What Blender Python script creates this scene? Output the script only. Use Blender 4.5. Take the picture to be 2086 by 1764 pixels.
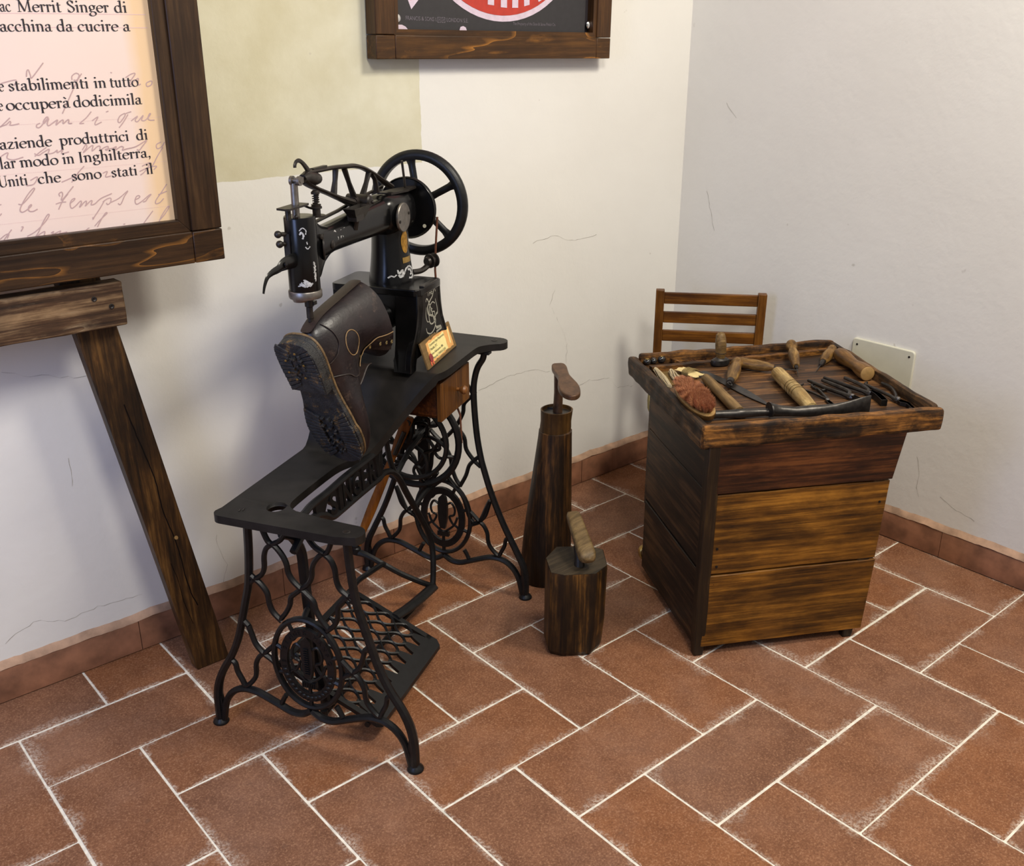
import bpy, bmesh, math, random
from mathutils import Vector, Matrix, noise
from math import sin, cos, pi, radians, sqrt, atan2

# ---------------------------------------------------------------- scene, camera, light
for o in list(bpy.data.objects):
    bpy.data.objects.remove(o)
scn = bpy.context.scene
COL = scn.collection
random.seed(7)

def setup_view():
    cam = bpy.data.cameras.new('camera')
    cam.sensor_width = 36.0
    cam.lens = 36.0 * 2040.4 / 2086.0
    cam.clip_start = 0.02
    ob = bpy.data.objects.new('camera', cam)
    COL.objects.link(ob)
    pitch, yaw = 0.3851, 0.7080
    f = Vector((cos(pitch) * sin(yaw), cos(pitch) * cos(yaw), -sin(pitch)))
    r = Vector((cos(yaw), -sin(yaw), 0))
    u = r.cross(f)
    m = Matrix((r, u, -f)).transposed().to_4x4()
    m.translation = Vector((-1.21608, -1.20159, 1.356408))
    ob.matrix_world = m
    scn.camera = ob
    vs = scn.view_settings
    vs.view_transform = 'Standard'
    vs.look = 'None'
    vs.gamma = 1.0
    vs.use_curve_mapping = False
    vs.exposure = 0.0

def setup_light():
    w = bpy.data.worlds.new('world')
    w.use_nodes = True
    bg = w.node_tree.nodes['Background']
    bg.inputs[0].default_value = (1.0, 0.97, 0.93, 1)
    bg.inputs[1].default_value = 0.30
    scn.world = w
    def area(name, loc, target, sx, sy, power, color):
        l = bpy.data.lights.new(name, 'AREA')
        l.shape = 'RECTANGLE'
        l.size = sx
        l.size_y = sy
        l.energy = power
        l.color = color
        o = bpy.data.objects.new(name, l)
        COL.objects.link(o)
        o.location = loc
        d = Vector(target) - Vector(loc)
        o.rotation_euler = d.to_track_quat('-Z', 'Y').to_euler()
        return o
    # ceiling lamps of the room, in front of the corner
    area('ceiling_lamp', (0.75, -1.0, 2.75), (0.35, 0.5, 0.4), 0.5, 0.35, 42, (1.0, 0.93, 0.80))
    area('ceiling_lamp', (-0.7, -1.6, 2.8), (0.1, 0.3, 0.4), 0.6, 0.5, 40, (1.0, 0.95, 0.86))
    # daylight through a window to the left
    area('window_daylight', (-1.75, -0.10, 1.35), (-0.1, 0.70, 0.75), 0.5, 1.0, 14, (0.40, 0.54, 1.0))

setup_view()
setup_light()

# ---------------------------------------------------------------- helpers
def frame2(origin, ang):
    """matrix of a local frame turned by ang about z"""
    m = Matrix.Rotation(ang, 4, 'Z')
    m.translation = Vector(origin)
    return m

def catmull(pts, k=4, closed=False):
    P = [Vector(p) for p in pts]
    n = len(P)
    if n < 3 or k <= 1:
        return P
    out = []
    rng = range(n) if closed else range(n - 1)
    for i in rng:
        if closed:
            p0, p1, p2, p3 = P[(i - 1) % n], P[i], P[(i + 1) % n], P[(i + 2) % n]
        else:
            p1, p2 = P[i], P[i + 1]
            p0 = P[i - 1] if i > 0 else p1 * 2 - p2
            p3 = P[i + 2] if i + 2 < n else p2 * 2 - p1
        for j in range(k):
            t = j / k
            t2, t3 = t * t, t * t * t
            out.append(0.5 * ((2 * p1) + (p2 - p0) * t + (2 * p0 - 5 * p1 + 4 * p2 - p3) * t2 + (3 * p1 - p0 - 3 * p2 + p3) * t3))
    if not closed:
        out.append(P[-1])
    return out

class MB:
    def __init__(self):
        self.v = []
        self.f = []
    def add(self, vs, fs):
        o = len(self.v)
        self.v += [Vector(v) for v in vs]
        self.f += [tuple(i + o for i in f) for f in fs]
        return self
    def box(self, c, s, rot=None):
        c = Vector(c)
        h = [x / 2 for x in s]
        vs = [Vector((x * h[0], y * h[1], z * h[2])) for x in (-1, 1) for y in (-1, 1) for z in (-1, 1)]
        if rot is not None:
            vs = [rot @ v for v in vs]
        return self.add([v + c for v in vs], [(0, 1, 3, 2), (4, 6, 7, 5), (0, 4, 5, 1), (2, 3, 7, 6), (0, 2, 6, 4), (1, 5, 7, 3)])
    def box2(self, a, b):
        a, b = Vector(a), Vector(b)
        return self.box((a + b) / 2, [abs(x) for x in (b - a)])
    def ring_faces(self, rings, closed=False, caps=True):
        n = len(rings[0])
        vs = [v for r in rings for v in r]
        fs = []
        m = len(rings)
        for i in range(m if closed else m - 1):
            a, b = i * n, ((i + 1) % m) * n
            for j in range(n):
                k = (j + 1) % n
                fs.append((a + j, a + k, b + k, b + j))
        if caps and not closed:
            fs.append(tuple(range(n))[::-1])
            fs.append(tuple((m - 1) * n + j for j in range(n)))
        return self.add(vs, fs)
    def tube(self, pts, r, n=8, closed=False, caps=True, k=1, up=None, ry=1.0):
        """round (or, with ry, flattened) bar along a path; r a number or one per point; up fixes the flat direction"""
        P0 = [Vector(p) for p in pts]
        R0 = list(r) if isinstance(r, (list, tuple)) else [r] * len(P0)
        P = catmull(P0, k, closed) if k > 1 else P0
        if k > 1:
            R = []
            m = len(P0)
            for i in range(len(P)):
                t = i / k
                a = min(int(t), m - 1)
                b = (a + 1) % m if closed else min(a + 1, m - 1)
                R.append(R0[a] * (1 - (t - int(t))) + R0[b] * (t - int(t)))
        else:
            R = R0
        m = len(P)
        rings = []
        prev = None
        for i in range(m):
            if closed:
                t = P[(i + 1) % m] - P[i - 1]
            else:
                t = P[min(i + 1, m - 1)] - P[max(i - 1, 0)]
            if t.length < 1e-9:
                t = Vector((0, 0, 1))
            t.normalize()
            if up is not None:
                a = Vector(up)
                a = a - t * a.dot(t)
                if a.length < 1e-6:
                    a = t.orthogonal()
            elif prev is None:
                a = t.orthogonal()
            else:
                a = prev - t * prev.dot(t)
                if a.length < 1e-6:
                    a = t.orthogonal()
            a.normalize()
            prev = a
            b = t.cross(a)
            rings.append([P[i] + (a * cos(2 * pi * j / n) * ry + b * sin(2 * pi * j / n)) * R[i] for j in range(n)])
        return self.ring_faces(rings, closed, caps)
    def lathe(self, prof, o=(0, 0, 0), axis=(0, 0, 1), n=24, caps=True):
        o = Vector(o)
        ax = Vector(axis).normalized()
        a = ax.orthogonal().normalized()
        b = ax.cross(a)
        rings = [[o + ax * h + (a * cos(2 * pi * j / n) + b * sin(2 * pi * j / n)) * max(r, 1e-5) for j in range(n)] for r, h in prof]
        return self.ring_faces(rings, False, caps)
    def prism(self, poly, fn, w0, w1):
        """extrude a 2D outline; fn(u, v, w) gives the 3D point"""
        n = len(poly)
        vs = [fn(u, v, w0) for u, v in poly] + [fn(u, v, w1) for u, v in poly]
        fs = [tuple(range(n))[::-1], tuple(range(n, 2 * n))]
        for i in range(n):
            j = (i + 1) % n
            fs.append((i, j, n + j, n + i))
        return self.add(vs, fs)
    def sphere(self, c, r, n=16, m=10):
        c = Vector(c)
        r = r if isinstance(r, (tuple, list)) else (r, r, r)
        rings = []
        for i in range(m + 1):
            th = pi * i / m
            rr = max(sin(th), 1e-4)
            rings.append([c + Vector((r[0] * rr * cos(2 * pi * j / n), r[1] * rr * sin(2 * pi * j / n), -r[2] * cos(th))) for j in range(n)])
        return self.ring_faces(rings)
    def xf(self, m):
        self.v = [m @ v for v in self.v]
        return self
    def build(self, name, mat, parent=None, sharp=38, bevel=0.0, sub=0, seg=2, kind=None, label=None):
        me = bpy.data.meshes.new(name)
        me.from_pydata([tuple(v) for v in self.v], [], self.f)
        bm = bmesh.new()
        bm.from_mesh(me)
        bmesh.ops.recalc_face_normals(bm, faces=bm.faces)
        bm.to_mesh(me)
        bm.free()
        me.materials.append(mat)
        me.polygons.foreach_set('use_smooth', [True] * len(me.polygons))
        me.set_sharp_from_angle(angle=radians(sharp))
        o = bpy.data.objects.new(name, me)
        COL.objects.link(o)
        if parent is not None:
            o.parent = parent
        if bevel:
            b = o.modifiers.new('bevel', 'BEVEL')
            b.width = bevel
            b.segments = seg
            b.limit_method = 'ANGLE'
            b.angle_limit = radians(35)
        if sub:
            s = o.modifiers.new('sub', 'SUBSURF')
            s.levels = sub
            s.render_levels = sub
        if kind:
            o['kind'] = kind
        if label:
            o['label'] = label
        return o

def tag(o, label, cat, group=None):
    o['label'] = label
    o['category'] = cat
    if group:
        o['group'] = group
    return o

def thing(name, label, cat, loc=(0, 0, 0), rz=0.0, group=None):
    o = bpy.data.objects.new(name, None)
    o.empty_display_size = 0.05
    COL.objects.link(o)
    o.location = loc
    o.rotation_euler = (0, 0, rz)
    return tag(o, label, cat, group)

def tri_grid_board(poly, step, axis=0):
    """fill an outline and slice it so it can be bent; returns bmesh of the flat sheet"""
    bm = bmesh.new()
    vs = [bm.verts.new((u, v, 0)) for u, v in poly]
    bm.faces.new(vs)
    lo = min(p[axis] for p in poly)
    hi = max(p[axis] for p in poly)
    x = lo + step
    while x < hi - 1e-4:
        co = [0, 0, 0]
        no = [0, 0, 0]
        co[axis] = x
        no[axis] = 1
        bmesh.ops.bisect_plane(bm, geom=bm.verts[:] + bm.edges[:] + bm.faces[:], dist=1e-6, plane_co=co, plane_no=no)
        x += step
    return bm

def rough_box(mb, c, s, seg=(8, 3, 3), amp=0.002, freq=30.0, rot=None, seed=0.0):
    """a hewn board: box surface cut into small quads and pushed about by noise"""
    c = Vector(c)
    idx = {}
    vs, fs = [], []
    nx, ny, nz = seg
    def vid(i, j, k):
        key = (i, j, k)
        if key not in idx:
            p = Vector(((i / nx - .5) * s[0], (j / ny - .5) * s[1], (k / nz - .5) * s[2]))
            q = p + c
            d = Vector((noise.noise(q * freq + Vector((seed, 0, 0))), noise.noise(q * freq + Vector((0, seed + 9, 0))), noise.noise(q * freq + Vector((0, 0, seed + 5)))))
            p = p + d * amp
            if rot is not None:
                p = rot @ p
            idx[key] = len(vs)
            vs.append(p + c)
        return idx[key]
    for i in range(nx):
        for j in range(ny):
            fs.append((vid(i, j, 0), vid(i, j + 1, 0), vid(i + 1, j + 1, 0), vid(i + 1, j, 0)))
            fs.append((vid(i, j, nz), vid(i + 1, j, nz), vid(i + 1, j + 1, nz), vid(i, j + 1, nz)))
    for i in range(nx):
        for k in range(nz):
            fs.append((vid(i, 0, k), vid(i + 1, 0, k), vid(i + 1, 0, k + 1), vid(i, 0, k + 1)))
            fs.append((vid(i, ny, k), vid(i, ny, k + 1), vid(i + 1, ny, k + 1), vid(i + 1, ny, k)))
    for j in range(ny):
        for k in range(nz):
            fs.append((vid(0, j, k), vid(0, j, k + 1), vid(0, j + 1, k + 1), vid(0, j + 1, k)))
            fs.append((vid(nx, j, k), vid(nx, j + 1, k), vid(nx, j + 1, k + 1), vid(nx, j, k + 1)))
    mb.add(vs, fs)
    return mb

def text_polys(s, size, bold=0.0):
    cu = bpy.data.curves.new('t', 'FONT')
    cu.body = s
    cu.size = size
    cu.offset = bold
    cu.resolution_u = 3
    cu.fill_mode = 'FRONT'
    ob = bpy.data.objects.new('t', cu)
    me = bpy.data.meshes.new_from_object(ob)
    vs = [v.co.copy() for v in me.vertices]
    fs = [tuple(p.vertices) for p in me.polygons]
    es = {}
    for f in fs:
        for a, b in zip(f, f[1:] + f[:1]):
            es[(a, b)] = 1
    border = [(a, b) for (a, b) in es if (b, a) not in es]
    bpy.data.objects.remove(ob)
    bpy.data.curves.remove(cu)
    bpy.data.meshes.remove(me)
    return vs, fs, border

def add_text(mb, s, size, fn, depth=0.0, bold=0.0):
    """letters from the built in font; fn(x, y, w) places them; depth > 0 gives them thickness"""
    vs, fs, border = text_polys(s, size, bold)
    if not vs:
        return mb
    top = [fn(v.x, v.y, depth) for v in vs]
    n = len(top)
    if depth:
        bot = [fn(v.x, v.y, 0.0) for v in vs]
        mb.add(top + bot, fs + [tuple(i + n for i in f[::-1]) for f in fs] + [(a, b, b + n, a + n) for a, b in border])
    else:
        mb.add(top, fs)
    return mb

# ---------------------------------------------------------------- materials
def new_mat(name):
    m = bpy.data.materials.new(name)
    m.use_nodes = True
    nt = m.node_tree
    nt.nodes.clear()
    out = nt.nodes.new('ShaderNodeOutputMaterial')
    bs = nt.nodes.new('ShaderNodeBsdfPrincipled')
    nt.links.new(bs.outputs[0], out.inputs[0])
    return m, nt, bs

class NT:
    def __init__(self, nt):
        self.nt = nt
    def n(self, t, **kw):
        x = self.nt.nodes.new(t)
        for k, v in kw.items():
            setattr(x, k, v)
        return x
    def l(self, a, b):
        self.nt.links.new(a, b)
    def coord(self, kind='Object', scale=(1, 1, 1), rot=(0, 0, 0)):
        tc = self.n('ShaderNodeTexCoord')
        mp = self.n('ShaderNodeMapping')
        mp.inputs['Scale'].default_value = scale
        mp.inputs['Rotation'].default_value = rot
        self.l(tc.outputs[kind], mp.inputs[0])
        return mp.outputs[0]
    def noise(self, vec, scale, detail=4, rough=0.55, dist=0.0):
        x = self.n('ShaderNodeTexNoise')
        x.inputs['Scale'].default_value = scale
        x.inputs['Detail'].default_value = detail
        x.inputs['Roughness'].default_value = rough
        x.inputs['Distortion'].default_value = dist
        if vec is not None:
            self.l(vec, x.inputs['Vector'])
        return x.outputs[0]
    def ramp(self, fac, stops):
        x = self.n('ShaderNodeValToRGB')
        e = x.color_ramp.elements
        while len(e) < len(stops):
            e.new(0.5)
        for i, (p, c) in enumerate(stops):
            e[i].position = p
            e[i].color = (c, c, c, 1) if isinstance(c, (int, float)) else (*c, 1)
        self.l(fac, x.inputs[0])
        return x.outputs[0]
    def mix(self, fac, a, b, blend='MIX'):
        x = self.n('ShaderNodeMix', data_type='RGBA', blend_type=blend)
        for sock, val in ((x.inputs[0], fac), (x.inputs[6], a), (x.inputs[7], b)):
            if isinstance(val, (int, float)):
                sock.default_value = val
            elif isinstance(val, tuple):
                sock.default_value = (*val, 1)
            else:
                self.l(val, sock)
        return x.outputs[2]
    def math(self, op, a, b=None, clamp=False):
        x = self.n('ShaderNodeMath', operation=op, use_clamp=clamp)
        for i, val in enumerate((a, b)):
            if val is None:
                continue
            if isinstance(val, (int, float)):
                x.inputs[i].default_value = val
            else:
                self.l(val, x.inputs[i])
        return x.outputs[0]
    def bump(self, h, strength, dist, bs):
        x = self.n('ShaderNodeBump')
        x.inputs['Strength'].default_value = strength
        x.inputs['Distance'].default_value = dist
        self.l(h, x.inputs['Height'])
        self.l(x.outputs[0], bs.inputs['Normal'])

def s2l(*c):
    return tuple(((x / 255) / 12.92 if x / 255 <= 0.04045 else ((x / 255 + 0.055) / 1.055) ** 2.4) for x in c)

def mat_plain(name, col, rough=0.5, metal=0.0, var=0.25, scale=40, bump=0.1, spec=0.5):
    m, nt, bs = new_mat(name)
    t = NT(nt)
    co = t.coord()
    nz = t.noise(co, scale, 5)
    dark = tuple(c * (1 - var) for c in col)
    lite = tuple(min(1, c * (1 + var)) for c in col)
    t.l(t.ramp(nz, [(0.3, dark), (0.7, lite)]), bs.inputs['Base Color'])
    bs.inputs['Roughness'].default_value = rough
    bs.inputs['Metallic'].default_value = metal
    bs.inputs['Specular IOR Level'].default_value = spec
    if bump:
        t.bump(t.noise(co, scale * 3, 3), bump, 0.001, bs)
    return m

def mat_wood(name, dark, mid, lite, axis=0, rough=0.55, fine=90, stain=0.0, stain_col=(0.01, 0.007, 0.004), contrast=0.12, ring=6.0, bump=0.25, stain_scale=9.0, bias=0.5, veins=0.0, vein_col=None, blot=0.4):
    """fine streaks and soft bands along one local axis, dark smudges, and on request thin bright growth lines"""
    m, nt, bs = new_mat(name)
    t = NT(nt)
    def st(k):
        return t.coord('Object', tuple(k if i == axis else 1.0 for i in range(3)))
    c1, c2, c3 = st(0.035), st(0.10), st(0.45)
    g1 = t.noise(c1, fine * 1.6, 6, 0.72)
    g2 = t.noise(c2, ring * 4.5, 4, 0.6, 0.4)
    g3 = t.noise(c3, stain_scale * 1.3, 6, 0.66)
    v = t.math('ADD', t.math('MULTIPLY', g1, 0.46), t.math('ADD', t.math('MULTIPLY', g2, 0.30), t.math('MULTIPLY', g3, 0.24)))
    colr = t.ramp(v, [(bias - contrast, dark), (bias, mid), (bias + contrast, lite)])
    if veins:
        q = t.math('FRACT', t.math('MULTIPLY', t.noise(st(0.16), ring * 1.7, 3, 0.6, 0.5), 9.0))
        line = t.ramp(q, [(0.0, 1.0), (0.04, 0.6), (0.22, 0.0)])
        line = t.math('MULTIPLY', t.math('MULTIPLY', line, t.ramp(g3, [(0.46, 0.0), (0.60, 1.0)])), veins)
        colr = t.mix(line, colr, vein_col or lite)
    if stain:
        sm = t.noise(t.coord('Object', tuple(blot if i == axis else 1.0 for i in range(3)), (0.3, 0.2, 0.1)), stain_scale, 6, 0.66, 0.3)
        msk = t.math('MULTIPLY', t.ramp(sm, [(0.43, 0.0), (0.58, stain)]), t.ramp(g1, [(0.3, 1.0), (0.7, 0.7)]))
        colr = t.mix(msk, colr, stain_col)
    t.l(colr, bs.inputs['Base Color'])
    bs.inputs['Roughness'].default_value = rough
    bs.inputs['Specular IOR Level'].default_value = 0.3
    t.bump(t.math('ADD', g1, t.math('MULTIPLY', g2, 0.4)), bump, 0.0018, bs)
    return m

M = {}
M['iron'] = mat_plain('cast_iron_black', (0.0062, 0.0060, 0.0064), 0.40, 0.0, 0.4, 60, 0.18, 0.34)
M['iron_japan'] = mat_plain('black_japan_enamel', (0.0038, 0.0037, 0.0040), 0.22, 0.0, 0.3, 30, 0.05, 0.34)
M['iron_worn'] = mat_plain('worn_dark_iron', (0.020, 0.0155, 0.0130), 0.40, 0.35, 0.4, 80, 0.2)
M['steel'] = mat_plain('dull_steel', (0.22, 0.20, 0.18), 0.38, 0.85, 0.25, 70, 0.1)
M['tool_steel'] = mat_plain('dark_tool_steel', (0.050, 0.045, 0.041), 0.36, 0.75, 0.4, 60, 0.2)
M['rusty_steel'] = mat_plain('rusty_steel', (0.075, 0.040, 0.022), 0.5, 0.55, 0.5, 60, 0.3)
M['brass'] = mat_plain('old_brass', (0.36, 0.23, 0.07), 0.36, 0.8, 0.35, 60, 0.1)
M['gilt'] = mat_plain('gilt_transfer', (0.33, 0.17, 0.025), 0.38, 0.4, 0.5, 160, 0.1)
M['silver'] = mat_plain('silver_transfer', (0.36, 0.35, 0.29), 0.5, 0.1, 0.25, 120, 0.05)
M['wornpaint'] = mat_plain('worn_silver_transfer', (0.42, 0.42, 0.42), 0.5, 0.1, 0.5, 260, 0.05)
# ---------------------------------------------------------------- the room
WY, WX = 0.870, 1.254            # faces of the skirting on the two walls
TS = 0.18                        # half a floor tile

def mat_plaster(name, patch):
    m, nt, bs = new_mat(name)
    t = NT(nt)
    co = t.coord()
    big = t.noise(co, 1.6, 4, 0.6)
    fine = t.noise(co, 45, 5, 0.6)
    base = t.ramp(big, [(0.3, (0.715, 0.69, 0.64)), (0.7, (0.765, 0.742, 0.695))])
    if patch:
        # an older coat of yellowish paint left on the upper part of the wall
        sx = t.n('ShaderNodeSeparateXYZ')
        t.l(t.n('ShaderNodeTexCoord').outputs['Object'], sx.inputs[0])
        wob = t.math('MULTIPLY', t.math('SUBTRACT', t.noise(co, 30, 3), 0.5), 0.008)
        inx = t.math('LESS_THAN', t.math('ADD', sx.outputs[0], wob), 0.273)
        inz = t.math('GREATER_THAN', t.math('ADD', sx.outputs[2], wob), 1.0455)
        msk = t.math('MULTIPLY', inx, inz)
        yel = t.ramp(t.noise(co, 5, 5, 0.6), [(0.35, (0.56, 0.515, 0.36)), (0.65, (0.66, 0.625, 0.48))])
        base = t.mix(msk, base, yel)
    spots = t.ramp(t.noise(co, 26, 2, 0.4), [(0.765, 0.0), (0.79, 0.5)])
    base = t.mix(spots, base, (0.42, 0.38, 0.32))
    t.l(base, bs.inputs['Base Color'])
    bs.inputs['Roughness'].default_value = 0.8
    bs.inputs['Specular IOR Level'].default_value = 0.2
    h = t.math('ADD', t.math('MULTIPLY', fine, 0.5), t.noise(co, 9, 4))
    t.bump(h, 0.22, 0.006, bs)
    return m

def mat_cotto():
    m, nt, bs = new_mat('terracotta_tile')
    t = NT(nt)
    uv = t.n('ShaderNodeUVMap')
    uv.uv_map = 'tile'
    sp = t.n('ShaderNodeSeparateXYZ')
    t.l(uv.outputs[0], sp.inputs[0])
    du = t.math('MINIMUM', sp.outputs[0], t.math('SUBTRACT', 2 * TS, sp.outputs[0]))
    dv = t.math('MINIMUM', sp.outputs[1], t.math('SUBTRACT', TS, sp.outputs[1]))
    edge = t.math('MINIMUM', du, dv)
    at = t.n('ShaderNodeAttribute')
    at.attribute_name = 'shade'
    co = t.coord()
    mott = t.noise(co, 14, 5, 0.6)
    grit = t.noise(co, 260, 4, 0.8)
    c1 = t.ramp(mott, [(0.3, (0.170, 0.064, 0.027)), (0.72, (0.262, 0.108, 0.048))])
    rnd = t.n('ShaderNodeHueSaturation')
    t.l(c1, rnd.inputs['Color'])
    t.l(t.math('ADD', 0.88, t.math('MULTIPLY', at.outputs['Fac'], 0.20)), rnd.inputs['Value'])
    t.l(t.math('ADD', 0.92, t.math('MULTIPLY', at.outputs['Fac'], 0.14)), rnd.inputs['Saturation'])
    c2 = t.mix(t.ramp(grit, [(0.52, 0.0), (0.66, 0.62)]), rnd.outputs[0], (0.46, 0.25, 0.14))
    c2 = t.mix(t.ramp(grit, [(0.34, 0.6), (0.47, 0.0)]), c2, (0.075, 0.028, 0.013))
    # dark spots and the white lime bloom along the joints
    c3 = t.mix(t.ramp(t.noise(co, 22, 3, 0.5), [(0.70, 0.0), (0.80, 0.55)]), c2, (0.085, 0.045, 0.028))
    bloom = t.math('ADD', t.math('MULTIPLY', t.noise(co, 5.0, 4, 0.7), 0.150), -0.064)
    bl = t.math('SUBTRACT', 1.0, t.math('DIVIDE', edge, t.math('MAXIMUM', bloom, 0.0015)), True)
    bl = t.math('MULTIPLY', bl, t.ramp(t.noise(co, 190, 5, 0.8), [(0.46, 0.05), (0.58, 1.0)]))
    c4 = t.mix(t.math('MULTIPLY', bl, 0.85), c3, (0.66, 0.55, 0.45))
    dust = t.ramp(t.noise(co, 2.6, 5, 0.65), [(0.48, 0.0), (0.74, 0.25)])
    c4 = t.mix(dust, c4, (0.36, 0.22, 0.16))
    t.l(c4, bs.inputs['Base Color'])
    bs.inputs['Roughness'].default_value = 0.62
    bs.inputs['Specular IOR Level'].default_value = 0.3
    t.bump(t.math('ADD', grit, t.math('MULTIPLY', mott, 2.0)), 0.25, 0.0012, bs)
    return m

M['wall_l'] = mat_plaster('plaster_left', True)
M['wall_r'] = mat_plaster('plaster_right', False)
M['cotto'] = mat_cotto()
M['grout'] = mat_plain('lime_grout', (0.78, 0.72, 0.61), 0.85, 0, 0.2, 60, 0.4)
M['skirt'] = mat_plain('terracotta_skirting', (0.225, 0.098, 0.052), 0.6, 0, 0.4, 16, 0.3, 0.3)
M['skirt_top'] = mat_plain('skirting_ledge', (0.46, 0.29, 0.19), 0.7, 0, 0.35, 20, 0.3, 0.3)
M['crack'] = mat_plain('hairline_crack', (0.30, 0.27, 0.23), 0.9, 0, 0.3, 80, 0)
M['white_plastic'] = mat_plain('cream_plastic', (0.62, 0.60, 0.48), 0.45, 0, 0.05, 20, 0.05)

def build_room():
    th = 0.12
    mb = MB()
    mb.box2((-3.2, WY + 0.010, -0.05), (WX + 0.010 + th, WY + 0.010 + th, 3.0))
    wl = mb.build('wall_left', M['wall_l'], kind='structure')
    mb = MB()
    mb.box2((WX + 0.010, -3.2, -0.05), (WX + 0.010 + th, WY + 0.010, 3.0))
    wr = mb.build('wall_right', M['wall_r'], kind='structure')
    # floor: a bed of grout with the herringbone tiles standing a hair above it
    v, f, mats, uvs, shade = [], [], [], [], []
    x0, x1, y0, y1 = -2.4, WX + 0.02, -2.4, WY + 0.02
    def face(pts, mi, uv, sh):
        b = len(v)
        v.extend(pts)
        f.append(tuple(range(b, b + len(pts))))
        mats.append(mi)
        uvs.append(uv)
        shade.append(sh)
    face([(-3.2, -3.2, 0), (x1, -3.2, 0), (x1, y1, 0), (-3.2, y1, 0)], 0, [(1, 1)] * 4, 0.5)
    g, hh = 0.0026, 0.0012
    rnd = random.Random(3)
    for i in range(-14, 9):
        for j in range(-6, 15):
            d = (i - j) % 4
            if d == 3:
                hor = True
            elif d == 2:
                hor = False
            else:
                continue
            if hor:
                ax, bx_, ay, by_ = i, i + 2, j, j + 1
            else:
                ax, bx_, ay, by_ = i, i + 1, j, j + 2
            X0, X1 = ax * TS + g, bx_ * TS - g
            Y1, Y0 = -ay * TS - g, -by_ * TS + g
            if X0 > x1 or X1 < x0 or Y0 > y1 or Y1 < y0:
                continue
            jx, jy = rnd.uniform(-.0012, .0012), rnd.uniform(-.0012, .0012)
            X0, X1, Y0, Y1 = X0 + jx, X1 + jx, Y0 + jy, Y1 + jy
            X1c, Y1c = min(X1, x1), min(Y1, y1)
            sh = rnd.random()
            c = 0.002
            ol = [(X0 + c, Y0), (X1c - c, Y0), (X1c, Y0 + c), (X1c, Y1c - c), (X1c - c, Y1c), (X0 + c, Y1c), (X0, Y1c - c), (X0, Y0 + c)]
            if hor:
                uv = [(x - X0, y - Y0) for x, y in ol]
            else:
                uv = [(y - Y0, x - X0) for x, y in ol]
            face([(x, y, hh) for x, y in ol], 1, uv, sh)
            n = len(ol)
            for a in range(n):
                b = (a + 1) % n
                (xa, ya), (xb, yb) = ol[a], ol[b]
                face([(xa, ya, 0), (xb, yb, 0), (xb, yb, hh), (xa, ya, hh)], 1, [uv[a], uv[b], uv[b], uv[a]], sh)
    me = bpy.data.meshes.new('floor')
    me.from_pydata(v, [], f)
    me.materials.append(M['grout'])
    me.materials.append(M['cotto'])
    me.polygons.foreach_set('material_index', mats)
    ul = me.uv_layers.new(name='tile')
    at = me.attributes.new('shade', 'FLOAT', 'FACE')
    at.data.foreach_set('value', shade)
    k = 0
    for u in uvs:
        for p in u:
            ul.data[k].uv = p
            k += 1
    fl = bpy.data.objects.new('floor', me)
    COL.objects.link(fl)
    fl['kind'] = 'structure'
    # terracotta skirting tiles, each a little uneven, with a plastered ledge on top
    def skirting(name, p0, p1, nrm, joints):
        p0, p1, nrm = Vector(p0), Vector(p1), Vector(nrm)
        d = (p1 - p0)
        L = d.length
        d.normalize()
        mb = MB()
        cuts = [0.0] + joints + [L]
        r = random.Random(len(joints))
        for a, b in zip(cuts[:-1], cuts[1:]):
            q0, q1 = p0 + d * (a + .0008), p0 + d * (b - .0008)
            o = r.uniform(-.0006, .0006)
            hz = 0.083 + r.uniform(-.002, .002)
            prof = [(-0.012, 0.004), (0.0, 0.004), (0.0, hz - .004), (-.003, hz), (-0.012, hz + 0.001)]
            ring = [[q + nrm * (u + o) + Vector((0, 0, w)) for u, w in prof] for q in (q0, q1)]
            mb.ring_faces(ring)
        ob = mb.build(name, M['skirt'], kind='structure')
        # ragged bead of plaster
        mb = MB()
        n = int(L / 0.012)
        top, bot = [], []
        rings = []
        for i in range(n + 1):
            q = p0 + d * (L * i / n)
            w = noise.noise(q * 14) * 0.005 + noise.noise(q * 70) * 0.0022
            rings.append([q + nrm * (-0.012) + Vector((0, 0, 0.080)), q + nrm * (0.0005 + w * .3) + Vector((0, 0, 0.0815 + w)),
                          q + nrm * (-0.002) + Vector((0, 0, 0.0885 + w * .6)), q + nrm * (-0.012) + Vector((0, 0, 0.1005 + w))])
        mb.ring_faces(rings)
        mb.build('ledge', M['skirt_top'], ob)
        return ob
    skirting('baseboard_left', (-3.2, WY, 0), (WX, WY, 0), (0, -1, 0), [0.5, 0.86, 1.2, 1.56, 1.92, 2.28, 2.618, 2.99, 3.33, 3.69, 4.05, 4.19])
    skirting('baseboard_right', (WX, WY, 0), (WX, -3.2, 0), (-1, 0, 0), [0.34, 0.70, 0.99, 1.35, 1.71, 2.07, 2.43, 2.8])
    # hairline cracks in the plaster
    def crack(parent, pts, fn, w=0.0007):
        mb = MB()
        P = []
        r = random.Random(int(abs(pts[0][0]) * 1000))
        for (a, b) in zip(pts[:-1], pts[1:]):
            n = max(2, int((Vector(b) - Vector(a)).length / 0.012))
            for i in range(n):
                q = Vector(a).lerp(Vector(b), i / n)
                P.append((q.x + r.uniform(-.0028, .0028), q.y + r.uniform(-.0028, .0028)))
        P.append(tuple(pts[-1]))
        vs, fs = [], []
        for i, (u, z) in enumerate(P):
            ww = w * r.uniform(.4, 1.3)
            vs += [fn(u - ww * .5, z + ww * .5), fn(u + ww * .5, z - ww * .5)]
            if i:
                a = 2 * i
                fs.append((a - 2, a - 1, a + 1, a))
        mb.add(vs, fs)
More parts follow.
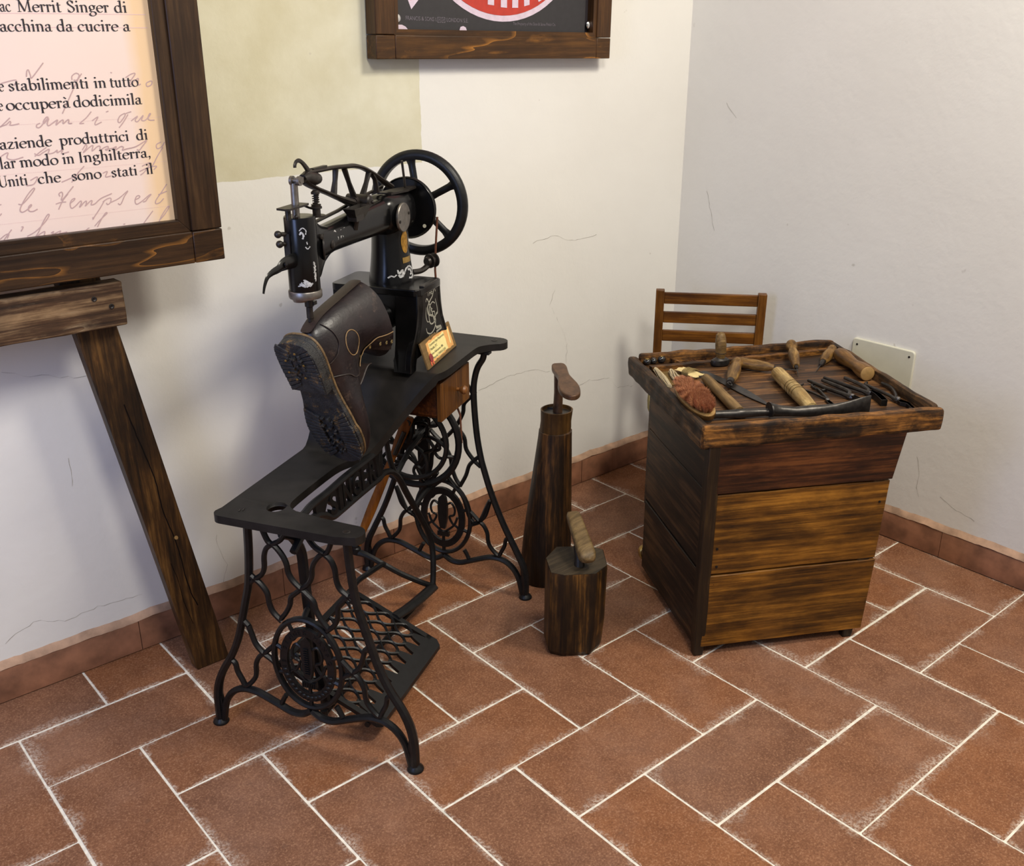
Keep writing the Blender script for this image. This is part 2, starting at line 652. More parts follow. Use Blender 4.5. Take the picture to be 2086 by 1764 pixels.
        return mb.build('crack', M['crack'], parent)
    L = lambda u, z: (u, WY + 0.0094, z)
    R = lambda u, z: (WX + 0.0094, u, z)
    for pts in CRACKS_L:
        crack(wl, pts, L)
    for pts in CRACKS_R:
        crack(wr, pts, R)
    mb = MB()
    mb.lathe([(.0032, .0), (.0032, .0006), (.0020, .0007)], (WX + .0101, .034, .3475), (-1, 0, 0), 10)
    mb.build('screw_hole', M['iron'], wr)

CRACKS_L = [[(0.442, 0.408), (0.56, 0.426), (0.655, 0.425), (0.734, 0.395)], [(0.829, 0.327), (0.881, 0.339), (0.969, 0.327), (1.011, 0.285), (1.085, 0.276)], [(0.729, 0.651), (0.71, 0.61), (0.751, 0.544), (0.783, 0.477), (0.78, 0.416)], [(0.642, 0.798), (0.725, 0.808), (0.793, 0.785), (0.893, 0.79)], [(-0.368, 0.228), (-0.362, 0.172), (-0.35, 0.141), (-0.364, 0.098)], [(-0.859, 0.137), (-0.794, 0.165), (-0.736, 0.141), (-0.66, 0.148), (-0.56, 0.14)], [(-0.666, 0.511), (-0.669, 0.449)], [(-0.764, 0.724), (-0.711, 0.707), (-0.628, 0.685), (-0.563, 0.68)]]
CRACKS_R = [[(-0.031, 0.155), (-0.021, 0.181), (-0.024, 0.227), (-0.01, 0.266)], [(-0.092, 0.174), (-0.13, 0.154), (-0.194, 0.139)], [(0.779, 0.89), (0.739, 0.776)], [(0.73, 1.15), (0.69, 1.111)]]
build_room()

def access_panel():
    t = thing('access_panel', 'cream plastic cover plate with screws on the right wall behind the workbench', 'cover plate', (WX + 0.010, 0.130, 0.495))
    mb = MB()
    w, h, r = 0.093, 0.060, 0.010
    ol = []
    for cx, cy, a0 in ((w - r, h - r, 0), (-w + r, h - r, 90), (-w + r, -h + r, 180), (w - r, -h + r, 270)):
        for k in range(5):
            a = radians(a0 + k * 22.5)
            ol.append((cx + r * cos(a), cy + r * sin(a)))
    mb.prism(ol, lambda u, v, q: (q, u, v), 0.0, -0.008)
    mb.build('plate', M['white_plastic'], t, bevel=0.003, seg=3)
    for sy in (-1, 1):
        for sz in (-1, 1):
            mb = MB()
            mb.lathe([(0.003, 0), (0.003, 0.0012), (0.001, 0.0015)], (-0.0078, sy * 0.078, sz * 0.043), (-1, 0, 0), 10)
            mb.build('screw', M['iron_worn'], t)
access_panel()
# ---------------------------------------------------------------- treadle sewing machine
BM = 0.2165                      # middle of the side frames

def mat_decal_wood():
    pass

M['table_black'] = mat_plain('black_table_board', (0.0105, 0.0090, 0.0080), 0.5, 0, 0.5, 25, 0.15, 0.3)
M['drawer_wood'] = mat_wood('drawer_wood', s2l(30, 13, 5), s2l(66, 31, 9), s2l(104, 56, 18), 0, 0.42, 80, 0.5, s2l(24, 10, 4), bias=0.48)
M['drawer_front'] = mat_wood('drawer_front_wood', s2l(50, 27, 7), s2l(84, 49, 14), s2l(118, 74, 26), 2, 0.42, 80, 0.35, s2l(60, 32, 10), bias=0.48)
M['pitman_wood'] = mat_wood('pitman_wood', s2l(96, 50, 8), s2l(130, 74, 14), s2l(158, 98, 26), 2, 0.45, 80, 0.25, s2l(60, 30, 6))
M['knob_wood'] = mat_plain('knob_wood', s2l(120, 76, 36), 0.4, 0, 0.3, 90, 0.1)
M['leather_belt'] = mat_plain('leather_belt', s2l(92, 50, 30), 0.6, 0, 0.3, 200, 0.1)

def mir(pts):
    return [(2 * BM - b, z) for b, z in pts]

POST_L = [(.3215, .492), (.3255, .424), (.333, .36), (.344, .318), (.357, .272), (.371, .226), (.391, .181), (.418, .136), (.433, .1), (.439, .063), (.440, .012)]
POST_R = [(.334, .650), (.331, .632), (.318, .610), (.310, .584), (.306, .552), (.3075, .497), (.313, .432), (.322, .377), (.330, .345), (.349, .282), (.380, .203), (.418, .125), (.434, .09), (.440, .05), (.440, .012)]
ARCH = [(.431, .012), (.424, .045), (.416, .066), (.404, .083), (.387, .096), (.367, .102), (.343, .101), (.319, .093), (.289, .081), (.262, .071), (.237, .073), (BM, .086)]
RING = (BM, .197, .075, .1015)
LOWER = [[(.345, .258), (.339, .237), (.332, .217), (.317, .2), (.298, .188), (.290, .18)],
         [(.395, .166), (.387, .159), (.384, .142), (.376, .125), (.366, .110), (.345, .131), (.339, .148), (.337, .169), (.327, .189), (.312, .202), (.292, .222)],
         [(.273, .110), (.279, .100), (.285, .087)]]
UPPER_L = [[(.293, .490), (.280, .458), (.265, .449), (.251, .432), (.244, .415), (.242, .398), (.234, .382), (BM, .366), (.205, .356), (.192, .343), (.188, .325), (.178, .306), (.165, .289)],
           [(.336, .353), (.318, .369), (.301, .382), (.294, .399), (.292, .423), (.285, .441), (.271, .453), (.251, .466), (.235, .490)],
           [(.333, .380), (.318, .369), (.306, .360), (.294, .343), (.291, .319), (.284, .301), (.266, .284)],
           [(.357, .270), (.345, .258)]]
UPPER_R = [[(.290, .560), (.299, .548), (.306, .535)],
           [(.310, .545), (.302, .535), (.281, .512), (.277, .486), (.258, .450), (.236, .423), (BM, .405), (.205, .390), (.192, .365), (.188, .335), (.178, .306), (.165, .289)],
           [(.232, .480), (.245, .466), (.258, .450), (.279, .423), (.284, .392), (.304, .365), (.322, .350)],
           [(.317, .377), (.304, .365), (.291, .349), (.282, .321), (.266, .290)],
           [(.228, .318), (.241, .300), (.262, .276), (.276, .253), (.288, .210), (.300, .195)],
           [(.345, .262), (.333, .235), (.318, .200), (.300, .188)]]

def ellipse(cb, cz, rb, rz, n=40):
    return [(cb + rb * cos(2 * pi * i / n), cz + rz * sin(2 * pi * i / n)) for i in range(n)]

def build_side_frame(parent, a0, post, upper, sgn):
    """one cast iron side of the stand; sgn = which way the raised lettering faces"""
    mb = MB()
    P = lambda pts: [(a0, b, z) for b, z in pts]
    U = (1, 0, 0)
    for fn in (lambda p: p, mir):
        mb.tube(P(fn(post)), [0.0078] * (len(post) - 4) + [0.0082, .0088, .0092, .0092], 8, k=4, up=U, ry=1.2)
        mb.tube(P(fn(ARCH)), 0.0072, 8, k=4, up=U, ry=1.15)
        for q in LOWER:
            mb.tube(P(fn(q)), 0.0052, 7, k=4, up=U, ry=1.25)
        for q in upper:
            mb.tube(P(fn(q)), 0.0052, 7, k=4, up=U, ry=1.25)
        # web between the two bars above the foot
        w = fn([(.438, .012), (.427, .012), (.428, .06), (.434, .09)])
        mb.prism(w, lambda u, v, q: (a0 + q, u, v), -.005, .005)
        # pad foot
        b0 = fn([(.440, 0)])[0][0]
        mb.lathe([(0.0165, 0.0016), (0.0170, .0035), (.0155, .007), (.0115, .011), (.0085, .016)], (a0, b0, 0), n=16)
        # top flange that carries the table
        zt = post[0][1]
        fb = fn([(post[0][0], 0)])[0][0]
        mb.box((a0, fb, zt - .003), (.020, .030, .006))
    # rings: the outer one plain, the inner one a flat medallion
    cb, cz, rb, rz = RING
    mb.tube([(a0, b, z) for b, z in ellipse(cb, cz, rb, rz)], 0.0058, 8, True, up=U, ry=1.25)
    n = 44
    o1, o2 = ellipse(cb, cz - .002, .0605, .084, n), ellipse(cb, cz - .002, .0445, .066, n)
    vs, fs = [], []
    for i in range(n):
        jag = 1.0
        for (bb, zz) in (o1[i], o2[i]):
            for w in (-.004, .004):
                vs.append((a0 + w, bb, zz))
    for i in range(n):
        p, q = 4 * i, 4 * ((i + 1) % n)
        fs += [(p, q, q + 1, p + 1), (p + 2, p + 3, q + 3, q + 2), (p, p + 2, q + 2, q), (p + 1, q + 1, q + 3, p + 3)]
    mb.add(vs, fs)
    # short bridges outer ring - medallion
    for ang in (18, 60, 120, 162, 200, 270, 340):
        c, s = cos(radians(ang)), sin(radians(ang))
        mb.tube([(a0, cb + .058 * c, cz - .002 + .082 * s), (a0, cb + .075 * c, cz + .1015 * s)], .0045, 6)
    # laurel leaves on the lower half of the medallion
    for i in range(16):
        ang = radians(195 + i * 10)
        c, s = cos(ang), sin(ang)
        mb.sphere((a0 + sgn * .004, cb + .0525 * c, cz - .002 + .0755 * s), (.0035, .0062, .0048), 8, 5)
    # shuttle, needles and curling thread inside
    sh = [(BM - .002, .262), (BM + .010, .249), (BM + .013, .225), (BM + .012, .190), (BM + .008, .164), (BM - .006, .163), (BM - .012, .190), (BM - .013, .225), (BM - .010, .250)]
    mb.prism(sh, lambda u, v, q: (a0 + q, u, v), -.004, .0055)
    for i in range(12):
        mb.box((a0 + sgn * .0055, BM, .176 + i * .0052), (.003, .010, .002))
    mb.prism([(BM - .016, .142), (BM + .016, .142), (BM + .015, .155), (BM - .015, .155)], lambda u, v, q: (a0 + q, u, v), -.004, .005)
    for i in range(7):
        mb.box((a0 + sgn * .005, BM - .012 + i * .004, .1485), (.003, .0014, .011))
    mb.tube([(a0, BM, .142), (a0, BM, .112)], .004, 6)
    for s in (1, -1):
        F = lambda q: [(a0, BM + s * u, z) for u, z in q]
        mb.tube(F([(-.030, .252), (-.026, .268), (-.012, .275), (.004, .272), (.016, .262), (.030, .246), (.046, .250)]), .0032, 6, k=4)
        mb.tube(F([(.012, .232), (.024, .238), (.033, .222), (.030, .205), (.018, .198), (.026, .180), (.038, .172), (.046, .158)]), .0032, 6, k=4)
        mb.tube(F([(.040, .200), (.030, .176), (.010, .158), (-.006, .146)]), .0032, 6, k=4)
    arc = ellipse(cb, .150, .033, .036, 40)
    mb.tube([(a0, b, z) for b, z in arc[21:40]], .0055, 7, up=U, ry=.7)
    ob = mb.build('side_frame', M['iron'], parent)
    # raised lettering round the medallion
    mb = MB()
    word = 'THE SINGER MANFG CO'
    for i, ch in enumerate(word):
        if ch == ' ':
            continue
        ang = radians(205 - i * 230 / (len(word) - 1))
        c, s = cos(ang), sin(ang)
        ctr = Vector((0, -sgn * 0 + cb + .0525 * c * (1 if sgn < 0 else 1), cz - .002 + .0755 * s))
        right = Vector((0, .0525 * s, -.0755 * c)).normalized()
        up = Vector((0, c, s)).normalized()
        if sgn < 0:
            ctr.y = 2 * cb - ctr.y
            right.y, up.y = -right.y, -up.y
        sz = .0135
        add_text(mb, ch, sz, lambda x, y, w, ctr=ctr, right=right, up=up: Vector((a0 + sgn * (.0035 + w), 0, 0)) + ctr + right * (x - sz * .3) + up * (y - sz * .36), .0016)
    for i, ch in enumerate('TRADE MARK'):
        if ch == ' ':
            continue
        ang = radians(195 + i * 150 / 9)
        c, s = cos(ang), sin(ang)
        ctr = Vector((0, cb + .033 * c, .150 + .036 * s))
        right = Vector((0, -.033 * s, .036 * c)).normalized()
        up = Vector((0, -c, -s)).normalized()
        if sgn < 0:
            ctr.y = 2 * cb - ctr.y
            right.y, up.y = -right.y, -up.y
        sz = .009
        add_text(mb, ch, sz, lambda x, y, w, ctr=ctr, right=right, up=up: Vector((a0 + sgn * (.0036 + w), 0, 0)) + ctr + right * (x - sz * .3) + up * (y - sz * .36), .0014)
    mb.build('raised_lettering', M['iron'], ob)
    return ob

def tz(a, lo=.505, hi=.668):
    """height of the bent table board along its length"""
    t = min(max((a - .322) / (.446 - .322), 0), 1)
    t = t * t * (3 - 2 * t)
    return lo + (hi - lo) * t

def build_table(parent):
    def arc(cx, cy, r, a0, a1, n=6):
        return [(cx + r * cos(radians(a0 + (a1 - a0) * i / n)), cy + r * sin(radians(a0 + (a1 - a0) * i / n))) for i in range(n + 1)]
    ol = []
    ol += arc(.010, .104, .026, 225, 360, 8)[0:9]                  # rounded tip of the left arm
    ol += [(.0375, .130), (.042, .180), (.048, .215)]
    ol += [(v.x, v.y) for v in catmull([(.052, .243, 0), (.062, .260, 0), (.080, .270, 0), (.12, .273, 0), (.22, .273, 0), (.272, .269, 0), (.305, .256, 0), (.335, .235, 0), (.362, .208, 0), (.386, .176, 0), (.408, .146, 0), (.430, .123, 0), (.456, .110, 0), (.49, .1055, 0), (.54, .105, 0), (.60, .105, 0), (.640, .1045, 0), (.662, .100, 0), (.682, .084, 0)], 3)]
    ol += arc(.716, .080, .027, 200, 360, 8)
    ol += [(.745, .12), (.748, .2), (.748, .36)]
    ol += arc(.734, .371, .014, 0, 90, 4)
    ol += [(.6, .385), (.3, .385), (.02, .385)]
    ol += arc(.004, .371, .018, 90, 180, 4)
    ol += [(-.015, .30), (-.016, .2), (-.017, .125)]
    bm = tri_grid_board(ol, .0125, 0)
    # the opening near the left end: an oval hole
    faces = bm.faces[:]
    hole_c, hr = (.052, .262), None
    bm.verts.ensure_lookup_table()
    top = {}
    th = .0165
    vs, fs = [], []
    idx = {v: i for i, v in enumerate(bm.verts)}
    n = len(idx)
    for v in bm.verts:
        vs.append((v.co.x, v.co.y, tz(v.co.x)))
    for v in bm.verts:
        vs.append((v.co.x, v.co.y, tz(v.co.x) - th * (1.0 + .45 * (0 < (v.co.x - .325) < .12))))
    for f in bm.faces:
        q = [idx[v] for v in f.verts]
        fs.append(tuple(q))
        fs.append(tuple(i + n for i in q[::-1]))
    for e in bm.edges:
        if len(e.link_faces) == 1:
            a, b = idx[e.verts[0]], idx[e.verts[1]]
            fs.append((a, b, b + n, a + n))
    bm.free()
    mb = MB()
    mb.add(vs, fs)
    ob = mb.build('table_top', M['table_black'], parent, sharp=50, bevel=.0035, seg=3)
    # cut the oval opening with a boolean against a solid plug that never renders
    plug = MB()
    plug.prism([(.055 + .021 * cos(2 * pi * i / 24), .287 + .0185 * sin(2 * pi * i / 24)) for i in range(24)], lambda u, v, w: (u, v, w), .47, .53)
    po = plug.build('table_opening_cutter', M['table_black'], parent)
    bo = ob.modifiers.new('opening', 'BOOLEAN')
    bo.operation = 'DIFFERENCE'
    bo.solver = 'EXACT'
    bo.object = po
    dg = bpy.context.evaluated_depsgraph_get()
    me = bpy.data.meshes.new_from_object(ob.evaluated_get(dg))
    ob.modifiers.clear()
    ob.data = me
    bpy.data.objects.remove(po)
    wn = ob.modifiers.new('normals', 'WEIGHTED_NORMAL')
    wn.keep_sharp = True
    for b, a in ((.112, .008), (.086, .718)):
        z = tz(a)
        mb = MB()
        mb.lathe([(.0075, -.001), (.0075, .0004), (.006, .0012), (.0035, .0006), (.001, .0002)], (a, b, z), n=14)
        mb.build('bolt_head', M['iron_worn'], parent)
    mb = MB()
    mb.box((.018, .345, .5055), (.010, .0022, .0012), Matrix.Rotation(.3, 3, 'Z'))
    mb.box((.024, .340, .5055), (.010, .0022, .0012), Matrix.Rotation(.3, 3, 'Z'))
    mb.build('staple', M['iron_worn'], ob)
    return ob

def build_brace(parent):
    b0 = .230
    P = lambda pts, b=None: [(a, (b if b is not None else b0), z) for a, z in pts]
    mb = MB()
    U = (0, 1, 0)
    # rails that hold the letters, and the four legs of the cross
    mb.tube(P([(.002, .486), (.03, .494), (.06, .498), (.09, .503), (.15, .502), (.23, .504), (.31, .5015), (.355, .502), (.380, .506), (.396, .518), (.403, .536), (.412, .56), (.425, .60), (.435, .645)]), .0075, 8, k=4, up=U)
    mb.tube(P([(.01, .44), (.06, .466), (.098, .474), (.13, .462), (.160, .443), (.2, .4405), (.265, .440), (.33, .4385), (.37, .437), (.394, .440), (.43, .428), (.457, .408), (.480, .380), (.501, .348), (.524, .316), (.546, .286)]), .0078, 8, k=4, up=U)
    mb.tube([(.546, .230, .286), (.575, .227, .240), (.600, .222, .195), (.609, .216, .150), (.600, .210, .11), (.590, .207, .075), (.580, .205, .052)], .0078, 8, k=4, up=U)
    mb.tube(P([(.457, .408), (.440, .432), (.425, .468), (.416, .510), (.41, .550)]), .0065, 8, k=4, up=U)
    mb.tube(P([(.380, .440), (.372, .47), (.376, .50)]), .006, 7, k=3, up=U)
    mb.tube(P([(.457, .408), (.53, .44), (.60, .452), (.680, .455)]), .0065, 8, k=4, up=U)
    mb.tube([(.546, .230, .286), (.60, .226, .300), (.655, .22, .302), (.686, BM, .300)], .0065, 8, k=4)
    mb.tube([(.010, .25, .474), (.036, .245, .455), (.052, .24, .420), (.050, .236, .370), (.045, .23, .300), (.046, .226, .22), (.044, .216, .15), (.040, .207, .105), (.040, .205, .070)], .0080, 8, k=4, ry=1.5, up=(0, 1, 0))
    mb.tube([(.045, .23, .30), (.02, .222, .300), (.004, BM, .298)], .006, 7, k=3)
    mb.prism([(.128, .466), (.150, .4985), (.125, .500), (.095, .503), (.098, .474)], lambda u, v, w: (u, b0 + w, v), -.004, .004)
    mb.prism([(.362, .440), (.385, .442), (.388, .512), (.350, .504)], lambda u, v, w: (u, b0 + w, v), -.004, .004)
    mb.lathe([(.006, -.005), (.006, .005)], (.040, .205, .066), (1, 0, 0), 10)
    ob = mb.build('cross_brace', M['iron'], parent)
    mb = MB()
    x = .150
    for ch, w in zip('SINGER', (.037, .018, .042, .040, .035, .037)):
        vs, fs, bd = text_polys(ch, 1.0, 0.028)
        lo, hi = min(v.x for v in vs), max(v.x for v in vs)
        yl, yh = min(v.y for v in vs), max(v.y for v in vs)
        gw = w * .80
        for wd in (0,):
            def fn(px, py, q, lo=lo, hi=hi, yl=yl, yh=yh, x=x, gw=gw):
                u = (px - lo) / (hi - lo) * gw
                t = (py - yl) / (yh - yl)
                return Vector((x + u - t * .004, b0 - q + .003, .4455 + t * .0535))
            add_text(mb, ch, 1.0, fn, .009, 0.028)
        x += w
    mb.build('raised_lettering', M['iron'], ob)
    return ob

def pz(b, base=.040):
    return base + .45 * (b - .09)

def build_treadle(parent):
    """openwork foot plate on a rocking frame, tilted back"""
    mb = MB()
    A0, A1, B0, B1 = .052, .368, .094, .318
    Q = lambda a, b, h=0.0: Vector((a, b, pz(b) + h))
    slab = lambda poly, t=.005: mb.prism(poly, lambda u, v, w: Q(u, v, w), -t, t)
    slab([(A0 + .010, B0 - .004), (A1 - .012, B0 - .004), (A1, B0 + .008), (A1, B0 + .030), (A0, B0 + .030), (A0, B0 + .006)])      # solid toe strip
    slab([(A0, B1 - .012), (A1, B1 - .012), (A1, B1), (A0, B1)])
    slab([(A0, B0 + .02), (A0 + .013, B0 + .02), (A0 + .013, B1), (A0, B1)])
    slab([(A1 - .014, B0 + .02), (A1, B0 + .02), (A1, B1), (A1 - .014, B1)])
    n = 8
    step = (A1 - A0 - .02) / n
    for i in range(n):                                              # leaf shaped bars growing out of the strip
        c = A0 + .010 + step * (i + .5)
        slab([(c - step * .42, B0 + .024), (c + step * .42, B0 + .024), (c + step * .25, B0 + .048), (c + .003, B0 + .062), (c - .003, B0 + .062), (c - step * .25, B0 + .048)], .0045)
    # waved lattice
    for i in range(n):
        c = A0 + .010 + step * (i + .5)
        for s in (1, -1):
            pts = []
            m = 24
            for k in range(m + 1):
                b = B0 + .055 + (B1 - .012 - B0 - .055) * k / m
                pts.append(Q(c + s * step * .48 * sin(pi * 3.5 * k / m), b, 0.001))
            mb.tube(pts, .0030, 6, up=(0, 0, 1), ry=1.5)
    # rocking bar under the plate, rear loop out to the pitman, right hand arm to its pivot
    mb.tube([(.030, .205, .062), (.3, .205, .062), (.590, .205, .050)], .0062, 8)
    for a in (.06, .36):
        mb.tube([(a, .205, .062), (a, .205, pz(.205))], .008, 8)
    mb.tube([Q(.36, .205, .001), Q(.42, .198, -.006), Q(.50, .195, -.016), Q(.565, .198, -.030)], .0150, 10, k=3, up=(0, 0, 1), ry=.55)
    mb.tube([Q(A1 - .02, B1 - .008), Q(.40, .318), Q(.45, .312), Q(.497, .305), Q(.51, .30)], .0068, 8, k=3)
    mb.tube([Q(.500, .375, -.006), Q(.503, .345), Q(.510, .300, -.002), Q(.525, .265, -.012), Q(.548, .225, -.022), Q(.57, .203, -.032)], [.010, .0075, .007, .007, .007, .007], 8, k=4)
    mb.tube([Q(.03, .205, -.02), (.030, .205, .060)], .008, 8)
    # weight bar under the toe
    mb.tube([Q(.05, .12, -.012), Q(.2, .12, -.012), Q(.35, .12, -.012)], .006, 8)
    ob = mb.build('treadle', M['iron'], parent)
    mb = MB()
    mb.lathe([(.011, 0), (.011, .016), (.007, .020)], (.500, .372, pz(.37) - .008), (0, -.2, 1), 12)
    mb.sphere((.500, .372, pz(.37) + .012), .011, 12, 8)
    mb.build('pitman_joint', M['iron'], ob)
    return ob

WC = (.622, .265, .430)
def build_treadle_wheel(parent):
    a, b, z = WC
    mb = MB()
    U = (1, 0, 0)
    circ = lambda r, da=0: [(a + da, b + r * cos(2 * pi * i / 48), z + r * sin(2 * pi * i / 48)) for i in range(48)]
    mb.tube(circ(.122), .0088, 8, True, up=U, ry=1.0)
    mb.tube(circ(.097, -.016), .0062, 8, True, up=U, ry=1.4)
    for i in range(6):
        t = 2 * pi * i / 6 + .3
        mb.tube([(a - .016, b + .097 * cos(t), z + .097 * sin(t)), (a, b + .117 * cos(t), z + .117 * sin(t))], .005, 6)
    mb.lathe([(.018, -.032), (.021, -.022), (.021, .012), (.014, .018)], (a, b, z), (1, 0, 0), 18)
    for i in range(6):                                             # curled openwork spokes
        t = 2 * pi * i / 6
        def E(r, d):
            return (a - .010, b + r * cos(t + d), z + r * sin(t + d))
        mb.tube([E(.016, 0), E(.045, -.30), E(.070, -.12), E(.098, .10)], .0052, 7, k=4)
        mb.tube([E(.045, -.30), E(.062, .22), E(.050, .55), E(.045, .75)], .0046, 6, k=4)
        mb.tube([E(.070, -.12), E(.078, .16), E(.068, .34), E(.082, .46), E(.097, .40)], .0042, 6, k=4)
    mb.tube([(a + .01, b, z), (.690, b, z)], .008, 10)
    mb.box((.688, b, z), (.012, .03, .34))
    ob = mb.build('treadle_wheel', M['iron'], parent)
    # crank and wooden pitman rod
    mb = MB()
    mb.tube([(a - .028, b, z), (a - .030, b - .012, z + .030), (a - .026, b - .008, z + .056)], .0075, 8, k=3)
    mb.lathe([(.009, -.012), (.009, .012)], (a - .030, b - .008, z + .056), (1, 0, 0), 12)
    mb.build('crank', M['iron'], ob)
    p0, p1 = Vector((a - .034, b - .006, z + .060)), Vector((.500, .366, pz(.37) + .018))
    d = p1 - p0
    mb = MB()
    pts = [p0 + d * t for t in (-.03, .06, .16, .24, .30, .5, .7, .84, .9, .95, 1.0)]
    mb.tube(pts, [.0125, .0135, .0125, .0095, .0085, .0110, .0120, .0105, .0085, .0125, .0110], 10, k=2, up=(1, 0, 0), ry=.7)
    ob2 = mb.build('pitman_rod', M['pitman_wood'], parent)
    mb = MB()
    mb.tube([p0 + d * .08 + Vector((-.008, -.006, 0)), p0 + d * .26 + Vector((-.008, -.005, 0))], .006, 8)
    mb.build('iron_strap', M['iron_worn'], ob2)
    return ob

def build_drawer(parent):
    mb = MB()
    mb.box2((.474, .130, .553), (.634, .370, .559))
    mb.box2((.474, .130, .553), (.482, .370, .650))
    mb.box2((.626, .130, .553), (.634, .370, .650))
    mb.box2((.474, .362, .553), (.634, .370, .650))
    ob = mb.build('drawer', M['drawer_wood'], parent, bevel=.001)
    mb = MB()
    mb.box2((.470, .119, .546), (.638, .130, .636))
    fr = mb.build('drawer_front', M['drawer_front'], ob, bevel=.0015)
    mb = MB()
    mb.lathe([(.004, 0), (.004, .006), (.009, .012), (.0105, .018), (.008, .023), (.002, .025)], (.562, .119, .594), (0, -1, 0), 16)
    mb.build('drawer_knob', M['knob_wood'], ob)
    mb = MB()
    mb.box2((.462, .135, .646), (.474, .365, .652))
    mb.box2((.634, .135, .646), (.646, .365, .652))
    mb.build('drawer_runner', M['drawer_wood'], parent)

def sstep(t):
    t = min(max(t, 0), 1)
    return t * t * (3 - 2 * t)

def build_head_base(parent):
    """hollow hump with spread legs under the arm"""
    zb = .6685
    fl = lambda z: .047 * sstep((.785 - z) / .095)
    def warp(a, b, z):
        if a < .50:
            a -= fl(z)
        elif a > .56:
            a += .050 * sstep((.80 - z) / .14)
        return (a, b, z)
    mb = MB()
    # front and back walls with an arch cut out of the lower edge
    def dens(poly, k=5):
        out = []
        for p, q in zip(poly, poly[1:] + poly[:1]):
            for i in range(k):
                out.append((p[0] + (q[0] - p[0]) * i / k, p[1] + (q[1] - p[1]) * i / k))
        return out
    wall = dens([(.468, .836), (.585, .836), (.589, .74), (.589, zb), (.578, zb), (.573, .690), (.558, .706), (.535, .712), (.515, .708), (.503, .700), (.497, .690), (.494, zb), (.468, zb), (.468, .74)], 4)
    for b0, b1 in ((.165, .180), (.352, .367)):
        mb.prism(wall, lambda u, v, w: warp(u, w, v), b0, b1)
    # left side: the two legs and the arch between them
    side = dens([(.165, .836), (.367, .836), (.367, zb), (.338, zb), (.334, .72), (.318, .775), (.285, .796), (.245, .795), (.222, .775), (.210, .74), (.204, .705), (.206, zb), (.165, zb)], 4)
    mb.prism(side, lambda u, v, w: warp(w, u, v), .466, .494)
    mb.prism(side, lambda u, v, w: warp(w, u, v), .570, .588)
    # lid
    def rr(a0, b0, a1, b1, r):
        o = []
        for cx, cy, s in ((a1 - r, b1 - r, 0), (a0 + r, b1 - r, 90), (a0 + r, b0 + r, 180), (a1 - r, b0 + r, 270)):
            o += [(cx + r * cos(radians(s + k * 22.5)), cy + r * sin(radians(s + k * 22.5))) for k in range(5)]
        return o
    mb.prism(rr(.463, .161, .590, .371, .014), lambda u, v, w: (u, v, w), .826, .8415)
    ob = mb.build('machine_base', M['iron_japan'], parent, bevel=.003, seg=3)
    mb = MB()
    mb.box((.5265, .166, .843), (.072, .012, .004))
    mb.build('number_plate', M['tool_steel'], ob, bevel=.001)
    # ornamental monogram on the front wall, silvery transfer
    mb = MB()
    yb = .1646
    def fl2(u):
        return None
    def stroke(pts, w=.0022, k=5):
        P = catmull([(u, 0, z) for u, z in pts], k)
        vs, fs = [], []
        for i, p in enumerate(P):
            t = (P[min(i + 1, len(P) - 1)] - P[max(i - 1, 0)]).normalized()
            nrm = Vector((-t.z, 0, t.x)) * w * .5 * (0.55 + .45 * sin(pi * i / max(1, len(P) - 1)))
            for q in (p + nrm, p - nrm):
                a, b, z = warp(q.x, yb, q.z)
                vs.append((a, b, z))
            if i:
                fs.append((2 * i - 2, 2 * i - 1, 2 * i + 1, 2 * i))
        mb.add(vs, fs)
    c, zc = .533, .772
    stroke([(c + .026, zc + .046), (c + .020, zc + .056), (c + .010, zc + .040), (c - .004, zc + .032), (c - .018, zc + .020), (c - .014, zc + .004), (c + .006, zc - .004), (c + .022, zc - .016), (c + .018, zc - .034), (c - .002, zc - .042), (c - .022, zc - .036), (c - .028, zc - .024)], .0042)
    stroke([(c - .026, zc + .034), (c - .022, zc + .040), (c - .014, zc + .034), (c + .004, zc + .006), (c + .018, zc - .022), (c + .028, zc - .040), (c + .026, zc - .048)], .0034)
    stroke([(c + .022, zc + .020), (c + .008, zc + .026), (c - .008, zc + .018), (c - .012, zc), (c - .006, zc - .018), (c + .010, zc - .022), (c + .020, zc - .012), (c + .018, zc + .002), (c + .006, zc + .004)], .0034)
    stroke([(c - .024, zc + .022), (c - .028, zc + .006), (c - .022, zc - .010), (c - .010, zc - .014)], .0026)
    stroke([(c + .024, zc + .030), (c + .030, zc + .012), (c + .028, zc - .004), (c + .022, zc - .012)], .0026)
    stroke([(c + .008, zc + .010), (c, zc + .014), (c - .006, zc + .006), (c, zc - .004), (c + .006, zc), (c + .004, zc + .006)], .0024)
    for s in (-1, 1):
        stroke([(c + s * .012, zc - .044), (c + s * .020, zc - .052), (c + s * .016, zc - .060), (c + s * .010, zc - .056)], .0028)
        stroke([(c + s * .004, zc - .046), (c + s * .008, zc - .058), (c + s * .002, zc - .062)], .0024)
    add_text(mb, 'THE', .0155, lambda x, y, w: warp(c - .018 + x, yb, zc + .044 + y), 0.0, .0)
    mb.build('monogram', M['silver'], ob)
    return ob

